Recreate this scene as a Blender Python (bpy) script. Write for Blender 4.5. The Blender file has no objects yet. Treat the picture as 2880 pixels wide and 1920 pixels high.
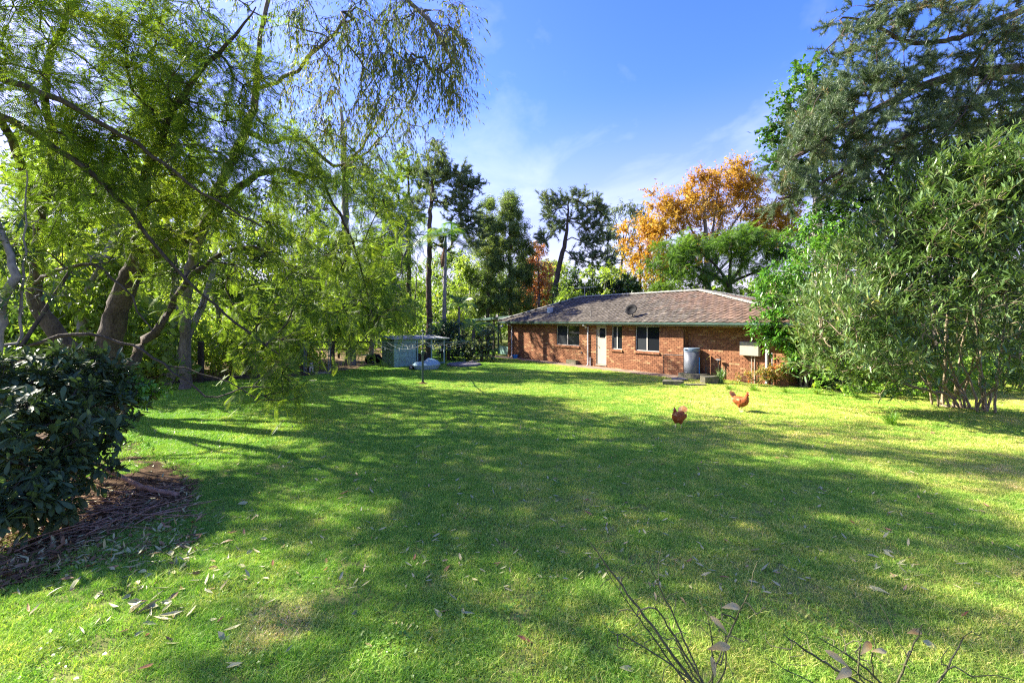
import bpy, math, random
import numpy as np
from mathutils import Vector, Matrix

rng = np.random.default_rng(11)
random.seed(11)
scene = bpy.context.scene
COL = scene.collection

# ------------------------------------------------------------------ camera
cam_d = bpy.data.cameras.new('camera')
cam_d.lens = 16.0
cam_d.sensor_width = 36.0
cam_d.shift_y = -60.0 / 2880.0
cam_d.clip_start = 0.05
cam_d.clip_end = 3000
cam = bpy.data.objects.new('camera', cam_d)
cam.location = (0, 0, 2.6)
cam.rotation_euler = (math.radians(90), 0, 0)
COL.objects.link(cam)
scene.camera = cam

# ------------------------------------------------------------------ sun and sky
SUN_EL = math.radians(35)
TO_SUN = Vector((-0.948 * math.cos(SUN_EL), 0.319 * math.cos(SUN_EL), math.sin(SUN_EL)))
sun_d = bpy.data.lights.new('sun', 'SUN')
sun_d.energy = 4.4
sun_d.angle = math.radians(0.6)
sun_d.color = (1.0, 0.93, 0.80)
sun = bpy.data.objects.new('sun', sun_d)
sun.rotation_euler = TO_SUN.to_track_quat('Z', 'Y').to_euler()
sun.location = (-30, 10, 40)
COL.objects.link(sun)

world = bpy.data.worlds.new('World')
scene.world = world
world.use_nodes = True
wn, wl = world.node_tree.nodes, world.node_tree.links
wn.clear()
w_out = wn.new('ShaderNodeOutputWorld')
w_bg = wn.new('ShaderNodeBackground')
w_sky = wn.new('ShaderNodeTexSky')
w_sky.sky_type = 'NISHITA'
w_sky.sun_disc = False
w_sky.sun_elevation = SUN_EL
w_sky.sun_rotation = math.atan2(-0.948, 0.319)
w_sky.altitude = 200
w_sky.air_density = 1.0
w_sky.dust_density = 0.7
w_sky.ozone_density = 3.0
w_hsv = wn.new('ShaderNodeHueSaturation')
w_hsv.inputs['Saturation'].default_value = 1.30
w_hsv.inputs['Hue'].default_value = 0.512
w_bg.inputs['Strength'].default_value = 0.108
# thin cirrus, the same over the whole sky
w_tc = wn.new('ShaderNodeTexCoord')
w_sep = wn.new('ShaderNodeSeparateXYZ')
wl.new(w_tc.outputs['Generated'], w_sep.inputs[0])
w_z = wn.new('ShaderNodeMath'); w_z.operation = 'ADD'; w_z.inputs[1].default_value = 0.12
wl.new(w_sep.outputs['Z'], w_z.inputs[0])
w_zm = wn.new('ShaderNodeMath'); w_zm.operation = 'MAXIMUM'; w_zm.inputs[1].default_value = 0.02
wl.new(w_z.outputs[0], w_zm.inputs[0])
w_dx = wn.new('ShaderNodeMath'); w_dx.operation = 'DIVIDE'
w_dy = wn.new('ShaderNodeMath'); w_dy.operation = 'DIVIDE'
wl.new(w_sep.outputs['X'], w_dx.inputs[0]); wl.new(w_zm.outputs[0], w_dx.inputs[1])
wl.new(w_sep.outputs['Y'], w_dy.inputs[0]); wl.new(w_zm.outputs[0], w_dy.inputs[1])
w_cmb = wn.new('ShaderNodeCombineXYZ')
wl.new(w_dx.outputs[0], w_cmb.inputs[0]); wl.new(w_dy.outputs[0], w_cmb.inputs[1])
w_map = wn.new('ShaderNodeMapping')
w_map.inputs['Scale'].default_value = (1.5, 1.0, 1.0)
w_map.inputs['Location'].default_value = (3.1, 1.7, 0.4)
wl.new(w_cmb.outputs[0], w_map.inputs[0])
w_n = wn.new('ShaderNodeTexNoise')
w_n.inputs['Scale'].default_value = 1.3
w_n.inputs['Detail'].default_value = 6
w_n.inputs['Roughness'].default_value = 0.58
w_n.inputs['Distortion'].default_value = 0.35
wl.new(w_map.outputs[0], w_n.inputs['Vector'])
w_r = wn.new('ShaderNodeValToRGB')
w_r.color_ramp.elements[0].position = 0.47
w_r.color_ramp.elements[0].color = (0, 0, 0, 1)
w_r.color_ramp.elements[1].position = 1.0
w_r.color_ramp.elements[1].color = (1, 1, 1, 1)
wl.new(w_n.outputs[0], w_r.inputs[0])
w_mix = wn.new('ShaderNodeMixRGB')
w_mix.inputs[2].default_value = (3.2, 3.3, 3.6, 1)
w_cf = wn.new('ShaderNodeMath'); w_cf.operation = 'MULTIPLY'; w_cf.inputs[1].default_value = 0.5
wl.new(w_r.outputs[0], w_cf.inputs[0])
wl.new(w_cf.outputs[0], w_mix.inputs[0])
wl.new(w_sky.outputs[0], w_hsv.inputs['Color'])
w_tint = wn.new('ShaderNodeMixRGB'); w_tint.blend_type = 'MULTIPLY'; w_tint.inputs[0].default_value = 1.0
w_tint.inputs[2].default_value = (0.90, 0.69, 0.92, 1)
wl.new(w_hsv.outputs[0], w_tint.inputs[1])
# pale haze low in the sky, the same all round
w_hz = wn.new('ShaderNodeMapRange'); w_hz.inputs[1].default_value = 0.0; w_hz.inputs[2].default_value = 0.46
w_hz.inputs[3].default_value = 0.80; w_hz.inputs[4].default_value = 0.0
w_hz.interpolation_type = 'SMOOTHSTEP'
wl.new(w_sep.outputs['Z'], w_hz.inputs[0])
w_hm = wn.new('ShaderNodeMixRGB'); w_hm.inputs[2].default_value = (1.95, 1.76, 2.05, 1)
wl.new(w_hz.outputs[0], w_hm.inputs[0]); wl.new(w_tint.outputs[0], w_hm.inputs[1])
wl.new(w_hm.outputs[0], w_mix.inputs[1])
wl.new(w_mix.outputs[0], w_bg.inputs['Color'])
wl.new(w_bg.outputs[0], w_out.inputs[0])

vs = scene.view_settings
vs.view_transform = 'Standard'
vs.look = 'None'
vs.exposure = 2.28
vs.gamma = 1.0
vs.use_curve_mapping = False
scene.cycles.use_denoising = False
scene.cycles.filter_width = 1.2
scene.cycles.max_bounces = 6
scene.cycles.diffuse_bounces = 3
scene.cycles.glossy_bounces = 2
scene.cycles.transmission_bounces = 4
scene.cycles.transparent_max_bounces = 8
scene.cycles.use_adaptive_sampling = False
scene.cycles.adaptive_threshold = 0.008
scene.cycles.sample_clamp_indirect = 6
scene.cycles.caustics_reflective = False
scene.cycles.caustics_refractive = False

# ------------------------------------------------------------------ where things are: a sight line of the photograph at a real distance
F, CH, HY = 1280.0, 2.6, 900.0
def at(px, py, Y):
    return np.array([(px - 1440) / F * Y, Y, CH - (py - HY) / F * Y])
def gr(px, py):
    Y = CH * F / (py - HY)
    return np.array([(px - 1440) / F * Y, Y, 0.0])

# ------------------------------------------------------------------ materials
def new_mat(name):
    m = bpy.data.materials.new(name)
    m.use_nodes = True
    n = m.node_tree.nodes
    n.clear()
    return m, n, m.node_tree.links

def ramp(n, stops, interp='LINEAR'):
    r = n.new('ShaderNodeValToRGB')
    r.color_ramp.interpolation = interp
    e = r.color_ramp.elements
    while len(e) < len(stops):
        e.new(0.5)
    for el, (p, c) in zip(e, stops):
        el.position = p
        el.color = (*c, 1)
    return r

def rand_value(n, l, extra=0.0):
    """a random number per loose piece and per object"""
    g = n.new('ShaderNodeNewGeometry')
    o = n.new('ShaderNodeObjectInfo')
    a = n.new('ShaderNodeMath'); a.operation = 'ADD'
    l.new(g.outputs['Random Per Island'], a.inputs[0])
    l.new(o.outputs['Random'], a.inputs[1])
    f = n.new('ShaderNodeMath'); f.operation = 'FRACT'
    l.new(a.outputs[0], f.inputs[0])
    return f.outputs[0]

def simple_mat(name, col, rough=0.6, spec=0.4, noise=0.15, scale=8.0, metal=0.0, bump=0.0, bscale=40.0, col2=None, detail=5):
    m, n, l = new_mat(name)
    out = n.new('ShaderNodeOutputMaterial')
    p = n.new('ShaderNodeBsdfPrincipled')
    l.new(p.outputs[0], out.inputs[0])
    p.inputs['Roughness'].default_value = rough
    p.inputs['Specular IOR Level'].default_value = spec
    p.inputs['Metallic'].default_value = metal
    tc = n.new('ShaderNodeTexCoord')
    nz = n.new('ShaderNodeTexNoise')
    nz.inputs['Scale'].default_value = scale
    nz.inputs['Detail'].default_value = detail
    nz.inputs['Roughness'].default_value = 0.65
    l.new(tc.outputs['Object'], nz.inputs['Vector'])
    if col2 is None:
        a = tuple(max(0, c * (1 - noise * 2)) for c in col)
        b = tuple(min(1, c * (1 + noise * 2)) for c in col)
    else:
        a, b = col, col2
    r = ramp(n, [(0.3, a), (0.7, b)])
    l.new(nz.outputs[0], r.inputs[0])
    l.new(r.outputs[0], p.inputs['Base Color'])
    if bump:
        nb = n.new('ShaderNodeTexNoise')
        nb.inputs['Scale'].default_value = bscale
        nb.inputs['Detail'].default_value = 6
        l.new(tc.outputs['Object'], nb.inputs['Vector'])
        b_ = n.new('ShaderNodeBump')
        b_.inputs['Strength'].default_value = bump
        b_.inputs['Distance'].default_value = 0.02
        l.new(nb.outputs[0], b_.inputs['Height'])
        l.new(b_.outputs[0], p.inputs['Normal'])
    return m

BOOST = 1.4
def leaf_mat(name, stops, trans=0.35, rough=0.45, spec=0.35, tcol=None, clump=0.8):
    """leaf colours run through a ramp: part random per leaf, part by patches through the crown"""
    m, n, l = new_mat(name)
    out = n.new('ShaderNodeOutputMaterial')
    p = n.new('ShaderNodeBsdfPrincipled')
    p.inputs['Roughness'].default_value = rough
    p.inputs['Specular IOR Level'].default_value = spec
    t = n.new('ShaderNodeBsdfTranslucent')
    mx = n.new('ShaderNodeMixShader')
    mx.inputs[0].default_value = trans
    rv = rand_value(n, l)
    geo = n.new('ShaderNodeNewGeometry')
    nz = n.new('ShaderNodeTexNoise')
    nz.inputs['Scale'].default_value = clump
    nz.inputs['Detail'].default_value = 2
    l.new(geo.outputs['Position'], nz.inputs['Vector'])
    mm = n.new('ShaderNodeMath'); mm.operation = 'MULTIPLY_ADD'
    mm.inputs[1].default_value = 0.45
    l.new(rv, mm.inputs[0])
    m2 = n.new('ShaderNodeMath'); m2.operation = 'MULTIPLY_ADD'
    m2.inputs[1].default_value = 1.3
    m2.inputs[2].default_value = -0.38
    l.new(nz.outputs[0], m2.inputs[0])
    l.new(m2.outputs[0], mm.inputs[2])
    r = ramp(n, [(q, tuple(min(0.85, c * BOOST) for c in col)) for q, col in stops])
    l.new(mm.outputs[0], r.inputs[0])
    l.new(r.outputs[0], p.inputs['Base Color'])
    if tcol is None:
        tcol = (1.35, 1.5, 0.6)
    mu = n.new('ShaderNodeMixRGB'); mu.blend_type = 'MULTIPLY'
    mu.inputs[0].default_value = 1.0
    mu.inputs[2].default_value = (*tcol, 1)
    l.new(r.outputs[0], mu.inputs[1])
    l.new(mu.outputs[0], t.inputs[0])
    l.new(p.outputs[0], mx.inputs[1])
    l.new(t.outputs[0], mx.inputs[2])
    l.new(mx.outputs[0], out.inputs[0])
    return m

def bark_mat(name, dark, light, scale=6.0, stretch=0.25, bump=0.6):
    m, n, l = new_mat(name)
    out = n.new('ShaderNodeOutputMaterial')
    p = n.new('ShaderNodeBsdfPrincipled')
    p.inputs['Roughness'].default_value = 0.9
    p.inputs['Specular IOR Level'].default_value = 0.15
    l.new(p.outputs[0], out.inputs[0])
    tc = n.new('ShaderNodeTexCoord')
    mp = n.new('ShaderNodeMapping')
    mp.inputs['Scale'].default_value = (1, 1, stretch)
    l.new(tc.outputs['Object'], mp.inputs[0])
    v = n.new('ShaderNodeTexVoronoi')
    v.inputs['Scale'].default_value = scale * 5
    l.new(mp.outputs[0], v.inputs['Vector'])
    nz = n.new('ShaderNodeTexNoise')
    nz.inputs['Scale'].default_value = scale
    nz.inputs['Detail'].default_value = 7
    nz.inputs['Roughness'].default_value = 0.7
    l.new(mp.outputs[0], nz.inputs['Vector'])
    ad = n.new('ShaderNodeMath'); ad.operation = 'MULTIPLY_ADD'
    ad.inputs[1].default_value = 0.35
    l.new(v.outputs['Distance'], ad.inputs[0])
    l.new(nz.outputs[0], ad.inputs[2])
    r = ramp(n, [(0.35, dark), (0.62, tuple((a + b) / 2 for a, b in zip(dark, light))), (0.9, light)])
    l.new(ad.outputs[0], r.inputs[0])
    l.new(r.outputs[0], p.inputs['Base Color'])
    b_ = n.new('ShaderNodeBump')
    b_.inputs['Strength'].default_value = bump
    b_.inputs['Distance'].default_value = 0.03
    l.new(ad.outputs[0], b_.inputs['Height'])
    l.new(b_.outputs[0], p.inputs['Normal'])
    return m

# ------------------------------------------------------------------ objects and meshes
def tag(o, label=None, cat=None, group=None, kind=None):
    if label: o['label'] = label
    if cat: o['category'] = cat
    if group: o['group'] = group
    if kind: o['kind'] = kind
    return o

def empty(name, loc, rz=0.0):
    o = bpy.data.objects.new(name, None)
    o.empty_display_size = 0.2
    o.location = tuple(float(a) for a in loc)
    o.rotation_euler = (0, 0, rz)
    COL.objects.link(o)
    return o

def link(name, me, mat=None, parent=None, loc=None):
    o = bpy.data.objects.new(name, me)
    COL.objects.link(o)
    if mat is not None and len(me.materials) == 0:
        me.materials.append(mat)
    if parent is not None:
        o.parent = parent
    if loc is not None:
        o.location = tuple(float(a) for a in loc)
    return o

class MB:
    """collects shapes; build() makes ONE mesh object of them"""
    def __init__(self):
        self.v, self.f, self.mi, self.cur = [], [], [], 0
    def add(self, vs, fs):
        b = len(self.v)
        self.v.extend([tuple(map(float, q)) for q in vs])
        self.f.extend([tuple(b + i for i in q) for q in fs])
        self.mi.extend([self.cur] * len(fs))
        return self
    def box(self, x0, x1, y0, y1, z0, z1):
        return self.add([(x0, y0, z0), (x1, y0, z0), (x1, y1, z0), (x0, y1, z0), (x0, y0, z1), (x1, y0, z1), (x1, y1, z1), (x0, y1, z1)],
                        [(3, 2, 1, 0), (4, 5, 6, 7), (0, 1, 5, 4), (1, 2, 6, 5), (2, 3, 7, 6), (3, 0, 4, 7)])
    def tube(self, pts, r, sides=8, cap=True):
        pts = [np.array(q, float) for q in pts]
        n = len(pts)
        if not hasattr(r, '__len__'):
            r = [r] * n
        vs, fs = [], []
        up = None
        for i, q in enumerate(pts):
            t = pts[min(i + 1, n - 1)] - pts[max(i - 1, 0)]
            t = t / (np.linalg.norm(t) + 1e-9)
            if up is None:
                up = np.array([0, 0, 1.0]) if abs(t[2]) < 0.9 else np.array([1.0, 0, 0])
            a = np.cross(t, up); a /= (np.linalg.norm(a) + 1e-9)
            b = np.cross(a, t); up = b
            for k in range(sides):
                w = 2 * math.pi * k / sides
                vs.append(q + (a * math.cos(w) + b * math.sin(w)) * r[i])
        for i in range(n - 1):
            for k in range(sides):
                k2 = (k + 1) % sides
                fs.append((i * sides + k2, i * sides + k, (i + 1) * sides + k, (i + 1) * sides + k2))
        if cap:
            fs.append(tuple(range(sides)))
            fs.append(tuple((n - 1) * sides + k for k in reversed(range(sides))))
        return self.add(vs, fs)
    def lathe(self, prof, sides=24, c=(0, 0), sx=1.0, sy=1.0):
        vs, fs = [], []
        for (r, z) in prof:
            for k in range(sides):
                w = 2 * math.pi * k / sides
                vs.append((c[0] + r * sx * math.cos(w), c[1] + r * sy * math.sin(w), z))
        for i in range(len(prof) - 1):
            for k in range(sides):
                k2 = (k + 1) % sides
                fs.append((i * sides + k, i * sides + k2, (i + 1) * sides + k2, (i + 1) * sides + k))
        fs.append(tuple(reversed(range(sides))))
        fs.append(tuple((len(prof) - 1) * sides + k for k in range(sides)))
        return self.add(vs, fs)
    def ball(self, c, r, seg=10, rings=7):
        if not hasattr(r, '__len__'):
            r = (r, r, r)
        vs, fs = [(c[0], c[1], c[2] + r[2])], []
        for i in range(1, rings):
            a = math.pi * i / rings
            for k in range(seg):
                w = 2 * math.pi * k / seg
                vs.append((c[0] + r[0] * math.sin(a) * math.cos(w), c[1] + r[1] * math.sin(a) * math.sin(w), c[2] + r[2] * math.cos(a)))
        vs.append((c[0], c[1], c[2] - r[2]))
        for k in range(seg):
            fs.append((0, 1 + k, 1 + (k + 1) % seg))
        for i in range(rings - 2):
            for k in range(seg):
                a, b = 1 + i * seg + k, 1 + i * seg + (k + 1) % seg
                fs.append((a, a + seg, b + seg, b))
        last = len(vs) - 1
        o = 1 + (rings - 2) * seg
        for k in range(seg):
            fs.append((last, o + (k + 1) % seg, o + k))
        return self.add(vs, fs)
    def prism(self, poly, z0, z1):
        """poly: counter-clockwise (x, y) outline"""
        n = len(poly)
        vs = [(x, y, z0) for x, y in poly] + [(x, y, z1) for x, y in poly]
        fs = [tuple(reversed(range(n))), tuple(range(n, 2 * n))]
        fs += [(k, (k + 1) % n, n + (k + 1) % n, n + k) for k in range(n)]
        return self.add(vs, fs)
    def mesh(self, name, mats, smooth=False):
        me = bpy.data.meshes.new(name)
        me.from_pydata(self.v, [], self.f)
        if not isinstance(mats, (list, tuple)):
            mats = [mats]
        for m in mats:
            me.materials.append(m)
        if len(mats) > 1:
            me.polygons.foreach_set('material_index', self.mi)
        if smooth:
            me.polygons.foreach_set('use_smooth', [True] * len(me.polygons))
        me.update()
        return me
    def build(self, name, mats, parent=None, loc=None, smooth=False, rot=None, bevel=0.0):
        o = link(name, self.mesh(name, mats, smooth), None, parent, loc)
        if rot is not None:
            o.rotation_euler = rot
        if bevel:
            b = o.modifiers.new('bevel', 'BEVEL')
            b.width = bevel
            b.segments = 2
            b.limit_method = 'ANGLE'
        return o

def np_mesh(name, V, loops, totals, mat, smooth=False):
    me = bpy.data.meshes.new(name)
    me.vertices.add(len(V))
    me.vertices.foreach_set('co', np.ascontiguousarray(V, dtype=np.float32).ravel())
    me.loops.add(len(loops))
    me.loops.foreach_set('vertex_index', np.ascontiguousarray(loops, dtype=np.int32))
    me.polygons.add(len(totals))
    st = np.concatenate([[0], np.cumsum(totals)[:-1]]).astype(np.int32)
    me.polygons.foreach_set('loop_start', st)
    try:
        me.polygons.foreach_set('loop_total', np.ascontiguousarray(totals, dtype=np.int32))
    except Exception:
        pass
    if smooth:
        me.polygons.foreach_set('use_smooth', np.ones(len(totals), dtype=bool))
    me.materials.append(mat)
    me.update(calc_edges=True)
    return me

def scatter(tmpl, pos, rot, scl):
    tv, tf = tmpl
    tv = np.asarray(tv, float)
    N, k = len(pos), len(tv)
    if np.ndim(scl) == 1:
        scl = scl[:, None, None]
    else:
        scl = scl[:, None, :]
    V = np.einsum('nij,nkj->nki', rot, tv[None] * scl) + pos[:, None, :]
    L = np.array([i for f in tf for i in f])
    T = np.array([len(f) for f in tf])
    loops = (L[None, :] + (k * np.arange(N))[:, None]).ravel()
    return V.reshape(-1, 3), loops, np.tile(T, N)

def merge(parts):
    Vs, Ls, Ts, b = [], [], [], 0
    for V, L, T in parts:
        Vs.append(V); Ls.append(L + b); Ts.append(T); b += len(V)
    return np.concatenate(Vs), np.concatenate(Ls), np.concatenate(Ts)

def unit(a):
    return a / (np.linalg.norm(a, axis=-1, keepdims=True) + 1e-9)

def frames(d, up):
    """rotation matrices whose y axis is d and whose z axis is near up"""
    d = unit(d)
    x = unit(np.cross(d, up))
    z = np.cross(x, d)
    return np.stack([x, d, z], axis=-1)

def rdir(n):
    return unit(rng.normal(size=(n, 3)))

# ------------------------------------------------------------------ leaf shapes (length 1 along y)
def t_diamond(w=0.3, fold=0.08, droop=-0.12):
    return ([(0, 0, 0), (-w, 0.42, fold), (0, 1, droop), (w, 0.42, fold)], [(0, 2, 1), (0, 3, 2)])
def t_lance(w=0.09, curve=-0.14, fold=0.03):
    return ([(0, 0, 0), (-w, 0.35, fold), (w, 0.35, fold), (0, 0.38, 0), (-w * 0.75, 0.68, fold + curve * 0.4), (w * 0.75, 0.68, fold + curve * 0.4), (0, 0.7, curve * 0.4), (0, 1, curve)],
            [(0, 3, 1), (0, 2, 3), (1, 3, 6, 4), (3, 2, 5, 6), (4, 6, 7), (6, 5, 7)])
def t_obovate(w=0.17, curve=-0.15):
    ys = [0, 0.3, 0.62, 0.85, 1.0]
    ws = [0.015, w * 0.55, w, w * 0.75, 0.0]
    vs, fs = [], []
    for y, a in zip(ys[:-1], ws[:-1]):
        z = curve * y * y
        vs += [(-a, y, z + a * 0.25), (0, y, z), (a, y, z + a * 0.25)]
    vs.append((0, 1.0, curve))
    for i in range(3):
        b = i * 3
        fs += [(b, b + 1, b + 4, b + 3), (b + 1, b + 2, b + 5, b + 4)]
    fs += [(9, 10, 12), (10, 11, 12)]
    return vs, fs
def t_frond(pairs=11, w=0.026, droop=-0.28, plen=0.27):
    vs, fs = [], []
    def axis(t):
        return np.array([0, t, droop * t * t])
    for i in range(4):
        t0, t1 = i / 4, (i + 1) / 4
        a, b = axis(t0), axis(t1)
        n = len(vs)
        vs += [a + (-0.006, 0, 0), a + (0.006, 0, 0), b + (0.006, 0, 0), b + (-0.006, 0, 0)]
        fs.append((n, n + 1, n + 2, n + 3))
    for i in range(pairs):
        t = 0.12 + 0.86 * i / (pairs - 1)
        ln = plen * math.sin(math.pi * (0.16 + 0.76 * t)) + 0.03
        b = axis(t)
        for s in (-1, 1):
            d = np.array([s * 0.86, 0.42, -0.22])
            d = d / np.linalg.norm(d)
            wv = np.array([0, 1, 0.1]) * w
            n = len(vs)
            vs += [b, b + d * ln * 0.45 + wv, b + d * ln + np.array([0, 0.02, -0.02]), b + d * ln * 0.5 - wv]
            fs.append((n, n + 1, n + 2, n + 3) if s > 0 else (n, n + 3, n + 2, n + 1))
    return vs, fs
def t_tuft(n=22, w=0.035, spread=0.85, seed=3):
    r = np.random.default_rng(seed)
    vs, fs = [], []
    for i in range(n):
        b = np.array([0, r.uniform(-0.2, 0.5), 0])
        a = r.uniform(0, 2 * math.pi)
        d = np.array([math.cos(a) * spread, r.uniform(0.35, 1.0), math.sin(a) * spread])
        d /= np.linalg.norm(d)
        ln = r.uniform(0.6, 1.0)
        s = np.cross(d, r.normal(size=3)); s /= np.linalg.norm(s)
        k = len(vs)
        vs += [b - s * w, b + s * w, b + d * ln]
        fs.append((k, k + 1, k + 2))
    return vs, fs
def t_spray(n=6, w=0.28, ln=0.55, seed=5):
    """a small spray of leaves for far crowns"""
    r = np.random.default_rng(seed)
    vs, fs = [], []
    for i in range(n):
        b = r.normal(size=3) * 0.34
        d = r.normal(size=3) + np.array([0, 0.4, -0.2]); d /= np.linalg.norm(d)
        s = np.cross(d, r.normal(size=3)); s /= np.linalg.norm(s)
        k = len(vs)
        l_ = ln * r.uniform(0.7, 1.2)
        vs += [b, b + d * l_ * 0.45 + s * w * l_, b + d * l_, b + d * l_ * 0.45 - s * w * l_]
        fs.append((k, k + 1, k + 2, k + 3))
    return vs, fs
T_TWIG = ([(-0.5, 0, -0.29), (0.5, 0, -0.29), (0, 0, 0.58), (-0.2, 0.6, -0.12 + 0.0), (0.2, 0.6, -0.12), (0, 0.6, 0.23), (0, 1, 0)],
          [(0, 1, 4, 3), (1, 2, 5, 4), (2, 0, 3, 5), (3, 4, 6), (4, 5, 6), (5, 3, 6)])

# ------------------------------------------------------------------ tree builder
def resample(pts, step):
    pts = np.asarray(pts, float)
    seg = np.linalg.norm(np.diff(pts[:, :3], axis=0), axis=1)
    s = np.concatenate([[0], np.cumsum(seg)])
    n = max(2, int(s[-1] / step) + 1)
    # Catmull-Rom through the points
    out = []
    for x in np.linspace(0, s[-1], n):
        i = int(np.clip(np.searchsorted(s, x, 'right') - 1, 0, len(pts) - 2))
        t = (x - s[i]) / max(seg[i], 1e-6)
        p0 = pts[max(i - 1, 0)]; p1 = pts[i]; p2 = pts[i + 1]; p3 = pts[min(i + 2, len(pts) - 1)]
        out.append(0.5 * (2 * p1 + (p2 - p0) * t + (2 * p0 - 5 * p1 + 4 * p2 - p3) * t * t + (3 * p1 - p0 - 3 * p2 + p3) * t ** 3))
    return np.array(out)

def grow(trunks, targets, step=0.45, r_tip=0.012, power=0.42, jitter=0.06, sag=0.0, up=0.25, order=None):
    """trunks: polylines of (x, y, z, r). Every target is joined by a curved branch to the nearest wood grown so far.
    Returns polylines (points, radii) and the direction in which each target's branch ends."""
    P, par, minr, chains = [], [], [], []
    for tr in trunks:
        q = resample(tr, step * 0.7)
        start = -1
        if P:
            d = np.linalg.norm(np.array(P) - q[0, :3], axis=1)
            start = int(d.argmin())
        ch = [start] if start >= 0 else []
        for i, a in enumerate(q):
            off = rng.normal(size=3) * jitter * 0.35 * (0 < i < len(q) - 1)
            P.append(a[:3] + off); minr.append(a[3]); par.append(start); start = len(P) - 1
            ch.append(start)
        chains.append(ch)
    tw = [0] * len(P)
    base = np.array(P)
    dist = np.array([np.linalg.norm(base - t, axis=1).min() for t in targets])
    ends = np.zeros((len(targets), 3))
    for ti in np.argsort(dist):
        t = targets[ti]
        A = np.array(P)
        dv = t - A
        d = np.linalg.norm(dv, axis=1)
        score = d + 0.25 * np.maximum(0, A[:, 2] - t[2]) * (1 if up > 0 else 0)
        i = int(score.argmin())
        a = A[i]
        ln = np.linalg.norm(t - a)
        if ln < 1e-3:
            continue
        pd = (a - A[par[i]]) if par[i] >= 0 else np.array([0, 0, 1.0])
        pd = pd / (np.linalg.norm(pd) + 1e-9)
        ctrl = a + pd * ln * 0.22 + (t - a) * 0.3 + np.array([0, 0, up * ln * 0.5])
        n = max(2, int(ln / step))
        ch = [i]
        prev = i
        for k in range(1, n + 1):
            s = k / n
            q = (1 - s) ** 2 * a + 2 * s * (1 - s) * ctrl + s * s * t
            q = q + rng.normal(size=3) * jitter * (k < n) + np.array([0, 0, -sag * ln * s * s * (1 - s)])
            P.append(q); par.append(prev); minr.append(0.0); tw.append(0)
            prev = len(P) - 1
            ch.append(prev)
        tw[prev] += 1
        chains.append(ch)
        e = P[prev] - P[par[prev]]
        ends[ti] = e / (np.linalg.norm(e) + 1e-9)
    cnt = np.array(tw, float)
    for i in range(len(P) - 1, -1, -1):
        if par[i] >= 0:
            cnt[par[i]] += cnt[i]
    R = np.maximum(np.array(minr), r_tip * np.maximum(cnt, 1) ** power)
    P = np.array(P)
    lines = []
    for ch in chains:
        pts = P[ch]
        rr = R[ch].copy()
        if len(ch) > 1:
            rr[0] = min(rr[0], rr[1] * 1.25)
        lines.append((pts, rr))
    return lines, ends

def clumps(envs):
    """envs: (centre, radius or (rx, ry, rz), count): points spread through ellipsoids, denser towards the skin"""
    out = []
    for c, r, n in envs:
        r = np.array(r if hasattr(r, '__len__') else (r, r, r), float)
        u = rdir(n) * (rng.uniform(0.15, 1.0, (n, 1)) ** 0.45)
        out.append(np.asarray(c, float) + u * r)
    return np.concatenate(out)

def twigs(cl, ends, m, length, cone=1.0, gravity=0.0, outward=0.5, centre=None, bias=(0, 0, 0)):
    """m twigs at every clump"""
    N = len(cl)
    st = np.repeat(cl, m, axis=0)
    d = rdir(N * m) * cone + np.repeat(ends, m, axis=0) * outward + np.array([0, 0, -gravity]) + np.array(bias)
    if centre is not None:
        d = d + unit(st - centre) * outward * 0.7
    d = unit(d)
    ln = length * rng.uniform(0.55, 1.25, N * m)
    return st, d, ln

def leaves_on(st, d, ln, k, t0=0.15, spread=0.8, droop=0.3, sag=0.0, size=0.1, sizevar=0.3):
    """k leaves along every twig -> positions, directions, ups, sizes"""
    M = len(st)
    t = np.tile(np.linspace(t0, 1.0, k), M) + rng.uniform(-0.5, 0.5, M * k) * (0.85 / k)
    S, D, Ln = np.repeat(st, k, axis=0), np.repeat(d, k, axis=0), np.repeat(ln, k)
    pos = S + D * (Ln * t)[:, None] + np.array([0, 0, -1]) * (sag * Ln * t * t)[:, None]
    side = rdir(M * k)
    side = unit(side - D * (side * D).sum(1, keepdims=True))
    ld = unit(D * (1 - spread * 0.6) + side * spread + np.array([0, 0, -droop]))
    up = unit(np.array([0, 0, 1.0]) + rdir(M * k) * 0.45)
    sz = size * rng.uniform(1 - sizevar, 1 + sizevar, M * k)
    return pos, ld, up, sz

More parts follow.
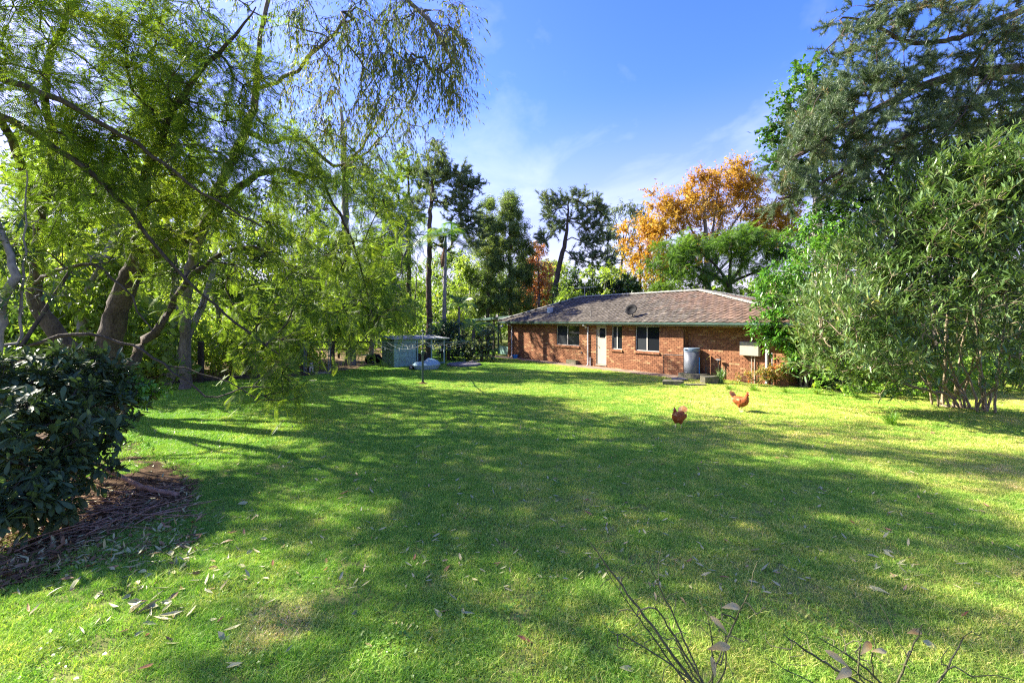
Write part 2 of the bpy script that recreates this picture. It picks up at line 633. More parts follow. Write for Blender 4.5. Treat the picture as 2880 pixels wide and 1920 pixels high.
def wood_mesh(name, lines, mat, tw=None, twr=0.006, thick=8, thin=4, base=None):
    mb = []
    for pts, rr in lines:
        sides = thick if rr.max() > 0.05 else (5 if rr.max() > 0.025 else thin)
        n = len(pts)
        t = np.gradient(pts, axis=0) if n > 2 else np.repeat((pts[1:] - pts[:1]), n, axis=0)
        t = unit(t)
        ref = np.array([0.31, 0.17, 0.93]) if abs(t[:, 2]).mean() < 0.8 else np.array([1.0, 0.2, 0.1])
        a = unit(np.cross(t, ref)); b = np.cross(a, t)
        w = 2 * math.pi * np.arange(sides) / sides
        V = pts[:, None, :] + (a[:, None, :] * np.cos(w)[None, :, None] + b[:, None, :] * np.sin(w)[None, :, None]) * rr[:, None, None]
        i, k = np.meshgrid(np.arange(n - 1), np.arange(sides), indexing='ij')
        k2 = (k + 1) % sides
        q = np.stack([i * sides + k2, i * sides + k, (i + 1) * sides + k, (i + 1) * sides + k2], -1).reshape(-1)
        mb.append((V.reshape(-1, 3), q, np.full((n - 1) * sides, 4)))
    if tw is not None:
        st, d, ln = tw
        R = frames(d, np.tile(np.array([0.1, 0.2, 1.0]), (len(d), 1)))
        sc = np.stack([np.full(len(ln), twr * 2), ln, np.full(len(ln), twr * 2)], -1)
        mb.append(scatter(T_TWIG, st, R, sc))
    V, L, T = merge(mb)
    if base is not None:
        V = V - base
    return np_mesh(name, V, L, T, mat, True)

def tree(name, label, cat, base, lines, tw, leafsets, wood, twr=0.006, group=None, parts=('trunk', 'crown'), thick=10, single=None):
    base = np.asarray(base, float)
    root = empty(name, base)
    tag(root, label, cat, group)
    link(parts[0], wood_mesh(parts[0], lines, wood, tw, twr, base=base, thick=thick), None, root)
    for nm, (tmpl, pos, ld, up, sz, mat) in leafsets.items():
        R = frames(ld, up)
        rest_ = np.ones(len(pos), bool)
        if single:                 # the leaves that show largest are pieces of their own
            dist = np.linalg.norm(pos - np.array([0, 0, 2.6]), axis=1)
            seen = (pos[:, 1] > 1) & (np.abs(pos[:, 0]) < pos[:, 1] * 1.12) & ((pos[:, 2] - 2.6) < pos[:, 1] * 0.70)
            pick = np.argsort(np.where(seen, dist / sz, 1e9))[:300]
            rest_[pick] = False
            lm = bpy.data.meshes.new(single)
            lm.from_pydata([tuple(map(float, q)) for q in tmpl[0]], [], tmpl[1])
            lm.materials.append(mat)
            for i in pick:
                o = link(single, lm, None, root)
                M = Matrix(R[i].tolist()).to_4x4()
                o.matrix_local = Matrix.Translation(Vector((pos[i] - base).tolist())) @ M @ Matrix.Scale(float(sz[i]), 4)
        V, L, T = scatter(tmpl, pos[rest_] - base, R[rest_], sz[rest_])
        o = link(nm, np_mesh(nm, V, L, T, mat), None, root)
        if single:
            o['kind'] = 'stuff'
    return root

def copy_tree(o, parent=None):
    c = o.copy()
    COL.objects.link(c)
    if parent is not None:
        c.parent = parent
    for ch in list(o.children):
        copy_tree(ch, c)
    return c

# ================================================================== the ground
def ground_mat():
    m, n, l = new_mat('lawn_ground')
    out = n.new('ShaderNodeOutputMaterial')
    p = n.new('ShaderNodeBsdfPrincipled')
    p.inputs['Roughness'].default_value = 0.95
    p.inputs['Specular IOR Level'].default_value = 0.1
    l.new(p.outputs[0], out.inputs[0])
    g = n.new('ShaderNodeNewGeometry')
    a = n.new('ShaderNodeTexNoise'); a.inputs['Scale'].default_value = 0.5; a.inputs['Detail'].default_value = 4
    b = n.new('ShaderNodeTexNoise'); b.inputs['Scale'].default_value = 30; b.inputs['Detail'].default_value = 5
    l.new(g.outputs['Position'], a.inputs['Vector']); l.new(g.outputs['Position'], b.inputs['Vector'])
    ra = ramp(n, [(0.3, (0.10, 0.15, 0.025)), (0.7, (0.19, 0.19, 0.055))])
    rb = ramp(n, [(0.35, (0.06, 0.07, 0.02)), (0.5, (0.16, 0.19, 0.045)), (0.68, (0.26, 0.20, 0.10))])
    l.new(a.outputs[0], ra.inputs[0]); l.new(b.outputs[0], rb.inputs[0])
    mx = n.new('ShaderNodeMixRGB'); mx.inputs[0].default_value = 0.5
    l.new(ra.outputs[0], mx.inputs[1]); l.new(rb.outputs[0], mx.inputs[2])
    l.new(mx.outputs[0], p.inputs['Base Color'])
    return m

M_GROUND = ground_mat()
mb = MB()
mb.add([(-900, -300, 0), (900, -300, 0), (900, 1500, 0), (-900, 1500, 0)], [(0, 1, 2, 3)])
lawn = mb.build('lawn', M_GROUND)
tag(lawn, 'mown green lawn running from the camera to the brick house', 'lawn', kind='structure')

# a bed of bare soil and litter under the dark shrub, and litter beyond the timber edging
M_SOIL = simple_mat('soil_litter', (0.030, 0.018, 0.009), 0.95, 0.1, scale=9, col2=(0.125, 0.075, 0.036), bump=0.8, bscale=30, detail=9)
M_LITTER = simple_mat('dry_litter', (0.07, 0.055, 0.03), 0.95, 0.1, scale=2.5, col2=(0.25, 0.17, 0.09), bump=0.6, bscale=20, detail=9)
def blob_sheet(name, outline, z, mat, label, cat, sub=10, wob=0.25):
    pts = []
    n = len(outline)
    for i in range(n):
        a, b = np.array(outline[i]), np.array(outline[(i + 1) % n])
        for k in range(sub):
            q = a + (b - a) * k / sub
            pts.append(q + rng.normal(size=2) * wob * 0.4)
    mb = MB()
    mb.add([(q[0], q[1], z) for q in pts], [tuple(range(len(pts)))])
    o = mb.build(name, mat)
    tag(o, label, cat, kind='structure')
    return o
def g2(px, py):
    return gr(px, py)[:2]
BED = [g2(-250, 1900), g2(-300, 1120), g2(100, 1140), g2(330, 1180), g2(440, 1290), g2(560, 1350), g2(520, 1440), g2(330, 1500), g2(180, 1570), g2(0, 1700)]
blob_sheet('soil_bed', BED, 0.004, M_SOIL, 'bare brown soil and litter under the dark broad-leaved shrub', 'soil')
E_A, E_B = gr(455, 1081)[:2], gr(885, 1056)[:2]
WOODFLOOR = [E_A + (-14, -1.5), E_A, E_B, E_B + (1.5, 3), E_B + (1, 30), E_A + (-40, 30)]
blob_sheet('woodland_floor', WOODFLOOR, 0.004, M_LITTER, 'brown leaf litter under the trees beyond the timber edging', 'leaf litter', wob=0.1)
path_m = simple_mat('path_concrete', (0.24, 0.175, 0.125), 0.85, 0.25, noise=0.2, scale=2.5, bump=0.25)

# ------------------------------------------------------------------ grass
def grass_blade_mat():
    m, n, l = new_mat('grass_blades')
    out = n.new('ShaderNodeOutputMaterial')
    p = n.new('ShaderNodeBsdfPrincipled')
    p.inputs['Roughness'].default_value = 0.55
    p.inputs['Specular IOR Level'].default_value = 0.3
    t = n.new('ShaderNodeBsdfTranslucent')
    mx = n.new('ShaderNodeMixShader'); mx.inputs[0].default_value = 0.32
    g = n.new('ShaderNodeNewGeometry')
    big = n.new('ShaderNodeTexNoise'); big.inputs['Scale'].default_value = 0.22; big.inputs['Detail'].default_value = 3
    med = n.new('ShaderNodeTexNoise'); med.inputs['Scale'].default_value = 2.2; med.inputs['Detail'].default_value = 3
    l.new(g.outputs['Position'], big.inputs['Vector']); l.new(g.outputs['Position'], med.inputs['Vector'])
    s = n.new('ShaderNodeMath'); s.operation = 'ADD'
    l.new(big.outputs[0], s.inputs[0]); l.new(med.outputs[0], s.inputs[1])
    # the grass colour turns lighter and yellower from left to right
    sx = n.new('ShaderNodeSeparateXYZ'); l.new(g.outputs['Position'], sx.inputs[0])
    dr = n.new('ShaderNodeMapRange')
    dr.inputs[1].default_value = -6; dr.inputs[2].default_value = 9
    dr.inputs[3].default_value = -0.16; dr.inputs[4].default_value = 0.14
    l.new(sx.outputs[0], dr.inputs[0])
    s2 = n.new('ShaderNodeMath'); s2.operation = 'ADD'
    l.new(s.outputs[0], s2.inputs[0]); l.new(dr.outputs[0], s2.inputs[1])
    r1 = ramp(n, [(0.28, (0.15, 0.36, 0.040)), (0.46, (0.28, 0.48, 0.060)), (0.58, (0.46, 0.57, 0.10)), (0.70, (0.60, 0.58, 0.18))])
    h = n.new('ShaderNodeMath'); h.operation = 'MULTIPLY'; h.inputs[1].default_value = 0.5
    l.new(s2.outputs[0], h.inputs[0]); l.new(h.outputs[0], r1.inputs[0])
    wp = n.new('ShaderNodeVectorMath'); wp.operation = 'DISTANCE'  # distance from the worn spot
    dry = gr(790, 1740); wp.inputs[1].default_value = tuple(dry)
    nw = n.new('ShaderNodeMath'); nw.operation = 'MULTIPLY_ADD'; nw.inputs[1].default_value = -0.75
    l.new(g.outputs['Position'], wp.inputs[0]); l.new(med.outputs[0], nw.inputs[0]); l.new(wp.outputs['Value'], nw.inputs[2])
    wr = n.new('ShaderNodeMapRange'); wr.inputs[1].default_value = -0.15; wr.inputs[2].default_value = 0.12; wr.inputs[3].default_value = 0.55; wr.inputs[4].default_value = 0.0
    l.new(nw.outputs[0], wr.inputs[0])
    ws = n.new('ShaderNodeMixRGB'); ws.inputs[2].default_value = (0.52, 0.44, 0.22, 1)
    l.new(wr.outputs[0], ws.inputs[0]); l.new(r1.outputs[0], ws.inputs[1])
    r2 = ramp(n, [(0.0, (0.55, 0.62, 0.6)), (0.5, (1, 1, 1)), (0.82, (1.25, 1.12, 1.1)), (0.87, (1.9, 1.25, 2.4)), (1.0, (2.2, 1.35, 2.9))])
    l.new(g.outputs['Random Per Island'], r2.inputs[0])
    mu = n.new('ShaderNodeMixRGB'); mu.blend_type = 'MULTIPLY'; mu.inputs[0].default_value = 1
    l.new(ws.outputs[0], mu.inputs[1]); l.new(r2.outputs[0], mu.inputs[2])
    l.new(mu.outputs[0], p.inputs['Base Color'])
    mt = n.new('ShaderNodeMixRGB'); mt.blend_type = 'MULTIPLY'; mt.inputs[0].default_value = 1
    mt.inputs[2].default_value = (1.1, 1.25, 0.6, 1)
    l.new(mu.outputs[0], mt.inputs[1]); l.new(mt.outputs[0], t.inputs[0])
    l.new(p.outputs[0], mx.inputs[1]); l.new(t.outputs[0], mx.inputs[2])
    l.new(mx.outputs[0], out.inputs[0])
    return m
M_GRASS = grass_blade_mat()

def grass_patch(name, size, n, h, w, seed):
    r = np.random.default_rng(seed)
    # tufts: blades gather a little
    nc = max(8, n // 22)
    cx = r.uniform(-size / 2, size / 2, (nc, 2))
    ch = r.uniform(0.6, 1.25, nc)
    idx = r.integers(0, nc, n)
    xy = cx[idx] + r.normal(size=(n, 2)) * size * 0.035
    k = r.uniform(0, 1, n) < 0.35
    xy[k] = r.uniform(-size / 2, size / 2, (k.sum(), 2))
    hh = h * r.uniform(0.5, 1.2, n) * ch[idx]
    lean = r.normal(size=(n, 2)) * 0.75 * hh[:, None]
    a = r.uniform(0, math.pi, n)
    s = np.stack([np.cos(a), np.sin(a), np.zeros(n)], -1) * (w * r.uniform(0.6, 1.3, n))[:, None]
    b = np.concatenate([xy, np.full((n, 1), -0.004)], 1)
    mid = np.concatenate([xy + lean * 0.35, (hh * 0.6)[:, None]], 1)
    tip = np.concatenate([xy + lean, hh[:, None]], 1)
    V = np.stack([b - s, b + s, mid + s * 0.8, mid - s * 0.8, tip], 1).reshape(-1, 3)
    i = np.arange(n) * 5
    loops = np.stack([i, i + 1, i + 2, i + 3, i + 3, i + 2, i + 4], 1).ravel()
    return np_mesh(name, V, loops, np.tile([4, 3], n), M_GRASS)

def grass_field(name, pts, patches, label, smin=0.85, smax=1.2):
    me = bpy.data.meshes.new(name)
    me.vertices.add(len(pts))
    me.vertices.foreach_set('co', np.ascontiguousarray(pts, dtype=np.float32).ravel())
    o = link(name, me)
    tag(o, label, 'grass', kind='stuff')
    ng = bpy.data.node_groups.new('grass_scatter', 'GeometryNodeTree')
    ng.interface.new_socket('Geometry', in_out='INPUT', socket_type='NodeSocketGeometry')
    ng.interface.new_socket('Geometry', in_out='OUTPUT', socket_type='NodeSocketGeometry')
    N, L = ng.nodes, ng.links
    gi, go = N.new('NodeGroupInput'), N.new('NodeGroupOutput')
    jn = N.new('GeometryNodeJoinGeometry')
    for k, pm in enumerate(patches):
        po = bpy.data.objects.new('grass_patch', pm)      # source only, not in the scene
        oi = N.new('GeometryNodeObjectInfo'); oi.inputs['Object'].default_value = po
        oi.inputs['As Instance'].default_value = True
        L.new(oi.outputs['Geometry'], jn.inputs[0])
    ip = N.new('GeometryNodeInstanceOnPoints')
    ip.inputs['Pick Instance'].default_value = True
    L.new(gi.outputs[0], ip.inputs['Points'])
    L.new(jn.outputs[0], ip.inputs['Instance'])
    ri = N.new('FunctionNodeRandomValue'); ri.data_type = 'INT'
    ri.inputs[4].default_value = 0; ri.inputs[5].default_value = len(patches) - 1
    L.new(ri.outputs[2], ip.inputs['Instance Index'])
    rr = N.new('FunctionNodeRandomValue'); rr.data_type = 'FLOAT_VECTOR'
    rr.inputs[0].default_value = (0, 0, 0); rr.inputs[1].default_value = (0, 0, 6.283)
    L.new(rr.outputs[0], ip.inputs['Rotation'])
    rs = N.new('FunctionNodeRandomValue'); rs.data_type = 'FLOAT'
    rs.inputs[2].default_value = smin; rs.inputs[3].default_value = smax
    L.new(rs.outputs[1], ip.inputs['Scale'])
    L.new(ip.outputs[0], go.inputs[0])
    md = o.modifiers.new('scatter', 'NODES')
    md.node_group = ng
    return o

def in_poly(p, poly):
    x, y = p[:, 0], p[:, 1]
    c = np.zeros(len(p), bool)
    n = len(poly)
    for i in range(n):
        x1, y1 = poly[i]; x2, y2 = poly[(i + 1) % n]
        k = ((y1 > y) != (y2 > y)) & (x < (x2 - x1) * (y - y1) / (y2 - y1 + 1e-12) + x1)
        c ^= k
    return c

HC = np.array([7.87, 20.9])                 # front corner of the house
HU = np.array([0.593, -0.805])              # along its long wall
HV = np.array([0.805, 0.593])               # away from the lawn
def hloc(p):
    q = p[:, :2] - HC
    return q @ HU, q @ HV

def lawn_points(step, y0, y1, jit):
    xs = np.arange(-34, 36, step); ys = np.arange(y0, y1, step)
    X, Y = np.meshgrid(xs, ys)
    p = np.stack([X.ravel(), Y.ravel()], 1) + rng.uniform(-jit, jit, (X.size, 2)) * step
    keep = (np.abs(p[:, 0]) < p[:, 1] * 1.17 + 1.2)
    u, v = hloc(p)
    keep &= ~((v > -0.95) & (u < 0.2) & (u > -16)) & ~((v > 0.25) & (u >= 0.2) & (u < 6))
    keep &= ~in_poly(p, WOODFLOOR)
    inb = in_poly(p, [np.asarray(q) for q in BED])
    keep &= ~inb | (rng.uniform(0, 1, len(p)) < 0.10)
    # thin and worn places
    thin = np.sin(p[:, 0] * 1.9 + 1.7 * np.sin(p[:, 1] * 1.3)) * np.sin(p[:, 1] * 2.3 + 1.1 * np.sin(p[:, 0] * 0.9))
    keep &= rng.uniform(0, 1, len(p)) > 0.06 + 0.42 * np.clip(thin - 0.45, 0, 1)
    p = p[keep]
    return np.concatenate([p, np.zeros((len(p), 1))], 1)

near_patches = [grass_patch('grass_patch', 0.55, 1900, 0.034, 0.0021, 20 + k) for k in range(5)]
far_patches = [grass_patch('grass_patch', 1.1, 3200, 0.042, 0.0045, 40 + k) for k in range(4)]
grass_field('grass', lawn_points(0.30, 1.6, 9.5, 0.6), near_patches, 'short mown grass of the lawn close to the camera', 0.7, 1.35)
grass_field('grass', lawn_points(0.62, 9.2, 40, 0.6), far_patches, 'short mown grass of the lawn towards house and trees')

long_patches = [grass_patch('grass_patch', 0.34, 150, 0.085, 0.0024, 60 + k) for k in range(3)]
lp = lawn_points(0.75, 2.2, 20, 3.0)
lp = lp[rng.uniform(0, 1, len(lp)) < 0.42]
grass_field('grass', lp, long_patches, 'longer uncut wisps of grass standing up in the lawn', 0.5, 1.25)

# ================================================================== the brick house
HROT = math.atan2(HU[1], HU[0])
house = empty('brick_house', (HC[0], HC[1], 0), HROT)
tag(house, 'long single-storey brown brick house with hipped tiled roof and green gutter', 'house')

def brick_mat():
    m, n, l = new_mat('brick')
    out = n.new('ShaderNodeOutputMaterial')
    p = n.new('ShaderNodeBsdfPrincipled')
    p.inputs['Roughness'].default_value = 0.85
    p.inputs['Specular IOR Level'].default_value = 0.2
    l.new(p.outputs[0], out.inputs[0])
    r = ramp(n, [(0.0, (0.185, 0.080, 0.041)), (0.3, (0.225, 0.100, 0.050)), (0.6, (0.255, 0.116, 0.058)), (0.86, (0.28, 0.134, 0.068)), (0.94, (0.35, 0.20, 0.10)), (1.0, (0.38, 0.235, 0.12))])
    l.new(rand_value(n, l), r.inputs[0])
    tc = n.new('ShaderNodeNewGeometry')
    nz = n.new('ShaderNodeTexNoise'); nz.inputs['Scale'].default_value = 9; nz.inputs['Detail'].default_value = 7
    l.new(tc.outputs['Position'], nz.inputs['Vector'])
    r2 = ramp(n, [(0.3, (0.68, 0.66, 0.64)), (0.7, (1.18, 1.15, 1.1))])
    l.new(nz.outputs[0], r2.inputs[0])
    mu = n.new('ShaderNodeMixRGB'); mu.blend_type = 'MULTIPLY'; mu.inputs[0].default_value = 1
    l.new(r.outputs[0], mu.inputs[1]); l.new(r2.outputs[0], mu.inputs[2])
    l.new(mu.outputs[0], p.inputs['Base Color'])
    b = n.new('ShaderNodeBump'); b.inputs['Strength'].default_value = 0.4; b.inputs['Distance'].default_value = 0.01
    l.new(nz.outputs[0], b.inputs['Height']); l.new(b.outputs[0], p.inputs['Normal'])
    return m
M_BRICK = brick_mat()
M_MORTAR = simple_mat('mortar', (0.12, 0.072, 0.047), 0.95, 0.1, noise=0.2, scale=20)
M_GREEN = simple_mat('gutter_green', (0.055, 0.10, 0.082), 0.4, 0.5, noise=0.15, scale=3)
M_GREEN_PALE = simple_mat('weathered_green_paint', (0.21, 0.35, 0.30), 0.7, 0.3, noise=0.2, scale=4, bump=0.15)
M_CREAM = simple_mat('cream_paint', (0.34, 0.30, 0.235), 0.6, 0.35, noise=0.06, scale=3)
M_DOOR = simple_mat('door_paint', (0.38, 0.32, 0.255), 0.5, 0.4, noise=0.05, scale=3)
M_ALU = simple_mat('aluminium_frame', (0.50, 0.47, 0.42), 0.45, 0.5, noise=0.05)
M_WHITEPIPE = simple_mat('white_pipe', (0.42, 0.42, 0.43), 0.45, 0.5, noise=0.06)
M_DARKMETAL = simple_mat('dark_metal', (0.025, 0.027, 0.03), 0.5, 0.5, noise=0.2)
M_BLACK = simple_mat('black_matt', (0.006, 0.006, 0.007), 0.7, 0.15, noise=0.1)
M_DARKROOM = simple_mat('dark_room', (0.02, 0.02, 0.022), 0.9, 0.1, noise=0.1)
M_CONC = simple_mat('old_concrete', (0.20, 0.185, 0.16), 0.9, 0.2, noise=0.25, scale=5, bump=0.4)
M_CONC_MOSS = simple_mat('mossy_concrete', (0.06, 0.075, 0.035), 0.95, 0.1, scale=6, col2=(0.20, 0.17, 0.13), bump=0.5)
M_GREY = simple_mat('grey_enamel', (0.125, 0.14, 0.155), 0.45, 0.4, noise=0.03, scale=2)
M_BLUEGREY = simple_mat('blue_grey_plastic', (0.15, 0.21, 0.27), 0.4, 0.5, noise=0.04)
M_TIMBER = simple_mat('dark_timber', (0.05, 0.042, 0.036), 0.85, 0.2, noise=0.3, scale=9, bump=0.5)
M_COPPER = simple_mat('copper_pipe', (0.45, 0.20, 0.09), 0.4, 0.5, noise=0.15)
def glass_mat():
    m, n, l = new_mat('window_glass')
    out = n.new('ShaderNodeOutputMaterial')
    p = n.new('ShaderNodeBsdfPrincipled')
    p.inputs['Base Color'].default_value = (0.012, 0.014, 0.017, 1)
    p.inputs['Roughness'].default_value = 0.06
    p.inputs['Specular IOR Level'].default_value = 0.5
    l.new(p.outputs[0], out.inputs[0])
    return m
M_GLASS = glass_mat()
def flyscreen_mat():
    return simple_mat('fly_screen', (0.020, 0.024, 0.028), 0.75, 0.15, noise=0.15, scale=30)
M_SCREEN = flyscreen_mat()

WT = 2.34          # wall top
OPEN = [('window', -8.68, -6.72, 1.10, 2.30), ('door', -5.40, -4.66, 0.17, 2.30), ('window', -4.27, -3.58, 1.06, 2.30), ('window', -2.72, -1.30, 1.06, 2.30)]
def wall_core(mb, u0, u1, v, opens, thick=0.12, face=0.012):
    """the mortar body behind the brick faces, in pieces round the openings"""
    xs = sorted({u0, u1, *[a for o in opens for a in o[1:3]]})
    for a, b in zip(xs[:-1], xs[1:]):
        z0 = -0.1
        for o in sorted([o for o in opens if o[1] <= a + 1e-6 and o[2] >= b - 1e-6], key=lambda o: o[3]):
            mb.box(a, b, v + face, v + thick, z0, o[3])
            z0 = o[4]
        if WT - z0 > 0.01:
            mb.box(a, b, v + face, v + thick, z0, WT)
mb = MB()
wall_core(mb, -13.78, 0.0, 0.0, OPEN)
mb.box(-0.12, -0.012, 0.121, 0.37, -0.1, WT)
wall_core(mb, -0.1, 4.3, 0.40, [])
mb.box(4.17, 4.288, 0.53, 7.0, -0.1, WT)
mb.box(-13.768, -13.65, 0.13, 7.0, -0.1, WT)
mb.box(-13.768, 4.288, 7.0, 7.1, -0.1, WT)
wall = mb.build('wall', M_MORTAR, house)

BH, BL, GAP = 0.076, 0.23, 0.010
brick_mesh = {}
def brick_me(length):
    key = round(length, 2)
    if key not in brick_mesh:
        m_ = MB()
        b = 0.004
        h = BH / 2
        m_.add([(-key / 2, 0, -h), (key / 2, 0, -h), (key / 2, 0, h), (-key / 2, 0, h), (-key / 2 + b, -0.012 + 0, -h + b), (key / 2 - b, -0.012, -h + b), (key / 2 - b, -0.012, h - b), (-key / 2 + b, -0.012, h - b)],
               [(4, 5, 6, 7), (0, 1, 5, 4), (1, 2, 6, 5), (2, 3, 7, 6), (3, 0, 4, 7)])
        brick_mesh[key] = (m_, m_.mesh('brick', M_BRICK))
    return brick_mesh[key]
slots = []                                   # (u, v, z, rotation, length)
def lay(u0, u1, v, rot, opens, origin=None):
    z, c = 0.005, 0
    while z + BH < WT + 0.01:
        zc = z + BH / 2
        spans = [(u0, u1)]
        for o in opens:
            if o[3] - 0.02 < zc < o[4] + 0.0:
                new = []
                for a, b in spans:
                    if o[2] <= a or o[1] >= b: new.append((a, b)); continue
                    if o[1] - a > 0.03: new.append((a, o[1]))
                    if b - o[2] > 0.03: new.append((o[2], b))
                spans = new
        for a, b in spans:
            x = math.floor(a / (BL + GAP)) * (BL + GAP) - (0.12 if c % 2 else 0)
            while x < b:
                s, e = max(x, a), min(x + BL, b)
                if e - s > 0.035:
                    slots.append(((s + e) / 2, v, zc, rot, e - s, origin))
                x += BL + GAP
        z += BH + GAP; c += 1
lay(-13.78, 0.0, 0.012, 0, OPEN)
lay(0.004, 4.3, 0.412, 0, [])
nfront = len(slots)
lay(0.0, 0.40, 0, 1, [], 'ret')
lay(0.4, 7.0, 0, 1, [], 'end')
def slot_pos(s):
    if s[5] == 'ret': return (-0.012, s[0], s[2])
    if s[5] == 'end': return (4.288, s[0], s[2])
    return (s[0], s[1], s[2])
order = sorted(range(len(slots)), key=lambda i: (slots[i][5] == 'end', -slot_pos(slots[i])[0] if slots[i][5] is None or slots[i][5] == 'ret' else 0))
single = set(i for i in order if slot_pos(slots[i])[0] < 2.9 and slots[i][5] != 'end')
single = set(sorted(single, key=lambda i: -slot_pos(slots[i])[0])[:300])
rest = MB()
for i, s in enumerate(slots):
    m_, me = brick_me(s[4])
    x, y, z = slot_pos(s)
    dz = random.uniform(-0.002, 0.002); dy = random.uniform(-0.002, 0.003)
    if i in single:
        o = link('brick', me, None, wall, (x, y + (0 if s[3] else dy), z + dz))
        if s[3]: o.rotation_euler = (0, 0, math.pi / 2)
    else:
        if s[3]:
            rest.add([(x - q[1], y + q[0], z + q[2] + dz) for q in m_.v], m_.f)
        else:
            rest.add([(x + q[0], y + q[1] + dy, z + q[2] + dz) for q in m_.v], m_.f)
o = rest.build('bricks', M_BRICK, wall)
tag(o, kind='stuff')

# openings: windows with frames, panes, brick sills; the door
M_SILL = M_BRICK
def window(u0, u1, z0, z1, panes=2):
    w = MB()
    t = 0.035
    w.box(u0, u1, 0.055, 0.10, z0, z0 + t); w.box(u0, u1, 0.055, 0.10, z1 - t, z1)
    w.box(u0, u0 + t, 0.055, 0.10, z0 + t, z1 - t); w.box(u1 - t, u1, 0.055, 0.10, z0 + t, z1 - t)
    fr = w.build('window', M_ALU, house)
    mid = u0 + (u1 - u0) * 0.48
    k = MB(); k.box(mid - 0.025, mid + 0.025, 0.045, 0.095, z0 + t, z1 - t); k.build('mullion', M_ALU, fr)
    k = MB(); k.box(u0 + t, mid - 0.025, 0.075, 0.081, z0 + t, z1 - t); k.build('pane', M_SCREEN, fr)
    k = MB(); k.box(mid + 0.025, u1 - t, 0.075, 0.081, z0 + t, z1 - t); k.build('pane', M_GLASS, fr)
    k = MB(); k.box(u0, u1, 0.13, 0.15, z0, z1); k.build('dark_backing', M_DARKROOM, fr)  # dark sheet behind the panes, stands in for the unlit room
    n = max(3, round((u1 - u0 + 0.1) / 0.086))
    a, b = u0 - 0.05, u1 + 0.05
    wd = (b - a) / n
    if 'sill' not in brick_mesh:
        s = MB()
        s.add([(-0.038, -0.06, -0.05), (0.038, -0.06, -0.05), (0.038, 0.07, -0.02), (-0.038, 0.07, -0.02), (-0.038, -0.06, 0.035), (0.038, -0.06, 0.035), (0.038, 0.07, 0.075), (-0.038, 0.07, 0.075)],
              [(3, 2, 1, 0), (4, 5, 6, 7), (0, 1, 5, 4), (1, 2, 6, 5), (2, 3, 7, 6), (3, 0, 4, 7)])
        brick_mesh['sill'] = s.mesh('sill_brick', M_SILL)
    for i in range(n):
        link('sill_brick', brick_mesh['sill'], None, fr, (a + wd * (i + 0.5), -0.002, z0 - 0.07 + random.uniform(-0.002, 0.002)))
for nm, a, b, c, d in OPEN:
    if nm == 'window':
        window(a, b, c, d)
du0, du1 = -5.40, -4.66
k = MB(); k.box(du0, du0 + 0.05, 0.03, 0.10, 0.17, 2.30); k.box(du1 - 0.05, du1, 0.03, 0.10, 0.17, 2.30); k.box(du0 + 0.05, du1 - 0.05, 0.03, 0.10, 2.24, 2.30)
k.box(du0 - 0.02, du1 + 0.02, -0.03, 0.10, 0.12, 0.17)
k.build('door_frame', M_CREAM, house)
k = MB()
gx0, gx1, gz0, gz1 = du0 + 0.20, du1 - 0.12, 1.62, 2.16
k.box(du0 + 0.055, gx0, 0.05, 0.09, 0.18, 2.235); k.box(gx1, du1 - 0.055, 0.05, 0.09, 0.18, 2.235)
k.box(gx0, gx1, 0.05, 0.09, 0.18, gz0); k.box(gx0, gx1, 0.05, 0.09, gz1, 2.235)
door = k.build('door', M_DOOR, house)
k = MB(); k.box(gx0, gx1, 0.065, 0.075, gz0, gz1); k.build('pane', M_GLASS, door)
k = MB(); k.tube([(du0 + 0.12, 0.05, 1.16), (du0 + 0.12, 0.0, 1.16)], 0.014); k.ball((du0 + 0.12, -0.015, 1.16), 0.03); k.build('handle', M_DARKMETAL, door, smooth=True)

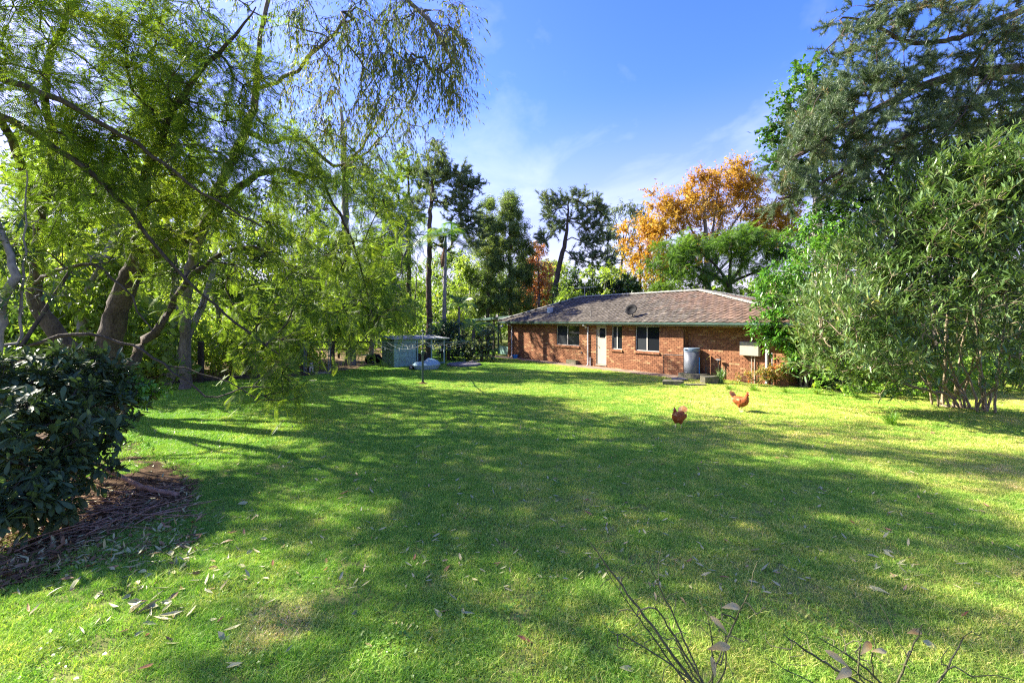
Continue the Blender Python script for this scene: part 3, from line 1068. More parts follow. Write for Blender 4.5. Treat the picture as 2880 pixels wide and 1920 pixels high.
# roof: underlay planes, tiles, caps, fascia, soffit, gutter
E0, E1, V0, V1, EZ, RZ = -14.25, 5.9, -0.45, 7.55, 2.52, 4.13
RU0, RU1, RV = -10.25, -1.3, 3.55
c0, c1, c2, c3 = (E0, V0, EZ), (E1, V0, EZ), (E1, V1, EZ), (E0, V1, EZ)
r0, r1 = (RU0, RV, RZ), (RU1, RV, RZ)
def roof_tile_mat():
    m, n, l = new_mat('roof_tile')
    out = n.new('ShaderNodeOutputMaterial')
    p = n.new('ShaderNodeBsdfPrincipled')
    p.inputs['Roughness'].default_value = 0.9
    p.inputs['Specular IOR Level'].default_value = 0.2
    l.new(p.outputs[0], out.inputs[0])
    g = n.new('ShaderNodeNewGeometry')
    nz = n.new('ShaderNodeTexNoise'); nz.inputs['Scale'].default_value = 5; nz.inputs['Detail'].default_value = 8; nz.inputs['Roughness'].default_value = 0.75
    l.new(g.outputs['Position'], nz.inputs['Vector'])
    # lichen-grey tiles, with a drift of brown fallen needles at the end under the pine
    sx = n.new('ShaderNodeSeparateXYZ'); l.new(g.outputs['Position'], sx.inputs[0])
    mr = n.new('ShaderNodeMapRange'); mr.inputs[1].default_value = 4.5; mr.inputs[2].default_value = 12.0
    l.new(sx.outputs[0], mr.inputs[0])
    n2 = n.new('ShaderNodeTexNoise'); n2.inputs['Scale'].default_value = 1.3; n2.inputs['Detail'].default_value = 6; n2.inputs['Roughness'].default_value = 0.7
    l.new(g.outputs['Position'], n2.inputs['Vector'])
    ad = n.new('ShaderNodeMath'); ad.operation = 'MULTIPLY_ADD'; ad.inputs[1].default_value = 0.75
    l.new(mr.outputs[0], ad.inputs[0]); l.new(n2.outputs[0], ad.inputs[2])
    st = n.new('ShaderNodeMapRange'); st.inputs[1].default_value = 0.78; st.inputs[2].default_value = 1.05
    l.new(ad.outputs[0], st.inputs[0])
    ra = ramp(n, [(0.3, (0.028, 0.024, 0.020)), (0.5, (0.090, 0.076, 0.058)), (0.72, (0.23, 0.205, 0.165))])
    rb = ramp(n, [(0.3, (0.050, 0.034, 0.026)), (0.55, (0.165, 0.105, 0.072)), (0.75, (0.31, 0.225, 0.165))])
    l.new(nz.outputs[0], ra.inputs[0]); l.new(nz.outputs[0], rb.inputs[0])
    mx = n.new('ShaderNodeMixRGB')
    l.new(st.outputs[0], mx.inputs[0]); l.new(ra.outputs[0], mx.inputs[1]); l.new(rb.outputs[0], mx.inputs[2])
    rv = rand_value(n, l)
    r2 = ramp(n, [(0, (0.7, 0.7, 0.7)), (1, (1.2, 1.2, 1.2))]); l.new(rv, r2.inputs[0])
    mu = n.new('ShaderNodeMixRGB'); mu.blend_type = 'MULTIPLY'; mu.inputs[0].default_value = 1
    l.new(mx.outputs[0], mu.inputs[1]); l.new(r2.outputs[0], mu.inputs[2])
    l.new(mu.outputs[0], p.inputs['Base Color'])
    b = n.new('ShaderNodeBump'); b.inputs['Strength'].default_value = 0.5; b.inputs['Distance'].default_value = 0.02
    l.new(nz.outputs[0], b.inputs['Height']); l.new(b.outputs[0], p.inputs['Normal'])
    return m
M_TILE = roof_tile_mat()
M_CAP = simple_mat('ridge_cap', (0.11, 0.115, 0.095), 0.9, 0.2, scale=6, col2=(0.30, 0.29, 0.25), bump=0.4)
dz = -0.03
mb = MB()
mb.add([tuple(np.add(q, (0, 0, dz))) for q in (c0, c1, c2, c3, r0, r1)], [(0, 1, 5, 4), (1, 2, 5), (2, 3, 4, 5), (3, 0, 4)])
roof = mb.build('roof', M_CONC, house)
# tile: width .30, length .38, an S-curved section and a raised lower lip
def tile_mesh():
    xs = [-0.15, -0.10, -0.05, 0.0, 0.06, 0.11, 0.15]
    zs = [0.030, 0.014, 0.008, 0.014, 0.036, 0.044, 0.032]
    t = MB()
    n = len(xs)
    vs = []
    for y, dzz in ((-0.19, 0.022), (0.19, 0.0)):
        for x, z in zip(xs, zs): vs.append((x, y, z + dzz))
    for x, z in zip(xs, zs): vs.append((x, -0.19, z + 0.022 - 0.032))
    fs = [(i, i + 1, n + i + 1, n + i) for i in range(n - 1)] + [(2 * n + i, 2 * n + i + 1, i + 1, i) for i in range(n - 1)]
    fs += [(2 * n, 0, n), (n - 1, 3 * n - 1, 2 * n - 1)]
    t.add(vs, fs)
    return t
TM = tile_mesh()
TME = TM.mesh('tile', M_TILE)
def slope_tiles(p0, p1, q0, q1, individual):
    """tiles over the trapezoid with eave p0-p1 and ridge q0-q1"""
    p0, p1, q0, q1 = (np.array(a, float) for a in (p0, p1, q0, q1))
    ex = unit(p1 - p0)
    mid = (p0 + p1) / 2
    h = (q0 - p0) - ex * ((q0 - p0) @ ex)
    H = np.linalg.norm(h); ey = h / H
    ez = np.cross(ex, ey)
    W = (p1 - p0) @ ex
    a0 = (q0 - p0) @ ex; a1 = (q1 - p0) @ ex
    out = []
    rows = int(H / 0.32) + 1
    for r in range(rows):
        y = 0.10 + r * 0.32
        f = min(y / H, 1)
        lo, hi = a0 * f - 0.05, W - (W - a1) * f + 0.05
        x = 0.15 - (0.15 if r % 2 else 0)
        while x < W:
            if lo <= x <= hi and y < H:
                out.append((p0 + ex * x + ey * y, Matrix(np.stack([ex, ey, ez], 1).tolist())))
            x += 0.30
    return out
front_tiles = slope_tiles(c0, c1, r0, r1, True)
end_tiles = slope_tiles(c1, c2, r1, r1, False)
left_tiles = slope_tiles(c3, c0, r0, r0, False)
tile_order = sorted(range(len(front_tiles)), key=lambda i: -front_tiles[i][0][0])
singles = set([i for i in tile_order if front_tiles[i][0][0] < 3.6][:300])
rest = MB()
for i, (pos, R) in enumerate(front_tiles + end_tiles + left_tiles):
    jz = random.uniform(-0.004, 0.006)
    a = random.uniform(-0.02, 0.02)
    Rj = R @ Matrix.Rotation(a, 3, 'Z') @ Matrix.Rotation(random.uniform(-0.012, 0.02), 3, 'X')
    if i in singles:
        o = link('tile', TME, None, roof, pos + np.array([0, 0, jz]))
        o.rotation_euler = Rj.to_euler()
    else:
        M = np.array(Rj)
        rest.add([M @ np.array(q) + pos + (0, 0, jz) for q in TM.v], TM.f)
tag(rest.build('tiles', M_TILE, roof), kind='stuff')
# hip and ridge caps, each a half-round piece
def cap_mesh():
    t = MB()
    k = 7
    vs = []
    for y, r in ((-0.21, 0.13), (0.21, 0.115)):
        for i in range(k):
            w = math.pi * i / (k - 1)
            vs.append((math.cos(w) * r, y, math.sin(w) * r * 0.72))
    fs = [(i, i + 1, k + i + 1, k + i) for i in range(k - 1)] + [tuple(reversed(range(k))), tuple(range(k, 2 * k))]
    t.add(vs, fs)
    return t.mesh('ridge_cap', M_CAP)
CAPME = cap_mesh()
def caps(a, b):
    a, b = np.array(a, float), np.array(b, float)
    d = b - a
    n = int(np.linalg.norm(d) / 0.40)
    q = Vector(d).to_track_quat('Y', 'Z')
    for i in range(n):
        o = link('ridge_cap', CAPME, None, roof, a + d * (i + 0.5) / n + np.array([0, 0, 0.03 + random.uniform(0, 0.01)]))
        o.rotation_euler = q.to_euler()
caps(r0, r1); caps(c1, r1); caps(c0, r0); caps(c2, r1)
# fascia, soffit, gutter
mb = MB()
mb.box(E0 + 0.02, E1 - 0.02, V0 + 0.06, V0 + 0.085, 2.33, 2.50)
mb.box(E1 - 0.045, E1 - 0.02, V0 + 0.088, V1 - 0.02, 2.33, 2.50)
mb.box(E0 + 0.02, E0 + 0.045, V0 + 0.088, V1 - 0.02, 2.33, 2.50)
mb.build('fascia', M_CREAM, house)
mb = MB(); mb.box(E0 + 0.05, E1 - 0.05, V0 + 0.09, 7.5, 2.342, 2.352); mb.build('soffit', M_CREAM, house)
mb = MB()
prof = [(0.055, 2.39), (-0.045, 2.385), (-0.075, 2.41), (-0.08, 2.50), (-0.065, 2.515), (-0.06, 2.50), (-0.05, 2.42), (0.055, 2.41)]
def gutter(mb, x0, x1, v):
    n = len(prof)
    mb.add([(x0, v + a, z) for a, z in prof] + [(x1, v + a, z) for a, z in prof],
           [(i, (i + 1) % n, n + (i + 1) % n, n + i) for i in range(n)] + [tuple(range(n)), tuple(reversed(range(n, 2 * n)))])
gutter(mb, E0, E1, V0)
mb.build('gutter', M_GREEN, house)
def downpipe(u, v, r=0.045, z0=0.04, name='downpipe', off=-0.30):
    m_ = MB()
    m_.tube([(u, V0 + 0.02, 2.40), (u, V0 + 0.02, 2.31), (u, v - 0.07, 2.16), (u, v - 0.07, z0 + 0.08), (u, v - 0.13, z0)], r, 10)
    return m_.build(name, M_WHITEPIPE, house, smooth=False)
downpipe(-13.2, 0.0); downpipe(-5.96, 0.0); downpipe(3.52, 0.40, 0.055)
m_ = MB(); m_.tube([(-5.79, -0.05, 0.02), (-5.79, -0.05, 0.52)], 0.035, 10); m_.build('vent_pipe', M_WHITEPIPE, house)
m_ = MB(); m_.tube([(3.72, 0.34, 0.02), (3.72, 0.34, 1.30)], 0.02, 8); m_.build('vent_pipe', M_WHITEPIPE, house)
m_ = MB(); m_.tube([(-1.05, -0.012, 0.05), (-1.05, -0.016, 0.95), (-0.95, -0.016, 0.97), (0.0, -0.016, 0.99)], 0.010, 6); m_.build('wall_pipe', M_DARKMETAL, house)
# eave floodlights, vents in the wall, roof light, pipe flashing, aerial
m_ = MB(); m_.tube([(-13.9, -0.33, 2.30), (-13.9, -0.38, 2.20)], 0.02); m_.ball((-13.98, -0.45, 2.16), (0.08, 0.09, 0.07)); m_.ball((-13.80, -0.45, 2.17), (0.07, 0.08, 0.07)); m_.build('flood_light', M_WHITEPIPE, house, smooth=True)
m_ = MB(); m_.tube([(-5.98, -0.03, 2.20), (-5.98, -0.10, 2.18)], 0.015); m_.ball((-6.06, -0.14, 2.17), 0.055); m_.ball((-5.88, -0.14, 2.17), 0.055); m_.build('wall_light', M_WHITEPIPE, house, smooth=True)
m_ = MB(); m_.box(-6.55, -6.47, -0.04, -0.001, 0.70, 0.78); m_.build('wall_vent', M_DARKMETAL, house)
def roof_z(v): return EZ + (v - V0) / (RV - V0) * (RZ - EZ)
m_ = MB(); m_.box(-10.45, -10.1, 0.75, 1.0, roof_z(0.8) - 0.05, roof_z(0.8) + 0.42); rl = m_.build('roof_light', M_WHITEPIPE, roof, bevel=0.02)
m_ = MB(); m_.box(-10.40, -10.15, 0.735, 0.748, roof_z(0.8) + 0.08, roof_z(0.8) + 0.36); m_.build('roof_light_pane', simple_mat('roof_light_pane', (0.35, 0.45, 0.55), 0.2, 0.6), roof)
m_ = MB(); m_.tube([(-5.9, 0.1, roof_z(0.1) - 0.02), (-5.9, 0.1, roof_z(0.1) + 0.42)], 0.03, 8); m_.build('flue_pipe', M_CONC, roof)
m_ = MB(); m_.tube([(-11.2, 5.0, 3.2), (-11.2, 5.0, 5.0)], 0.02, 6)
m_.tube([(-12.3, 5.0, 4.95), (-10.1, 5.0, 4.95)], 0.012, 6)
for i in range(7): m_.tube([(-12.2 + i * 0.33, 4.6 + i * 0.02, 4.95), (-12.2 + i * 0.33, 5.4 - i * 0.02, 4.95)], 0.006, 5)
m_.build('aerial', M_ALU, roof)

def on_house(u, v, z=0.0):
    q = HC + HU * u + HV * v
    return (q[0], q[1], z)

# path along the wall
mb = MB(); mb.box(-15.6, 0.05, -0.92, 0.014, -0.1, 0.035)
po = mb.build('path', path_m, None, (HC[0], HC[1], 0), rot=(0, 0, HROT))
tag(po, 'strip of brown concrete path along the foot of the brick wall', 'path', kind='structure')

# ------------------------------------------------------------------ satellite dish on the eave
sd = empty('satellite_dish', on_house(-2.98, 0.05, roof_z(0.05) + 0.02), HROT)
sd.scale = (0.82, 0.82, 0.66)
tag(sd, 'dark grey satellite dish on the tiled roof above the wide window', 'satellite dish')
m_ = MB(); m_.tube([(0.06, 0, -0.03), (0.06, 0, 0.48), (0.0, -0.03, 0.56)], 0.022, 8); m_.tube([(-0.32, -0.1, 0.0), (-0.1, -0.02, 0.04), (0.06, 0, 0.18)], 0.012, 6); m_.build('mast', M_DARKMETAL, sd)
m_ = MB()
prof2 = [(0.0, 0.0)] + [(0.40 * k / 6, 0.09 * (k / 6) ** 2) for k in range(1, 7)]
m_.lathe([(0.02, -0.012), (0.41, 0.085), (0.41, 0.10), (0.3, 0.062), (0.15, 0.014), (0.02, 0.0)], 28, sx=0.95, sy=1.05)
m_.build('reflector', M_BLACK, sd, (0, -0.03, 0.58), smooth=True, rot=(math.radians(68), 0, math.radians(14)))
m_ = MB(); m_.tube([(0.0, -0.05, 0.25), (-0.22, -0.38, 0.42)], 0.012, 6); m_.tube([(-0.22, -0.38, 0.40), (-0.20, -0.34, 0.50)], 0.03, 8); m_.build('feed_arm', M_DARKMETAL, sd)

# ------------------------------------------------------------------ water heater on its concrete block
hb = MB(); hb.box(0.02, 1.15, -0.45, 0.385, -0.05, 0.22)
o = hb.build('concrete_plinth', M_CONC_MOSS, None, (HC[0], HC[1], 0), rot=(0, 0, HROT), bevel=0.015)
tag(o, 'mossy concrete block under the grey water heater', 'plinth')
wh = empty('water_heater', on_house(0.42, 0.02, 0.222), HROT)
tag(wh, 'upright grey cylinder water heater standing against the brick wall', 'water heater')
m_ = MB(); m_.lathe([(0.335, 0.0), (0.345, 0.015), (0.345, 0.96)], 36); m_.build('tank', M_GREY, wh, smooth=False).data.polygons.foreach_set('use_smooth', [True] * 72 + [False] * 2)
m_ = MB(); m_.lathe([(0.35, 0.962), (0.352, 1.08), (0.335, 1.12), (0.05, 1.125)], 36); m_.build('cap', M_BLUEGREY, wh)
m_ = MB()
for k in range(-3, 4):
    w = -math.pi / 2 + k * 0.07 - 0.25
    m_.box(0.353 * math.cos(w) - 0.012, 0.353 * math.cos(w) + 0.012, 0.353 * math.sin(w) - 0.006, 0.353 * math.sin(w) + 0.006, 1.03, 1.07)
m_.build('control_panel', M_BLACK, wh)
m_ = MB(); w = -math.pi / 2 - 0.3
m_.add([(0.3475 * math.cos(w + a), 0.3475 * math.sin(w + a), z) for z in (0.02, 0.06) for a in (-0.18, 0, 0.18)], [(0, 1, 4, 3), (1, 2, 5, 4)])
m_.build('sticker', M_WHITEPIPE, wh)
M_BLUE = simple_mat('blue_pipe', (0.02, 0.20, 0.55), 0.5, 0.4)
m_ = MB(); m_.tube([(0.42, -0.1, 0.0), (0.42, -0.1, 0.72)], 0.02, 8); m_.build('inlet_pipe', M_BLUE, wh)
m_ = MB(); m_.tube([(0.62, 0.1, 0.0), (0.62, 0.1, 0.65)], 0.012, 8); m_.tube([(0.62, 0.1, 0.0), (0.62, 0.1, 0.3)], 0.03, 8); m_.build('relief_pipe', M_DARKMETAL, wh)
m_ = MB(); m_.tube([(0.80, 0.15, 0.0), (0.80, 0.15, 1.02), (0.72, 0.20, 1.06)], 0.018, 8); m_.build('copper_pipe', M_COPPER, wh)
m_ = MB(); m_.tube([(0.58, 0.15, 0.62), (0.70, 0.17, 0.75), (0.80, 0.17, 0.8)], 0.012, 6); m_.build('gas_pipe', simple_mat('gas_yellow', (0.4, 0.3, 0.05)), wh)

# meter box
bx = empty('meter_box', on_house(2.88, 0.40, 1.42), HROT)
tag(bx, 'cream metal meter box fixed high on the brick wall', 'meter box')
m_ = MB(); m_.box(-0.39, 0.39, -0.20, -0.002, -0.29, 0.29); m_.build('cabinet', M_CREAM, bx, bevel=0.012)
m_ = MB(); m_.box(-0.375, 0.375, -0.212, -0.2035, -0.275, 0.275); m_.build('door', M_CREAM, bx, bevel=0.004)
for xx in (0.05, 0.17):
    m_ = MB(); m_.tube([(xx, -0.08, -0.29), (xx, -0.08, -1.4)], 0.022, 8); m_.build('conduit', M_CREAM, bx)
# garden tap and shovel by the heater
gt = empty('garden_tap', on_house(1.55, 0.24, 0), HROT)
tag(gt, 'dark garden tap standpipe between water heater and meter box', 'tap')
m_ = MB(); m_.tube([(0, 0, 0), (0, 0, 0.80)], 0.022, 8); m_.build('standpipe', M_TIMBER, gt)
m_ = MB(); m_.tube([(-0.10, 0, 0.87), (0.10, 0, 0.87)], 0.05, 8); m_.tube([(0, 0, 0.80), (0, 0, 0.9)], 0.035, 8); m_.tube([(0, -0.02, 0.80), (0, -0.12, 0.76)], 0.02, 8); m_.build('tap_head', M_DARKMETAL, gt)

# concrete bits in the grass before the heater
def rock_block(name, label, loc, size, rz, mat, cat, rx=0.0):
    m_ = MB()
    x, y, z = size
    j = lambda: random.uniform(-0.08, 0.08)
    c = [(-x / 2, -y / 2, 0), (x / 2, -y / 2, 0), (x / 2, y / 2, 0), (-x / 2, y / 2, 0), (-x / 2, -y / 2, z), (x / 2, -y / 2, z), (x / 2, y / 2, z), (-x / 2, y / 2, z)]
    c = [(a + j() * x, b + j() * y, d + (j() * z if d > 0 else 0)) for a, b, d in c]
    m_.add(c, [(3, 2, 1, 0), (4, 5, 6, 7), (0, 1, 5, 4), (1, 2, 6, 5), (2, 3, 7, 6), (3, 0, 4, 7)])
    o = m_.build(name, mat, None, loc, rot=(rx, 0, rz), bevel=0.02)
    tag(o, label, cat)
    return o
p = gr(1906, 1072); rock_block('concrete_slab', 'flat grey paving slab leaning beside the concrete plinth', (p[0] + 0.1, p[1] + 0.1, 0.06), (0.62, 0.40, 0.06), 0.2, M_CONC, 'paver', 0.10)
p = gr(1985, 1078); rock_block('cut_log', 'short mossy tree stump in front of the water heater plinth', (p[0] + 0.15, p[1], 0), (0.62, 0.42, 0.30), 0.1, M_CONC_MOSS, 'stump')
p = gr(1892, 1083); rock_block('garden_rock', 'low mossy rock in the grass at the lawn side of the plinth', (p[0], p[1], -0.02), (0.75, 0.4, 0.22), -0.25, M_CONC_MOSS, 'rock')
p = gr(1950, 1083); rock_block('edging_stone', 'thin mossy edging stone lying before the stump', (p[0], p[1] - 0.2, -0.02), (0.9, 0.22, 0.10), 0.05, M_CONC_MOSS, 'rock')
# planter box of bricks by the wall, blue pot by the left downpipe
p = on_house(-7.15, -0.14, 0.035); pl = empty('planter_trough', p, HROT)
tag(pl, 'small dark mossy trough on the path under the left window', 'planter')
m_ = MB(); m_.box(-0.40, 0.40, -0.12, 0.11, 0, 0.05); m_.box(-0.40, 0.40, -0.12, -0.08, 0.05, 0.24); m_.box(-0.40, 0.40, 0.07, 0.11, 0.05, 0.24); m_.box(-0.40, -0.36, -0.08, 0.07, 0.05, 0.24); m_.box(0.36, 0.40, -0.08, 0.07, 0.05, 0.24); m_.build('trough', M_CONC_MOSS, pl)
m_ = MB(); m_.box(-0.36, 0.36, -0.08, 0.07, 0.05, 0.20); m_.build('soil', M_SOIL, pl)
p = on_house(-12.55, -0.25, 0.035); pt = empty('blue_bucket', p)
tag(pt, 'small blue bucket on the path beside the corner downpipe', 'bucket')
m_ = MB(); m_.lathe([(0.16, 0), (0.21, 0.20), (0.225, 0.21), (0.20, 0.20), (0.15, 0.02)], 20); m_.build('pail', M_BLUE, pt)
m_ = MB(); m_.tube([(0, 0.1, 0.1), (-0.02, 0.12, 0.3), (-0.03, 0.14, 0.48)], 0.012, 6); m_.build('handle', M_CONC, pt)

# ================================================================== carport behind the end of the house
cp = empty('carport', on_house(-14.0, 0.6, 0), HROT)
tag(cp, 'green flat-roofed carport at the end of the brick house', 'carport')
m_ = MB()
m_.add([(-6.2, 0.2, 2.50), (0.2, 0.2, 2.78), (0.2, 5.2, 2.78), (-6.2, 5.2, 2.50), (-6.2, 0.2, 2.68), (0.2, 0.2, 2.96), (0.2, 5.2, 2.96), (-6.2, 5.2, 2.68)],
       [(3, 2, 1, 0), (4, 5, 6, 7), (0, 1, 5, 4), (1, 2, 6, 5), (2, 3, 7, 6), (3, 0, 4, 7)])
m_.build('roof', M_GREEN, cp)
for x in (-5.9, -3.0, -0.2):
    for y in (0.4, 5.0):
        m_ = MB(); m_.box(x - 0.06, x + 0.06, y - 0.06, y + 0.06, 0, 2.62 + x * 0.02); m_.build('post', M_TIMBER, cp)
for i in range(4):
    m_ = MB(); m_.box(-2.2, -0.3, 0.30, 0.325, 0.06 + i * 0.15, 0.06 + i * 0.15 + 0.142); m_.build('board', M_GREEN_PALE, cp)
m_ = MB(); m_.box(-2.3, -2.2, 0.26, 0.36, 0, 2.4); m_.build('post', M_GREEN, cp)

# ================================================================== shed and aviary
SA = np.array([-6.45, 25.0]); SF = np.array([0.743, 0.669])
shed = empty('garden_shed', (SA[0], SA[1], 0), math.atan2(SF[1], SF[0]))
tag(shed, 'low green board shed with a wire-fronted open bay behind the clothesline', 'shed')
H_ = 1.52
pw = 0.26
for i in range(5):
    m_ = MB(); m_.box(i * pw + 0.045, i * pw + pw - 0.012 + 0.045, -0.02, 0.0, 0.02, H_ + random.uniform(-0.01, 0.0)); m_.build('board', M_GREEN_PALE, shed)
M_GREEN_SHADE = simple_mat('shaded_green_paint', (0.11, 0.19, 0.145), 0.75, 0.25, noise=0.25, scale=4, bump=0.2)  # darker copy of the board green, shade put into the colour
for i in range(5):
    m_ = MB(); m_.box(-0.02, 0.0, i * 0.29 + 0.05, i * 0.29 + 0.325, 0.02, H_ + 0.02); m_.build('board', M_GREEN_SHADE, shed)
for x, y in ((-0.02, -0.02),):
    m_ = MB(); m_.box(x - 0.025, x + 0.06, y - 0.025, y + 0.06, 0, H_ + 0.02); m_.build('corner_post', M_GREEN_PALE, shed)
m_ = MB(); m_.box(0.0, 0.03, 0.0, 1.5, 0, 1.48); m_.box(1.36, 1.40, 0.02, 1.5, 0, 1.48); m_.box(0.03, 3.3, 1.5, 1.53, 0.02, 0.6); m_.build('inner_wall', M_TIMBER, shed)
for x in (1.42, 2.35, 3.22):
    m_ = MB(); m_.box(x - 0.035, x + 0.035, -0.03, 0.04, 0, H_ - 0.01); m_.build('post', M_GREEN_PALE, shed)
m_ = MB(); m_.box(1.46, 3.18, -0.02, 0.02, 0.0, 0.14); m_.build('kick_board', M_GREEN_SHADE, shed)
m_ = MB()
for k in range(18):
    m_.tube([(1.46 + k * 0.098, 0.0, 0.14), (1.46 + k * 0.098, 0.0, 1.5)], 0.003, 4)
for k in range(14):
    m_.tube([(1.46, 0.002, 0.2 + k * 0.095), (3.18, 0.002, 0.2 + k * 0.095)], 0.003, 4)
m_.build('wire_mesh', M_DARKMETAL, shed)
m_ = MB()
nx = 48
vs, fs = [], []
for i in range(nx + 1):
    x = -0.2 + 3.75 * i / nx
    z = 1.56 + (0.018 if i % 2 else 0) - 0.012 * x
    for y, dz_ in ((-0.22, 0), (1.75, 0.14)): vs.append((x, y, z + dz_))
for i in range(nx): fs.append((i * 2, i * 2 + 2, i * 2 + 3, i * 2 + 1))
nb = len(vs)
vs += [(a, b, c - 0.02) for a, b, c in vs]
fs += [tuple(reversed([nb + i for i in f])) for f in fs[:nx]]
fs += [(i * 2, nb + i * 2, nb + i * 2 + 2, i * 2 + 2) for i in range(nx)]
m_.add(vs, fs)
m_.build('roof', simple_mat('grey_roof_sheet', (0.22, 0.23, 0.22), 0.6, 0.4, noise=0.25, scale=5), shed)
m_ = MB(); m_.box(-0.06, 3.4, -0.06, -0.025, 1.455, 1.555); m_.build('fascia', M_GREEN_PALE, shed)

# ================================================================== rotary clothesline
M_HOIST = simple_mat('dark_green_steel', (0.018, 0.045, 0.038), 0.5, 0.4, noise=0.2)
M_LINE = simple_mat('white_line', (0.20, 0.21, 0.19), 0.7, 0.2)
hp = gr(1189, 1080)
ho = empty('rotary_clothesline', hp, math.radians(12))
tag(ho, 'dark green rotary clothesline with sagging white lines standing in the lawn', 'clothesline')
m_ = MB(); m_.tube([(0, 0, 0.0), (0, 0, 1.25)], 0.042, 14); m_.tube([(0, 0, 1.25), (0, 0, 2.15)], 0.028, 12); m_.build('mast', M_HOIST, ho)
m_ = MB(); m_.lathe([(0.26, -0.01), (0.20, 0.03), (0.10, 0.06), (0.05, 0.10)], 16); m_.build('base_collar', M_SOIL, ho)
m_ = MB(); m_.lathe([(0.05, 1.18), (0.07, 1.2), (0.07, 1.32), (0.05, 1.35)], 12); m_.tube([(0.05, 0, 1.26), (0.16, 0, 1.26), (0.16, 0, 1.18)], 0.012, 6); m_.build('winder', M_HOIST, ho)
m_ = MB(); m_.lathe([(0.06, 2.13), (0.07, 2.17), (0.04, 2.22)], 10); m_.build('top_cap', M_HOIST, ho)
AL = 1.88
AZ = 1.66
for k in range(4):
    w = k * math.pi / 2
    c, s = math.cos(w), math.sin(w)
    m_ = MB(); m_.tube([(0, 0, AZ - 0.02), (c * AL, s * AL, AZ + 0.06)], 0.02, 8); m_.build('arm', M_HOIST, ho)
    m_ = MB(); m_.tube([(0, 0, 2.14), (c * 0.95, s * 0.95, AZ + 0.03)], 0.013, 6); m_.build('stay', M_HOIST, ho)
pegs = []
for ring, rr in enumerate((0.9, 1.4, 1.84)):
    for k in range(4):
        a = np.array([math.cos(k * math.pi / 2), math.sin(k * math.pi / 2)]) * rr
        b = np.array([math.cos((k + 1) * math.pi / 2), math.sin((k + 1) * math.pi / 2)]) * rr
        sag = 0.13 * rr + random.uniform(0.0, 0.10)
        zz = AZ + 0.06 * rr / AL + 0.02
        pts = []
        for i in range(15):
            t = i / 14
            q = a + (b - a) * t
            pts.append((q[0], q[1], zz - sag * 4 * t * (1 - t)))
        m_ = MB(); m_.tube(pts, 0.0045, 5); m_.build('line', M_LINE, ho)
        for _ in range(2):
            i = random.randint(2, 12)
            pegs.append(pts[i])
pm = MB()
pm.add([(-0.006, -0.009, -0.075), (0.006, -0.009, -0.075), (0.006, 0.009, -0.075), (-0.006, 0.009, -0.075), (-0.008, -0.005, 0.02), (0.008, -0.005, 0.02), (0.008, 0.005, 0.02), (-0.008, 0.005, 0.02)],
       [(3, 2, 1, 0), (4, 5, 6, 7), (0, 1, 5, 4), (1, 2, 6, 5), (2, 3, 7, 6), (3, 0, 4, 7)])
PEG = pm.mesh('peg', simple_mat('peg_plastic', (0.22, 0.25, 0.23), 0.5, 0.4))
for q in pegs:
    o = link('peg', PEG, None, ho, q); o.rotation_euler = (0, random.uniform(-0.2, 0.2), random.uniform(0, 3)); o.scale = (1.6, 1.6, 1.15)

# ================================================================== shell sandpit, tank lid, barbecue
M_SHELL = simple_mat('pale_blue_plastic', (0.25, 0.37, 0.40), 0.4, 0.45, noise=0.06, scale=3)
sp = gr(1190, 1041)
sh = empty('shell_sandpit', (sp[0], sp[1] + 0.5, 0), math.radians(8))
tag(sh, 'pale blue plastic shell sandpit with closed lid in front of the green shed', 'sandpit')
def shell_outline(a, b, n=28, hinge=0.45):
    pts = []
    for i in range(n):
        w = 2 * math.pi * i / n
        x, y = math.cos(w), math.sin(w)
        r = 1 + 0.02 * math.cos(9 * w)
        if x < -0.75: x = -0.75 - (abs(x) - 0.75) * 0.35
        pts.append((a * x * r, b * y * r))
    return pts
def loft(mb, rings):
    n = len(rings[0])
    vs = [q for r in rings for q in r]
    fs = []
    for i in range(len(rings) - 1):
        for k in range(n):
            k2 = (k + 1) % n
            fs.append((i * n + k, i * n + k2, (i + 1) * n + k2, (i + 1) * n + k))
    fs.append(tuple(reversed(range(n)))); fs.append(tuple((len(rings) - 1) * n + k for k in range(n)))
    return mb.add(vs, fs)
def ring(a, b, z, zr=0.0):
    o_ = shell_outline(a, b)
    return [(x, y, z + zr * max(0, x / a) ) for x, y in o_]
m_ = MB(); loft(m_, [ring(0.66, 0.56, 0.0), ring(0.72, 0.62, 0.10), ring(0.75, 0.65, 0.22)]); m_.build('tub', M_SHELL, sh)
m_ = MB(); loft(m_, [ring(0.79, 0.69, 0.222), ring(0.79, 0.69, 0.27, 0.02), ring(0.66, 0.56, 0.36, 0.10), ring(0.40, 0.34, 0.40, 0.16), ring(0.15, 0.12, 0.415, 0.18)]); lid = m_.build('lid', M_SHELL, sh)
for k in range(-3, 4):
    w = k * 0.30
    m_ = MB(); pts = []
    for t in (0.25, 0.5, 0.75, 0.93):
        z = 0.27 + 0.15 * (1 - t ** 2) + 0.10 * max(0, t * math.cos(w)) * (1 - t ** 4) + 0.022
        pts.append((0.72 * t * math.cos(w), 0.63 * t * math.sin(w), z))
    m_.tube(pts, [0.01, 0.02, 0.024, 0.012], 6); m_.build('rib', M_SHELL, lid)
m_ = MB(); m_.box(-0.80, -0.62, -0.45, 0.35, 0.02, 0.215); m_.build('hinge_block', M_DARKMETAL, sh)
m_ = MB(); m_.box(-0.72, -0.64, -0.462, -0.453, 0.13, 0.19); m_.build('label', M_WHITEPIPE, sh)

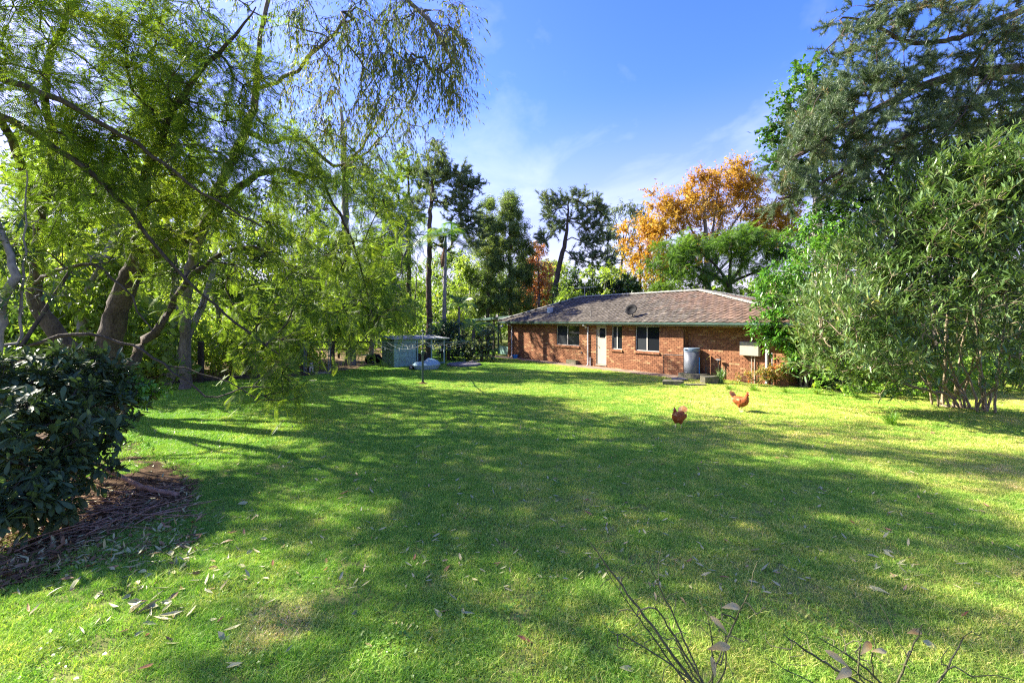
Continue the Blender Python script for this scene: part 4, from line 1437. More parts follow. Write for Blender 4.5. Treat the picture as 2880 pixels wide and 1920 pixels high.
tp = gr(1305, 1028)
tl = empty('tank_lid', tp)
tag(tl, 'round grey concrete tank lid with a branch on it near the creeper', 'tank lid')
m_ = MB(); m_.lathe([(0.95, 0.0), (0.97, 0.02), (0.97, 0.10), (0.93, 0.14), (0.4, 0.17), (0.05, 0.175)], 40); m_.build('slab', simple_mat('tank_concrete', (0.15, 0.14, 0.145), 0.9, 0.2, noise=0.3, scale=5, bump=0.4), tl)
m_ = MB(); m_.tube([(0.0, -0.35, 0.18), (0.35, -0.3, 0.26), (0.75, -0.2, 0.30), (0.9, -0.05, 0.34)], 0.022, 6); m_.tube([(0.35, -0.3, 0.26), (0.5, -0.45, 0.34)], 0.015, 6); m_.tube([(0.45, 0.1, 0.17), (0.5, 0.1, 0.30)], 0.05, 8); m_.build('dead_branch', M_CONC, tl)

bp = gr(1048, 1020)
bq = empty('covered_barbecue', bp)
tag(bq, 'low black covered barbecue with a pale shelf beside the green shed', 'barbecue')
m_ = MB(); loft(m_, [[(0.5 * math.cos(w) * s + 0.05, 0.35 * math.sin(w) * s, z) for w in np.linspace(0, 2 * math.pi, 17)[:-1]] for s, z in ((0.9, 0.0), (1.05, 0.15), (1.0, 0.35), (0.75, 0.50), (0.3, 0.55))]); m_.build('cover', M_BLACK, bq, smooth=True)
m_ = MB(); m_.box(-0.78, -0.1, -0.3, 0.3, 0.46, 0.50); m_.build('shelf', M_CONC, bq)
m_ = MB(); m_.box(-0.76, -0.73, -0.28, -0.25, 0, 0.46); m_.build('leg', M_DARKMETAL, bq)
m_ = MB(); m_.box(0.05, 0.32, -0.375, -0.36, 0.08, 0.12); m_.build('badge', M_WHITEPIPE, bq)

# ================================================================== gate, fence, edging
gp = gr(893, 1052)
gate = empty('wire_gate', gp, math.radians(6))
tag(gate, 'open grey steel framed wire gate where the dog sits', 'gate')
M_GALV = simple_mat('grey_steel', (0.10, 0.13, 0.16), 0.45, 0.5, noise=0.15)
for x in (-0.62, -0.53, 0.52, 0.60):
    m_ = MB(); m_.tube([(x, 0, 0), (x, 0, 1.62 if x < 0 else 1.58)], 0.03 if abs(x) > 0.55 else 0.02, 8); m_.build('post', M_GALV, gate)
m_ = MB(); m_.tube([(-0.53, 0, 1.50), (0.30, 0, 1.56), (0.47, 0, 1.50), (0.52, 0, 1.38)], 0.018, 8); m_.build('top_rail', M_GALV, gate)
m_ = MB(); m_.box(-0.62, 0.62, -0.05, 0.05, 0.0, 0.10); m_.build('sill_board', M_CONC, gate)
m_ = MB()
for k in range(8):
    m_.tube([(0.02 + k * 0.065, 0.01, 0.1), (0.02 + k * 0.065, 0.01, 1.0)], 0.002, 3)
for k in range(9):
    m_.tube([(0.0, 0.012, 0.12 + k * 0.1), (0.5, 0.012, 0.12 + k * 0.1)], 0.002, 3)
m_.build('wire_mesh', M_DARKMETAL, gate)
m_ = MB(); m_.box(-0.86, -0.68, 0.03, 0.20, 0, 1.55); gpo = m_.build('timber_post', M_TIMBER, None, gp, bevel=0.02)
tag(gpo, 'thick dark timber post beside the wire gate', 'post')
m_ = MB(); m_.tube([(0.74, 0.05, 0), (0.73, 0.05, 0.9), (0.74, 0.05, 1.6)], [0.09, 0.085, 0.08], 8); o = m_.build('timber_post', M_TIMBER, None, gp)
tag(o, 'round dark timber post on the shed side of the gate', 'post')

e0, e1 = np.append(E_A, 0), np.append(E_B, 0)
edge = empty('timber_edging', (0, 0, 0))
tag(edge, 'low dark sleeper edging between the lawn and the woodland floor', 'edging')
nseg = 5
edge.location = tuple(e0)
for i in range(nseg):
    a = (e1 - e0) * i / nseg; b = (e1 - e0) * (i + 0.985) / nseg
    d = unit(b - a); nrm = np.array([-d[1], d[0], 0]) * 0.05
    m_ = MB()
    hgt = 0.17 + random.uniform(-0.02, 0.02)
    q = [a - nrm, b - nrm, b + nrm, a + nrm]
    m_.add([tuple(x) for x in q] + [tuple(x + (0, 0, hgt)) for x in q], [(3, 2, 1, 0), (4, 5, 6, 7), (0, 1, 5, 4), (1, 2, 6, 5), (2, 3, 7, 6), (3, 0, 4, 7)])
    m_.build('sleeper', M_TIMBER, edge)
fp = gr(553, 1079)
m_ = MB(); m_.box(-0.09, 0.09, -0.08, 0.08, 0, 1.72); o = m_.build('fence_post', M_TIMBER, None, (fp[0], fp[1] + 0.25, 0), bevel=0.015)
tag(o, 'tall dark square timber post behind the sleeper edging', 'post', 'old fence posts in the trees')
for px_, py_, h_, lb in ((505, 1070, 0.75, 'short dark timber post stump behind the sleeper edging'), (690, 1062, 1.2, 'dark timber post among the fern leaves near the gate'), (400, 1075, 1.1, 'dark timber post in the shade near the thick tree trunk')):
    q = gr(px_, py_)
    m_ = MB(); m_.box(-0.07, 0.07, -0.07, 0.07, 0, h_); o = m_.build('fence_post', M_TIMBER, None, (q[0], q[1], 0), bevel=0.015)
    tag(o, lb, 'post', 'old fence posts in the trees')
# wire fence far back in the trees
fw = empty('wire_fence', at(700, 1000, 31) * np.array([1, 1, 0]))
tag(fw, 'old post and rail fence far back under the trees', 'fence')
for i in range(9):
    x = -10 + i * 2.3
    m_ = MB(); m_.box(x - 0.06, x + 0.06, 0, 0.12, 0, 1.25 + random.uniform(-0.1, 0.1)); m_.build('post', M_TIMBER, fw)
for z in (0.55, 1.05):
    m_ = MB(); m_.box(-10, 8.4, -0.03, -0.002, z, z + 0.12); m_.build('rail', M_TIMBER, fw)

# neighbouring house glimpsed under the trees
nb_ = empty('neighbour_house', at(1010, 980, 46) * np.array([1, 1, 0]), math.radians(14))
tag(nb_, 'red brick neighbouring house with white verandah beyond the trees', 'house')
m_ = MB(); m_.box(-5, 3, 0, 6, 0, 2.3); m_.build('wall', simple_mat('far_brick', (0.33, 0.13, 0.06), 0.9, 0.1, noise=0.2, scale=6), nb_)
m_ = MB(); m_.add([(-5.6, -0.6, 2.3), (3.6, -0.6, 2.3), (3.6, 6.6, 2.3), (-5.6, 6.6, 2.3), (-3, 3, 3.6), (1, 3, 3.6)], [(0, 1, 5, 4), (1, 2, 5), (2, 3, 4, 5), (3, 0, 4), (3, 2, 1, 0)]); m_.build('roof', simple_mat('far_roof', (0.32, 0.32, 0.34), 0.6, 0.3), nb_)
for x in (-4.0, 0.8):
    m_ = MB(); m_.box(x, x + 1.4, -0.03, -0.002, 0.9, 2.0); w_ = m_.build('window', M_ALU, nb_)
    m_ = MB(); m_.box(x + 0.08, x + 1.32, -0.045, -0.032, 0.98, 1.92); m_.build('pane', M_GLASS, w_)
m_ = MB(); m_.add([(-4, -3.2, 1.85), (0.5, -3.2, 1.85), (0.5, -0.7, 2.2), (-4, -0.7, 2.2), (-4, -3.2, 1.9), (0.5, -3.2, 1.9), (0.5, -0.7, 2.25), (-4, -0.7, 2.25)], [(3, 2, 1, 0), (4, 5, 6, 7), (0, 1, 5, 4), (1, 2, 6, 5), (2, 3, 7, 6), (3, 0, 4, 7)]); m_.build('awning', simple_mat('pale_blue_awning', (0.45, 0.58, 0.72), 0.5, 0.4), nb_)
for x in (-3.9, 0.35):
    m_ = MB(); m_.box(x, x + 0.09, -3.15, -3.06, 0, 1.85); m_.build('verandah_post', M_WHITEPIPE, nb_)

# ================================================================== two hens
def hen_mat():
    m, n, l = new_mat('hen_feathers')
    out = n.new('ShaderNodeOutputMaterial')
    p = n.new('ShaderNodeBsdfPrincipled')
    p.inputs['Roughness'].default_value = 0.7
    p.inputs['Specular IOR Level'].default_value = 0.2
    l.new(p.outputs[0], out.inputs[0])
    tc = n.new('ShaderNodeTexCoord')
    v = n.new('ShaderNodeTexVoronoi'); v.inputs['Scale'].default_value = 42
    mp = n.new('ShaderNodeMapping'); mp.inputs['Scale'].default_value = (1, 0.55, 1)
    l.new(tc.outputs['Object'], mp.inputs[0]); l.new(mp.outputs[0], v.inputs['Vector'])
    r = ramp(n, [(0.0, (0.36, 0.105, 0.022)), (0.55, (0.28, 0.072, 0.015)), (1.0, (0.16, 0.036, 0.008))])
    l.new(v.outputs['Distance'], r.inputs[0])
    nz = n.new('ShaderNodeTexNoise'); nz.inputs['Scale'].default_value = 9
    l.new(tc.outputs['Object'], nz.inputs['Vector'])
    r2 = ramp(n, [(0.58, (0, 0, 0)), (0.72, (1, 1, 1))]); l.new(nz.outputs[0], r2.inputs[0])
    mx = n.new('ShaderNodeMixRGB'); mx.inputs[2].default_value = (0.60, 0.33, 0.14, 1)
    l.new(r2.outputs[0], mx.inputs[0]); l.new(r.outputs[0], mx.inputs[1])
    l.new(mx.outputs[0], p.inputs['Base Color'])
    b = n.new('ShaderNodeBump'); b.inputs['Strength'].default_value = 0.6; b.inputs['Distance'].default_value = 0.01
    l.new(v.outputs['Distance'], b.inputs['Height']); l.new(b.outputs[0], p.inputs['Normal'])
    return m
M_HEN = hen_mat()
M_HENPALE = leaf_mat('pale_feathers', [(0.1, (0.42, 0.22, 0.07)), (0.5, (0.52, 0.36, 0.15)), (0.9, (0.58, 0.46, 0.25))], trans=0.5, rough=0.7, spec=0.1, tcol=(1.2, 0.95, 0.6), clump=9)
M_COMB = simple_mat('red_comb', (0.50, 0.03, 0.025), 0.5, 0.4)
M_LEG = simple_mat('hen_leg', (0.60, 0.48, 0.26), 0.6, 0.3)
def hen(label, loc, rz, scale, head_turn=0.0, head_low=0.0):
    h = empty('hen', loc, rz)
    h.scale = (scale,) * 3
    tag(h, label, 'hen', 'hens on the lawn')
    hl = head_low
    path = [(-0.215, 0.335, 0.012, 0.012), (-0.19, 0.315, 0.045, 0.04), (-0.15, 0.285, 0.075, 0.072), (-0.09, 0.255, 0.105, 0.105), (-0.02, 0.230, 0.122, 0.128), (0.05, 0.230, 0.120, 0.130),
            (0.105, 0.265, 0.098, 0.108), (0.136, 0.312, 0.066, 0.076), (0.150, 0.36 - hl * 0.4, 0.042, 0.048), (0.157, 0.395 - hl * 0.8, 0.031, 0.034), (0.165, 0.42 - hl, 0.032, 0.032), (0.185, 0.435 - hl, 0.027, 0.026), (0.205, 0.432 - hl, 0.014, 0.014)]
    n = 14
    rings = []
    P = np.array([(a, b) for a, b, _, _ in path])
    for i, (y, z, rx, rr) in enumerate(path):
        t = unit(P[min(i + 1, len(P) - 1)] - P[max(i - 1, 0)])
        nx_, nz_ = -t[1], t[0]
        tw = head_turn * max(0, (i - 8)) * 0.02
        rings.append([(rx * math.cos(w) + tw, y + nx_ * rr * math.sin(w), z + nz_ * rr * math.sin(w)) for w in [2 * math.pi * k / n for k in range(n)]])
    m_ = MB(); loft(m_, rings)
    for s in (-1, 1):        # feathered thighs grow out of the body
        m_.tube([(s * 0.055, 0.0, 0.20), (s * 0.058, 0.015, 0.13), (s * 0.052, 0.0, 0.095)], [0.062, 0.045, 0.02], 10)
    o = m_.build('body', M_HEN, h, smooth=True)
    sm = o.modifiers.new('s', 'SUBSURF'); sm.levels = 1; sm.render_levels = 1
    # tail: a fan of upright feathers
    T = t_lance(0.30, 0.12, 0.03)
    for k in range(9):
        a = (k - 4) * 0.13
        d = np.array([math.sin(a) * 0.7, -0.45, 0.90]); d = unit(d)
        R = frames(d[None], np.array([[0.0, -0.5, -0.6]]))[0]
        sz = 0.185 - abs(k - 4) * 0.010
        f_ = MB(); f_.add([R @ (np.array(q) * sz) + np.array([a * 0.08, -0.165, 0.305]) for q in T[0]], T[1]); f_.build('tail_feather', M_HENPALE, h)
    for s in (-1, 1):
        w_ = MB(); w_.ball((s * 0.098, -0.035, 0.255), (0.026, 0.125, 0.070), 12, 8); wo = w_.build('wing', M_HEN, h, smooth=True); wo.rotation_euler = (0.0, 0, 0)
        for j in range(4):
            T2 = t_lance(0.15, 0.02, 0.02)
            d = unit(np.array([s * -0.15, -0.9, -0.12 + j * 0.10])); R = frames(d[None], np.array([[s * 1.0, 0, 0.15]]))[0]
            f_ = MB(); f_.add([R @ (np.array(q) * 0.13) + np.array([s * 0.118, -0.07, 0.235 + j * 0.016]) for q in T2[0]], T2[1]); f_.build('wing_feather', M_HENPALE, h)
        hx = head_turn * 0.08
        e_ = MB(); e_.ball((s * 0.026 + hx, 0.185, 0.442 - hl), 0.006, 8, 6); e_.build('eye', M_BLACK, h, smooth=True)
        q_ = MB(); q_.ball((s * 0.012 + hx, 0.195, 0.408 - hl), (0.008, 0.011, 0.02), 8, 6); q_.build('wattle', M_COMB, h, smooth=True)
        g_ = MB()
        fx = 0.03 if s > 0 else -0.02
        g_.tube([(s * 0.052, 0.0, 0.115), (s * 0.052, fx * 0.4 - 0.012, 0.06), (s * 0.052, fx, 0.012)], [0.012, 0.008, 0.008], 8)
        for a in (-0.6, 0.0, 0.6):
            g_.tube([(s * 0.052, fx, 0.012), (s * 0.052 + math.sin(a) * 0.05, fx + math.cos(a) * 0.055, 0.006)], [0.007, 0.004], 6)
        g_.tube([(s * 0.052, fx, 0.012), (s * 0.052, fx - 0.03, 0.006)], [0.006, 0.003], 6)
        g_.build('leg', M_LEG, h)
    hx = head_turn * 0.08
    c_ = MB(); pts = [(0.150, 0.445), (0.215, 0.440), (0.212, 0.455), (0.20, 0.452), (0.198, 0.472), (0.186, 0.460), (0.178, 0.480), (0.168, 0.462), (0.156, 0.472)]
    k = len(pts)
    c_.add([(hx - 0.004, y, z - hl) for y, z in pts] + [(hx + 0.004, y, z - hl) for y, z in pts], [tuple(range(k)), tuple(reversed(range(k, 2 * k)))] + [(i, k + i, k + (i + 1) % k, (i + 1) % k) for i in range(k)])
    c_.build('comb', M_COMB, h)
    b_ = MB(); b_.tube([(hx, 0.203, 0.432 - hl), (hx, 0.222, 0.430 - hl), (hx, 0.236, 0.422 - hl)], [0.012, 0.008, 0.001], 8); b_.build('beak', M_LEG, h)
    return h
q = gr(1908, 1205)
hen('rust brown hen turned towards the camera, the nearer of the two hens', (q[0], q[1], 0.012), math.radians(180 - 46), 1.12, 0.0, 0.0)
q = gr(2083, 1158)
hen('rust brown hen in side view with pale raised tail, nearer the garden bed', (q[0], q[1], 0.012), math.radians(-90 - 62), 1.22, 0.0, 0.0)

# ================================================================== the dog at the gate
def dog_mat():
    m, n, l = new_mat('dog_coat')
    out = n.new('ShaderNodeOutputMaterial')
    p = n.new('ShaderNodeBsdfPrincipled'); p.inputs['Roughness'].default_value = 0.75
    l.new(p.outputs[0], out.inputs[0])
    tc = n.new('ShaderNodeTexCoord'); s = n.new('ShaderNodeSeparateXYZ')
    l.new(tc.outputs['Object'], s.inputs[0])
    nz = n.new('ShaderNodeTexNoise'); nz.inputs['Scale'].default_value = 8
    l.new(tc.outputs['Object'], nz.inputs['Vector'])
    # white chest, legs and muzzle in front; black back, ears and crown
    a = n.new('ShaderNodeMath'); a.operation = 'MULTIPLY_ADD'; a.inputs[1].default_value = 0.10
    l.new(nz.outputs[0], a.inputs[0]); l.new(s.outputs['Y'], a.inputs[2])
    zr = n.new('ShaderNodeMapRange'); zr.inputs[1].default_value = 0.30; zr.inputs[2].default_value = 0.52; zr.inputs[3].default_value = 0.0; zr.inputs[4].default_value = 0.11
    l.new(s.outputs['Z'], zr.inputs[0])
    sb = n.new('ShaderNodeMath'); sb.operation = 'SUBTRACT'; l.new(a.outputs[0], sb.inputs[0]); l.new(zr.outputs[0], sb.inputs[1])
    r = ramp(n, [(0.10, (0.012, 0.012, 0.013)), (0.13, (0.55, 0.52, 0.48))])
    l.new(sb.outputs[0], r.inputs[0]); l.new(r.outputs[0], p.inputs['Base Color'])
    return m
dp = gr(876, 1049)
dog = empty('dog', dp, math.radians(180 + 20))
tag(dog, 'black and white shaggy dog sitting in the wire gate', 'dog')
me = bpy.data.meshes.new('body')
DV = [((0, -0.16, 0.10), 0.095), ((0, -0.06, 0.21), 0.11), ((0, 0.04, 0.31), 0.105), ((0, 0.08, 0.39), 0.07), ((0, 0.10, 0.45), 0.068), ((0, 0.15, 0.475), 0.066), ((0, 0.215, 0.455), 0.036), ((0, 0.255, 0.445), 0.024),
      ((0.055, 0.09, 0.26), 0.05), ((0.06, 0.11, 0.13), 0.034), ((0.062, 0.11, 0.035), 0.027), ((0.064, 0.15, 0.022), 0.024),
      ((-0.055, 0.09, 0.26), 0.05), ((-0.06, 0.11, 0.13), 0.034), ((-0.062, 0.11, 0.035), 0.027), ((-0.064, 0.15, 0.022), 0.024),
      ((0.10, -0.08, 0.10), 0.07), ((0.115, 0.03, 0.07), 0.04), ((0.11, 0.10, 0.025), 0.025),
      ((-0.10, -0.08, 0.10), 0.07), ((-0.115, 0.03, 0.07), 0.04), ((-0.11, 0.10, 0.025), 0.025),
      ((0.02, -0.28, 0.04), 0.035), ((0.10, -0.36, 0.03), 0.03),
      ((0.055, 0.125, 0.515), 0.028), ((0.078, 0.135, 0.545), 0.012), ((-0.055, 0.125, 0.515), 0.028), ((-0.078, 0.135, 0.545), 0.012)]
DE = [(0, 1), (1, 2), (2, 3), (3, 4), (4, 5), (5, 6), (6, 7), (2, 8), (8, 9), (9, 10), (10, 11), (2, 12), (12, 13), (13, 14), (14, 15), (0, 16), (16, 17), (17, 18), (0, 19), (19, 20), (20, 21), (0, 22), (22, 23), (5, 24), (24, 25), (5, 26), (26, 27)]
me.from_pydata([a for a, _ in DV], DE, [])
db = link('body', me, dog_mat(), dog)
sk = db.modifiers.new('skin', 'SKIN')
try:
    for i, (_, r_) in enumerate(DV):
        me.skin_vertices[0].data[i].radius = (r_, r_)
    me.skin_vertices[0].data[0].use_root = True
except Exception as ex:
    print('skin', ex)
su = db.modifiers.new('sub', 'SUBSURF'); su.levels = 1; su.render_levels = 2
m_ = MB(); m_.ball((0, 0.278, 0.452), (0.016, 0.012, 0.012)); m_.build('nose', M_BLACK, dog, smooth=True)
for s in (-1, 1):
    m_ = MB(); m_.ball((s * 0.035, 0.205, 0.492), 0.009); m_.build('eye', M_BLACK, dog, smooth=True)

# ================================================================== vegetation
B_JAC = bark_mat('jacaranda_bark', (0.018, 0.015, 0.012), (0.105, 0.088, 0.070), 5, 0.35, 0.9)
B_GREY = bark_mat('grey_bark', (0.07, 0.065, 0.055), (0.30, 0.28, 0.25), 4, 0.3, 0.5)
B_PINE = bark_mat('pine_bark', (0.022, 0.016, 0.013), (0.13, 0.095, 0.075), 5, 0.3, 0.9)
B_GUM = bark_mat('gum_bark', (0.05, 0.043, 0.036), (0.20, 0.175, 0.15), 3, 0.25, 0.4)
B_STEM = bark_mat('oleander_stem', (0.10, 0.075, 0.045), (0.36, 0.29, 0.19), 6, 0.4, 0.4)
L_JAC = leaf_mat('jacaranda_leaf', [(0.1, (0.048, 0.090, 0.018)), (0.45, (0.090, 0.145, 0.026)), (0.75, (0.150, 0.195, 0.034)), (0.95, (0.21, 0.23, 0.045))], trans=0.55, rough=0.5, spec=0.25, tcol=(1.5, 1.55, 0.5), clump=0.5)
L_JAC2 = leaf_mat('jacaranda_leaf_pale', [(0.1, (0.055, 0.108, 0.020)), (0.5, (0.108, 0.175, 0.030)), (0.9, (0.18, 0.235, 0.045))], trans=0.5, rough=0.5, spec=0.25, tcol=(1.5, 1.5, 0.55), clump=0.4)
L_GUM = leaf_mat('gum_leaf', [(0.1, (0.045, 0.075, 0.022)), (0.5, (0.085, 0.115, 0.032)), (0.9, (0.17, 0.15, 0.04))], trans=0.4, rough=0.55, spec=0.2, clump=0.5)
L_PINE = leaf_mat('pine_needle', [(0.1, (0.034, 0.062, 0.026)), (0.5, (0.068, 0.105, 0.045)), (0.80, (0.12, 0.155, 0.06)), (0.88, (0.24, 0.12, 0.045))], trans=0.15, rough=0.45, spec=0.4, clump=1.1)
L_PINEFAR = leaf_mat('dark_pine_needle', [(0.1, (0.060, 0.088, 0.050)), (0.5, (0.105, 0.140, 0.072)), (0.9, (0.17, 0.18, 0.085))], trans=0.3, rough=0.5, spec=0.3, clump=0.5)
L_OLE = leaf_mat('oleander_leaf', [(0.05, (0.040, 0.078, 0.022)), (0.45, (0.085, 0.145, 0.042)), (0.8, (0.155, 0.215, 0.070)), (0.92, (0.26, 0.23, 0.07))], trans=0.22, rough=0.36, spec=0.5, clump=1.2)
L_LILLY = leaf_mat('lillypilly_leaf', [(0.1, (0.035, 0.10, 0.014)), (0.5, (0.075, 0.185, 0.022)), (0.9, (0.15, 0.27, 0.03))], trans=0.3, rough=0.28, spec=0.55, clump=0.9)
L_HOLLY = leaf_mat('glossy_leaf', [(0.1, (0.022, 0.055, 0.012)), (0.5, (0.05, 0.12, 0.016)), (0.9, (0.11, 0.21, 0.025))], trans=0.3, rough=0.35, spec=0.5, clump=0.5)
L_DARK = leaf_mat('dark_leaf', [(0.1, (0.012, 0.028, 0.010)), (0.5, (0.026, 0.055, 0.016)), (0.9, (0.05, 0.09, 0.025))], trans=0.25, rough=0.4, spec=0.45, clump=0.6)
L_RHODO = leaf_mat('dark_broad_leaf', [(0.05, (0.026, 0.042, 0.020)), (0.5, (0.048, 0.076, 0.030)), (0.85, (0.085, 0.130, 0.040)), (0.95, (0.20, 0.15, 0.05))], trans=0.2, rough=0.5, spec=0.3, clump=1.4)
L_AUT = leaf_mat('autumn_leaf', [(0.05, (0.30, 0.15, 0.026)), (0.4, (0.37, 0.235, 0.036)), (0.7, (0.40, 0.285, 0.044)), (0.95, (0.36, 0.30, 0.055))], trans=0.4, rough=0.55, spec=0.25, tcol=(1.2, 1.05, 0.6), clump=0.28)
L_RED = leaf_mat('red_autumn_leaf', [(0.1, (0.42, 0.22, 0.14)), (0.45, (0.44, 0.27, 0.16)), (0.7, (0.42, 0.29, 0.12)), (0.95, (0.36, 0.29, 0.09))], trans=0.5, rough=0.55, spec=0.25, tcol=(1.25, 1.05, 0.7), clump=0.35)
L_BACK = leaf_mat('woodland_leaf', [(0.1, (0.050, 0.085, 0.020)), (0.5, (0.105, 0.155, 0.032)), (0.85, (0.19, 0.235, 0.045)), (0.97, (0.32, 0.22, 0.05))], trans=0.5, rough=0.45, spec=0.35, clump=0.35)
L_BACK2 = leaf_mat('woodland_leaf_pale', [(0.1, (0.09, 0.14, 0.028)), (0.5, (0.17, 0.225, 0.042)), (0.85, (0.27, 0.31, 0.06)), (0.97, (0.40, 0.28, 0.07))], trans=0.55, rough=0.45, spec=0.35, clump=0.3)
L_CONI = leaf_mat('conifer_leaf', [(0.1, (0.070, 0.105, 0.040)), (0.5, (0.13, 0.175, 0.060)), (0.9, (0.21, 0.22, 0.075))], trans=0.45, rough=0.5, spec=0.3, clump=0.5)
L_PALM = leaf_mat('palm_leaf', [(0.1, (0.035, 0.085, 0.018)), (0.5, (0.07, 0.14, 0.028)), (0.9, (0.24, 0.26, 0.03))], trans=0.35, rough=0.4, spec=0.45, clump=0.8)
L_GREYG = leaf_mat('grey_gum_leaf', [(0.1, (0.07, 0.095, 0.065)), (0.9, (0.14, 0.165, 0.105))], trans=0.3, rough=0.5, spec=0.3, clump=0.5)
L_STRAP = leaf_mat('strap_leaf', [(0.1, (0.030, 0.075, 0.022)), (0.6, (0.075, 0.145, 0.045)), (0.95, (0.26, 0.29, 0.14))], trans=0.25, rough=0.4, spec=0.45, clump=2)
L_WEED = leaf_mat('bright_weed', [(0.1, (0.06, 0.14, 0.015)), (0.6, (0.13, 0.23, 0.025)), (0.95, (0.27, 0.30, 0.05))], trans=0.35, rough=0.4, spec=0.4, clump=2)
L_NANDINA = leaf_mat('nandina_leaf', [(0.1, (0.10, 0.14, 0.03)), (0.5, (0.22, 0.20, 0.045)), (0.8, (0.36, 0.13, 0.03)), (0.97, (0.40, 0.07, 0.03))], trans=0.3, rough=0.45, spec=0.35, clump=2.5)

LEAF = t_diamond(0.26, 0.07, -0.1)
BROAD = t_diamond(0.36, 0.10, -0.12)
FROND = t_frond(12, 0.023, -0.2, 0.26)
TUFT = t_tuft()
TUFT2 = t_tuft(14, 0.06, 0.9, 8)
SPRAY = t_spray()
SPRAYN = t_spray(9, 0.11, 0.62, 9)

def poly(pts, r0, r1):
    """pixel polyline at depths -> (x, y, z, r) rows"""
    n = len(pts)
    return [np.append(at(*p), r0 + (r1 - r0) * i / (n - 1)) for i, p in enumerate(pts)]

# ------------------------------------------------------------------ the large jacaranda on the near left
def jac_set(cl, ends, m, length, k, size, mat, tmpl=None, gravity=0.25, sizevar=0.3, droop=0.35, cone=0.9, outward=0.5, bias=(0, 0, 0)):
    st, d, ln = twigs(cl, ends, m, length, cone, gravity, outward, None, bias)
    L = leaves_on(st, d, ln, k, 0.1, 0.75, droop, 0.12, size, sizevar)
    return (st, d, ln), (tmpl or FROND, *L, mat)

gj = at(300, 1100, 12.2); gj[2] = -0.05
trunks = [
    [np.append(gj, 0.42), np.append(at(288, 1060, 12.1), 0.36), np.append(at(300, 990, 12.0), 0.30), np.append(at(322, 900, 12.0), 0.27), np.append(at(352, 810, 12.0), 0.25), np.append(at(378, 750, 12), 0.22),
     np.append(at(450, 700, 12), 0.17), np.append(at(560, 650, 12.3), 0.14), np.append(at(640, 560, 12.6), 0.11), np.append(at(760, 480, 13), 0.08), np.append(at(900, 500, 13.5), 0.04)],
    poly([(270, 1050, 12), (215, 1000, 11.9), (150, 930, 11.8), (108, 870, 11.7), (96, 800, 11.6), (108, 720, 11.5), (112, 600, 11.3), (150, 420, 11), (130, 200, 10.6), (200, 20, 10.2), (260, -150, 9.8)], 0.23, 0.03),
    poly([(340, 1060, 12.2), (385, 1000, 12.5), (400, 955, 12.6), (445, 930, 12.6), (480, 870, 12.8), (530, 790, 13), (610, 720, 13.4), (720, 700, 13.8), (840, 760, 14)], 0.15, 0.04),
    poly([(380, 750, 12), (400, 600, 11.5), (430, 430, 11), (520, 260, 10.6), (640, 120, 10.4), (720, 20, 10.2)], 0.15, 0.012),
    poly([(112, 600, 11.3), (0, 330, 10), (-120, 200, 9.4)], 0.10, 0.05),
    poly([(-80, 300, 9.2), (60, 350, 9.2), (180, 430, 9.4), (260, 490, 9.6), (360, 590, 10), (470, 730, 10.4), (560, 820, 10.8), (680, 920, 11.2), (800, 1010, 11.4)], 0.075, 0.015),
    poly([(-80, 190, 9), (60, 240, 9), (200, 300, 9.2), (330, 370, 9.6), (470, 470, 10), (600, 560, 10.4), (740, 640, 10.8)], 0.07, 0.02),
    poly([(96, 800, 11.6), (140, 770, 10.6), (260, 745, 10.2), (340, 800, 10.2), (430, 930, 10.4)], 0.05, 0.015),
    poly([(60, 975, 9.4), (150, 945, 9.6), (250, 940, 9.8), (340, 962, 10), (420, 1000, 10), (500, 1050, 10), (595, 1124, 10), (660, 1095, 10), (760, 1090, 10.2)], 0.045, 0.012),
    poly([(420, 1000, 10), (450, 1020, 10), (600, 1060, 10.2), (760, 1130, 10.4), (850, 1110, 10.8)], 0.02, 0.008),
    poly([(900, 500, 13.5), (960, 610, 14), (1010, 730, 14.5), (1040, 850, 15), (1060, 950, 15)], 0.035, 0.012),
]
env = [(at(60, 80, 10), 1.5, 12), (at(230, 120, 10.4), 1.6, 16), (at(420, 120, 10.6), 1.5, 14), (at(560, 230, 11), 1.3, 11), (at(100, 260, 9.8), 1.5, 13), (at(300, 300, 10.5), 1.7, 18), (at(480, 360, 11), 1.5, 16), (at(650, 400, 12), 1.5, 16),
       (at(760, 470, 12.6), 1.5, 16), (at(880, 500, 13.2), 1.3, 14), (at(150, 450, 10), 1.4, 14), (at(350, 500, 10.6), 1.4, 15), (at(530, 560, 11.4), 1.3, 14), (at(700, 600, 12.2), 1.3, 14), (at(900, 620, 13.6), 1.4, 16), (at(1010, 580, 14), 0.9, 9),
       (at(40, 620, 9.6), 1.1, 9), (at(220, 640, 10.4), 1.1, 10), (at(420, 680, 10.8), 0.9, 8), (at(600, 760, 11.2), 1.0, 10), (at(760, 800, 12.4), 1.2, 13), (at(900, 780, 14), 1.2, 13), (at(1030, 730, 14.6), 0.9, 9), (at(1060, 850, 15), 0.8, 8),
       (at(990, 910, 15), 0.7, 6), (at(700, 930, 11.4), 0.7, 8), (at(750, 1010, 11), 0.65, 10), (at(770, 1080, 10.6), 0.45, 7), (at(830, 890, 12), 0.5, 8), (at(940, 900, 13), 0.6, 6),
       (at(-60, 330, 9.4), 1.2, 8), (at(640, 180, 11), 1.0, 6)]
env = [(c, r * (1.25 if i_ < 8 or 9 < i_ < 13 else 1.0), max(3, int(n_ * (1.3 if i_ < 5 or i_ == 10 else 0.75 if i_ in (5, 6, 11) else 0.33 if 15 < i_ < 20 or 24 < i_ < 32 else 0.55)))) for i_, (c, r, n_) in enumerate(env)]
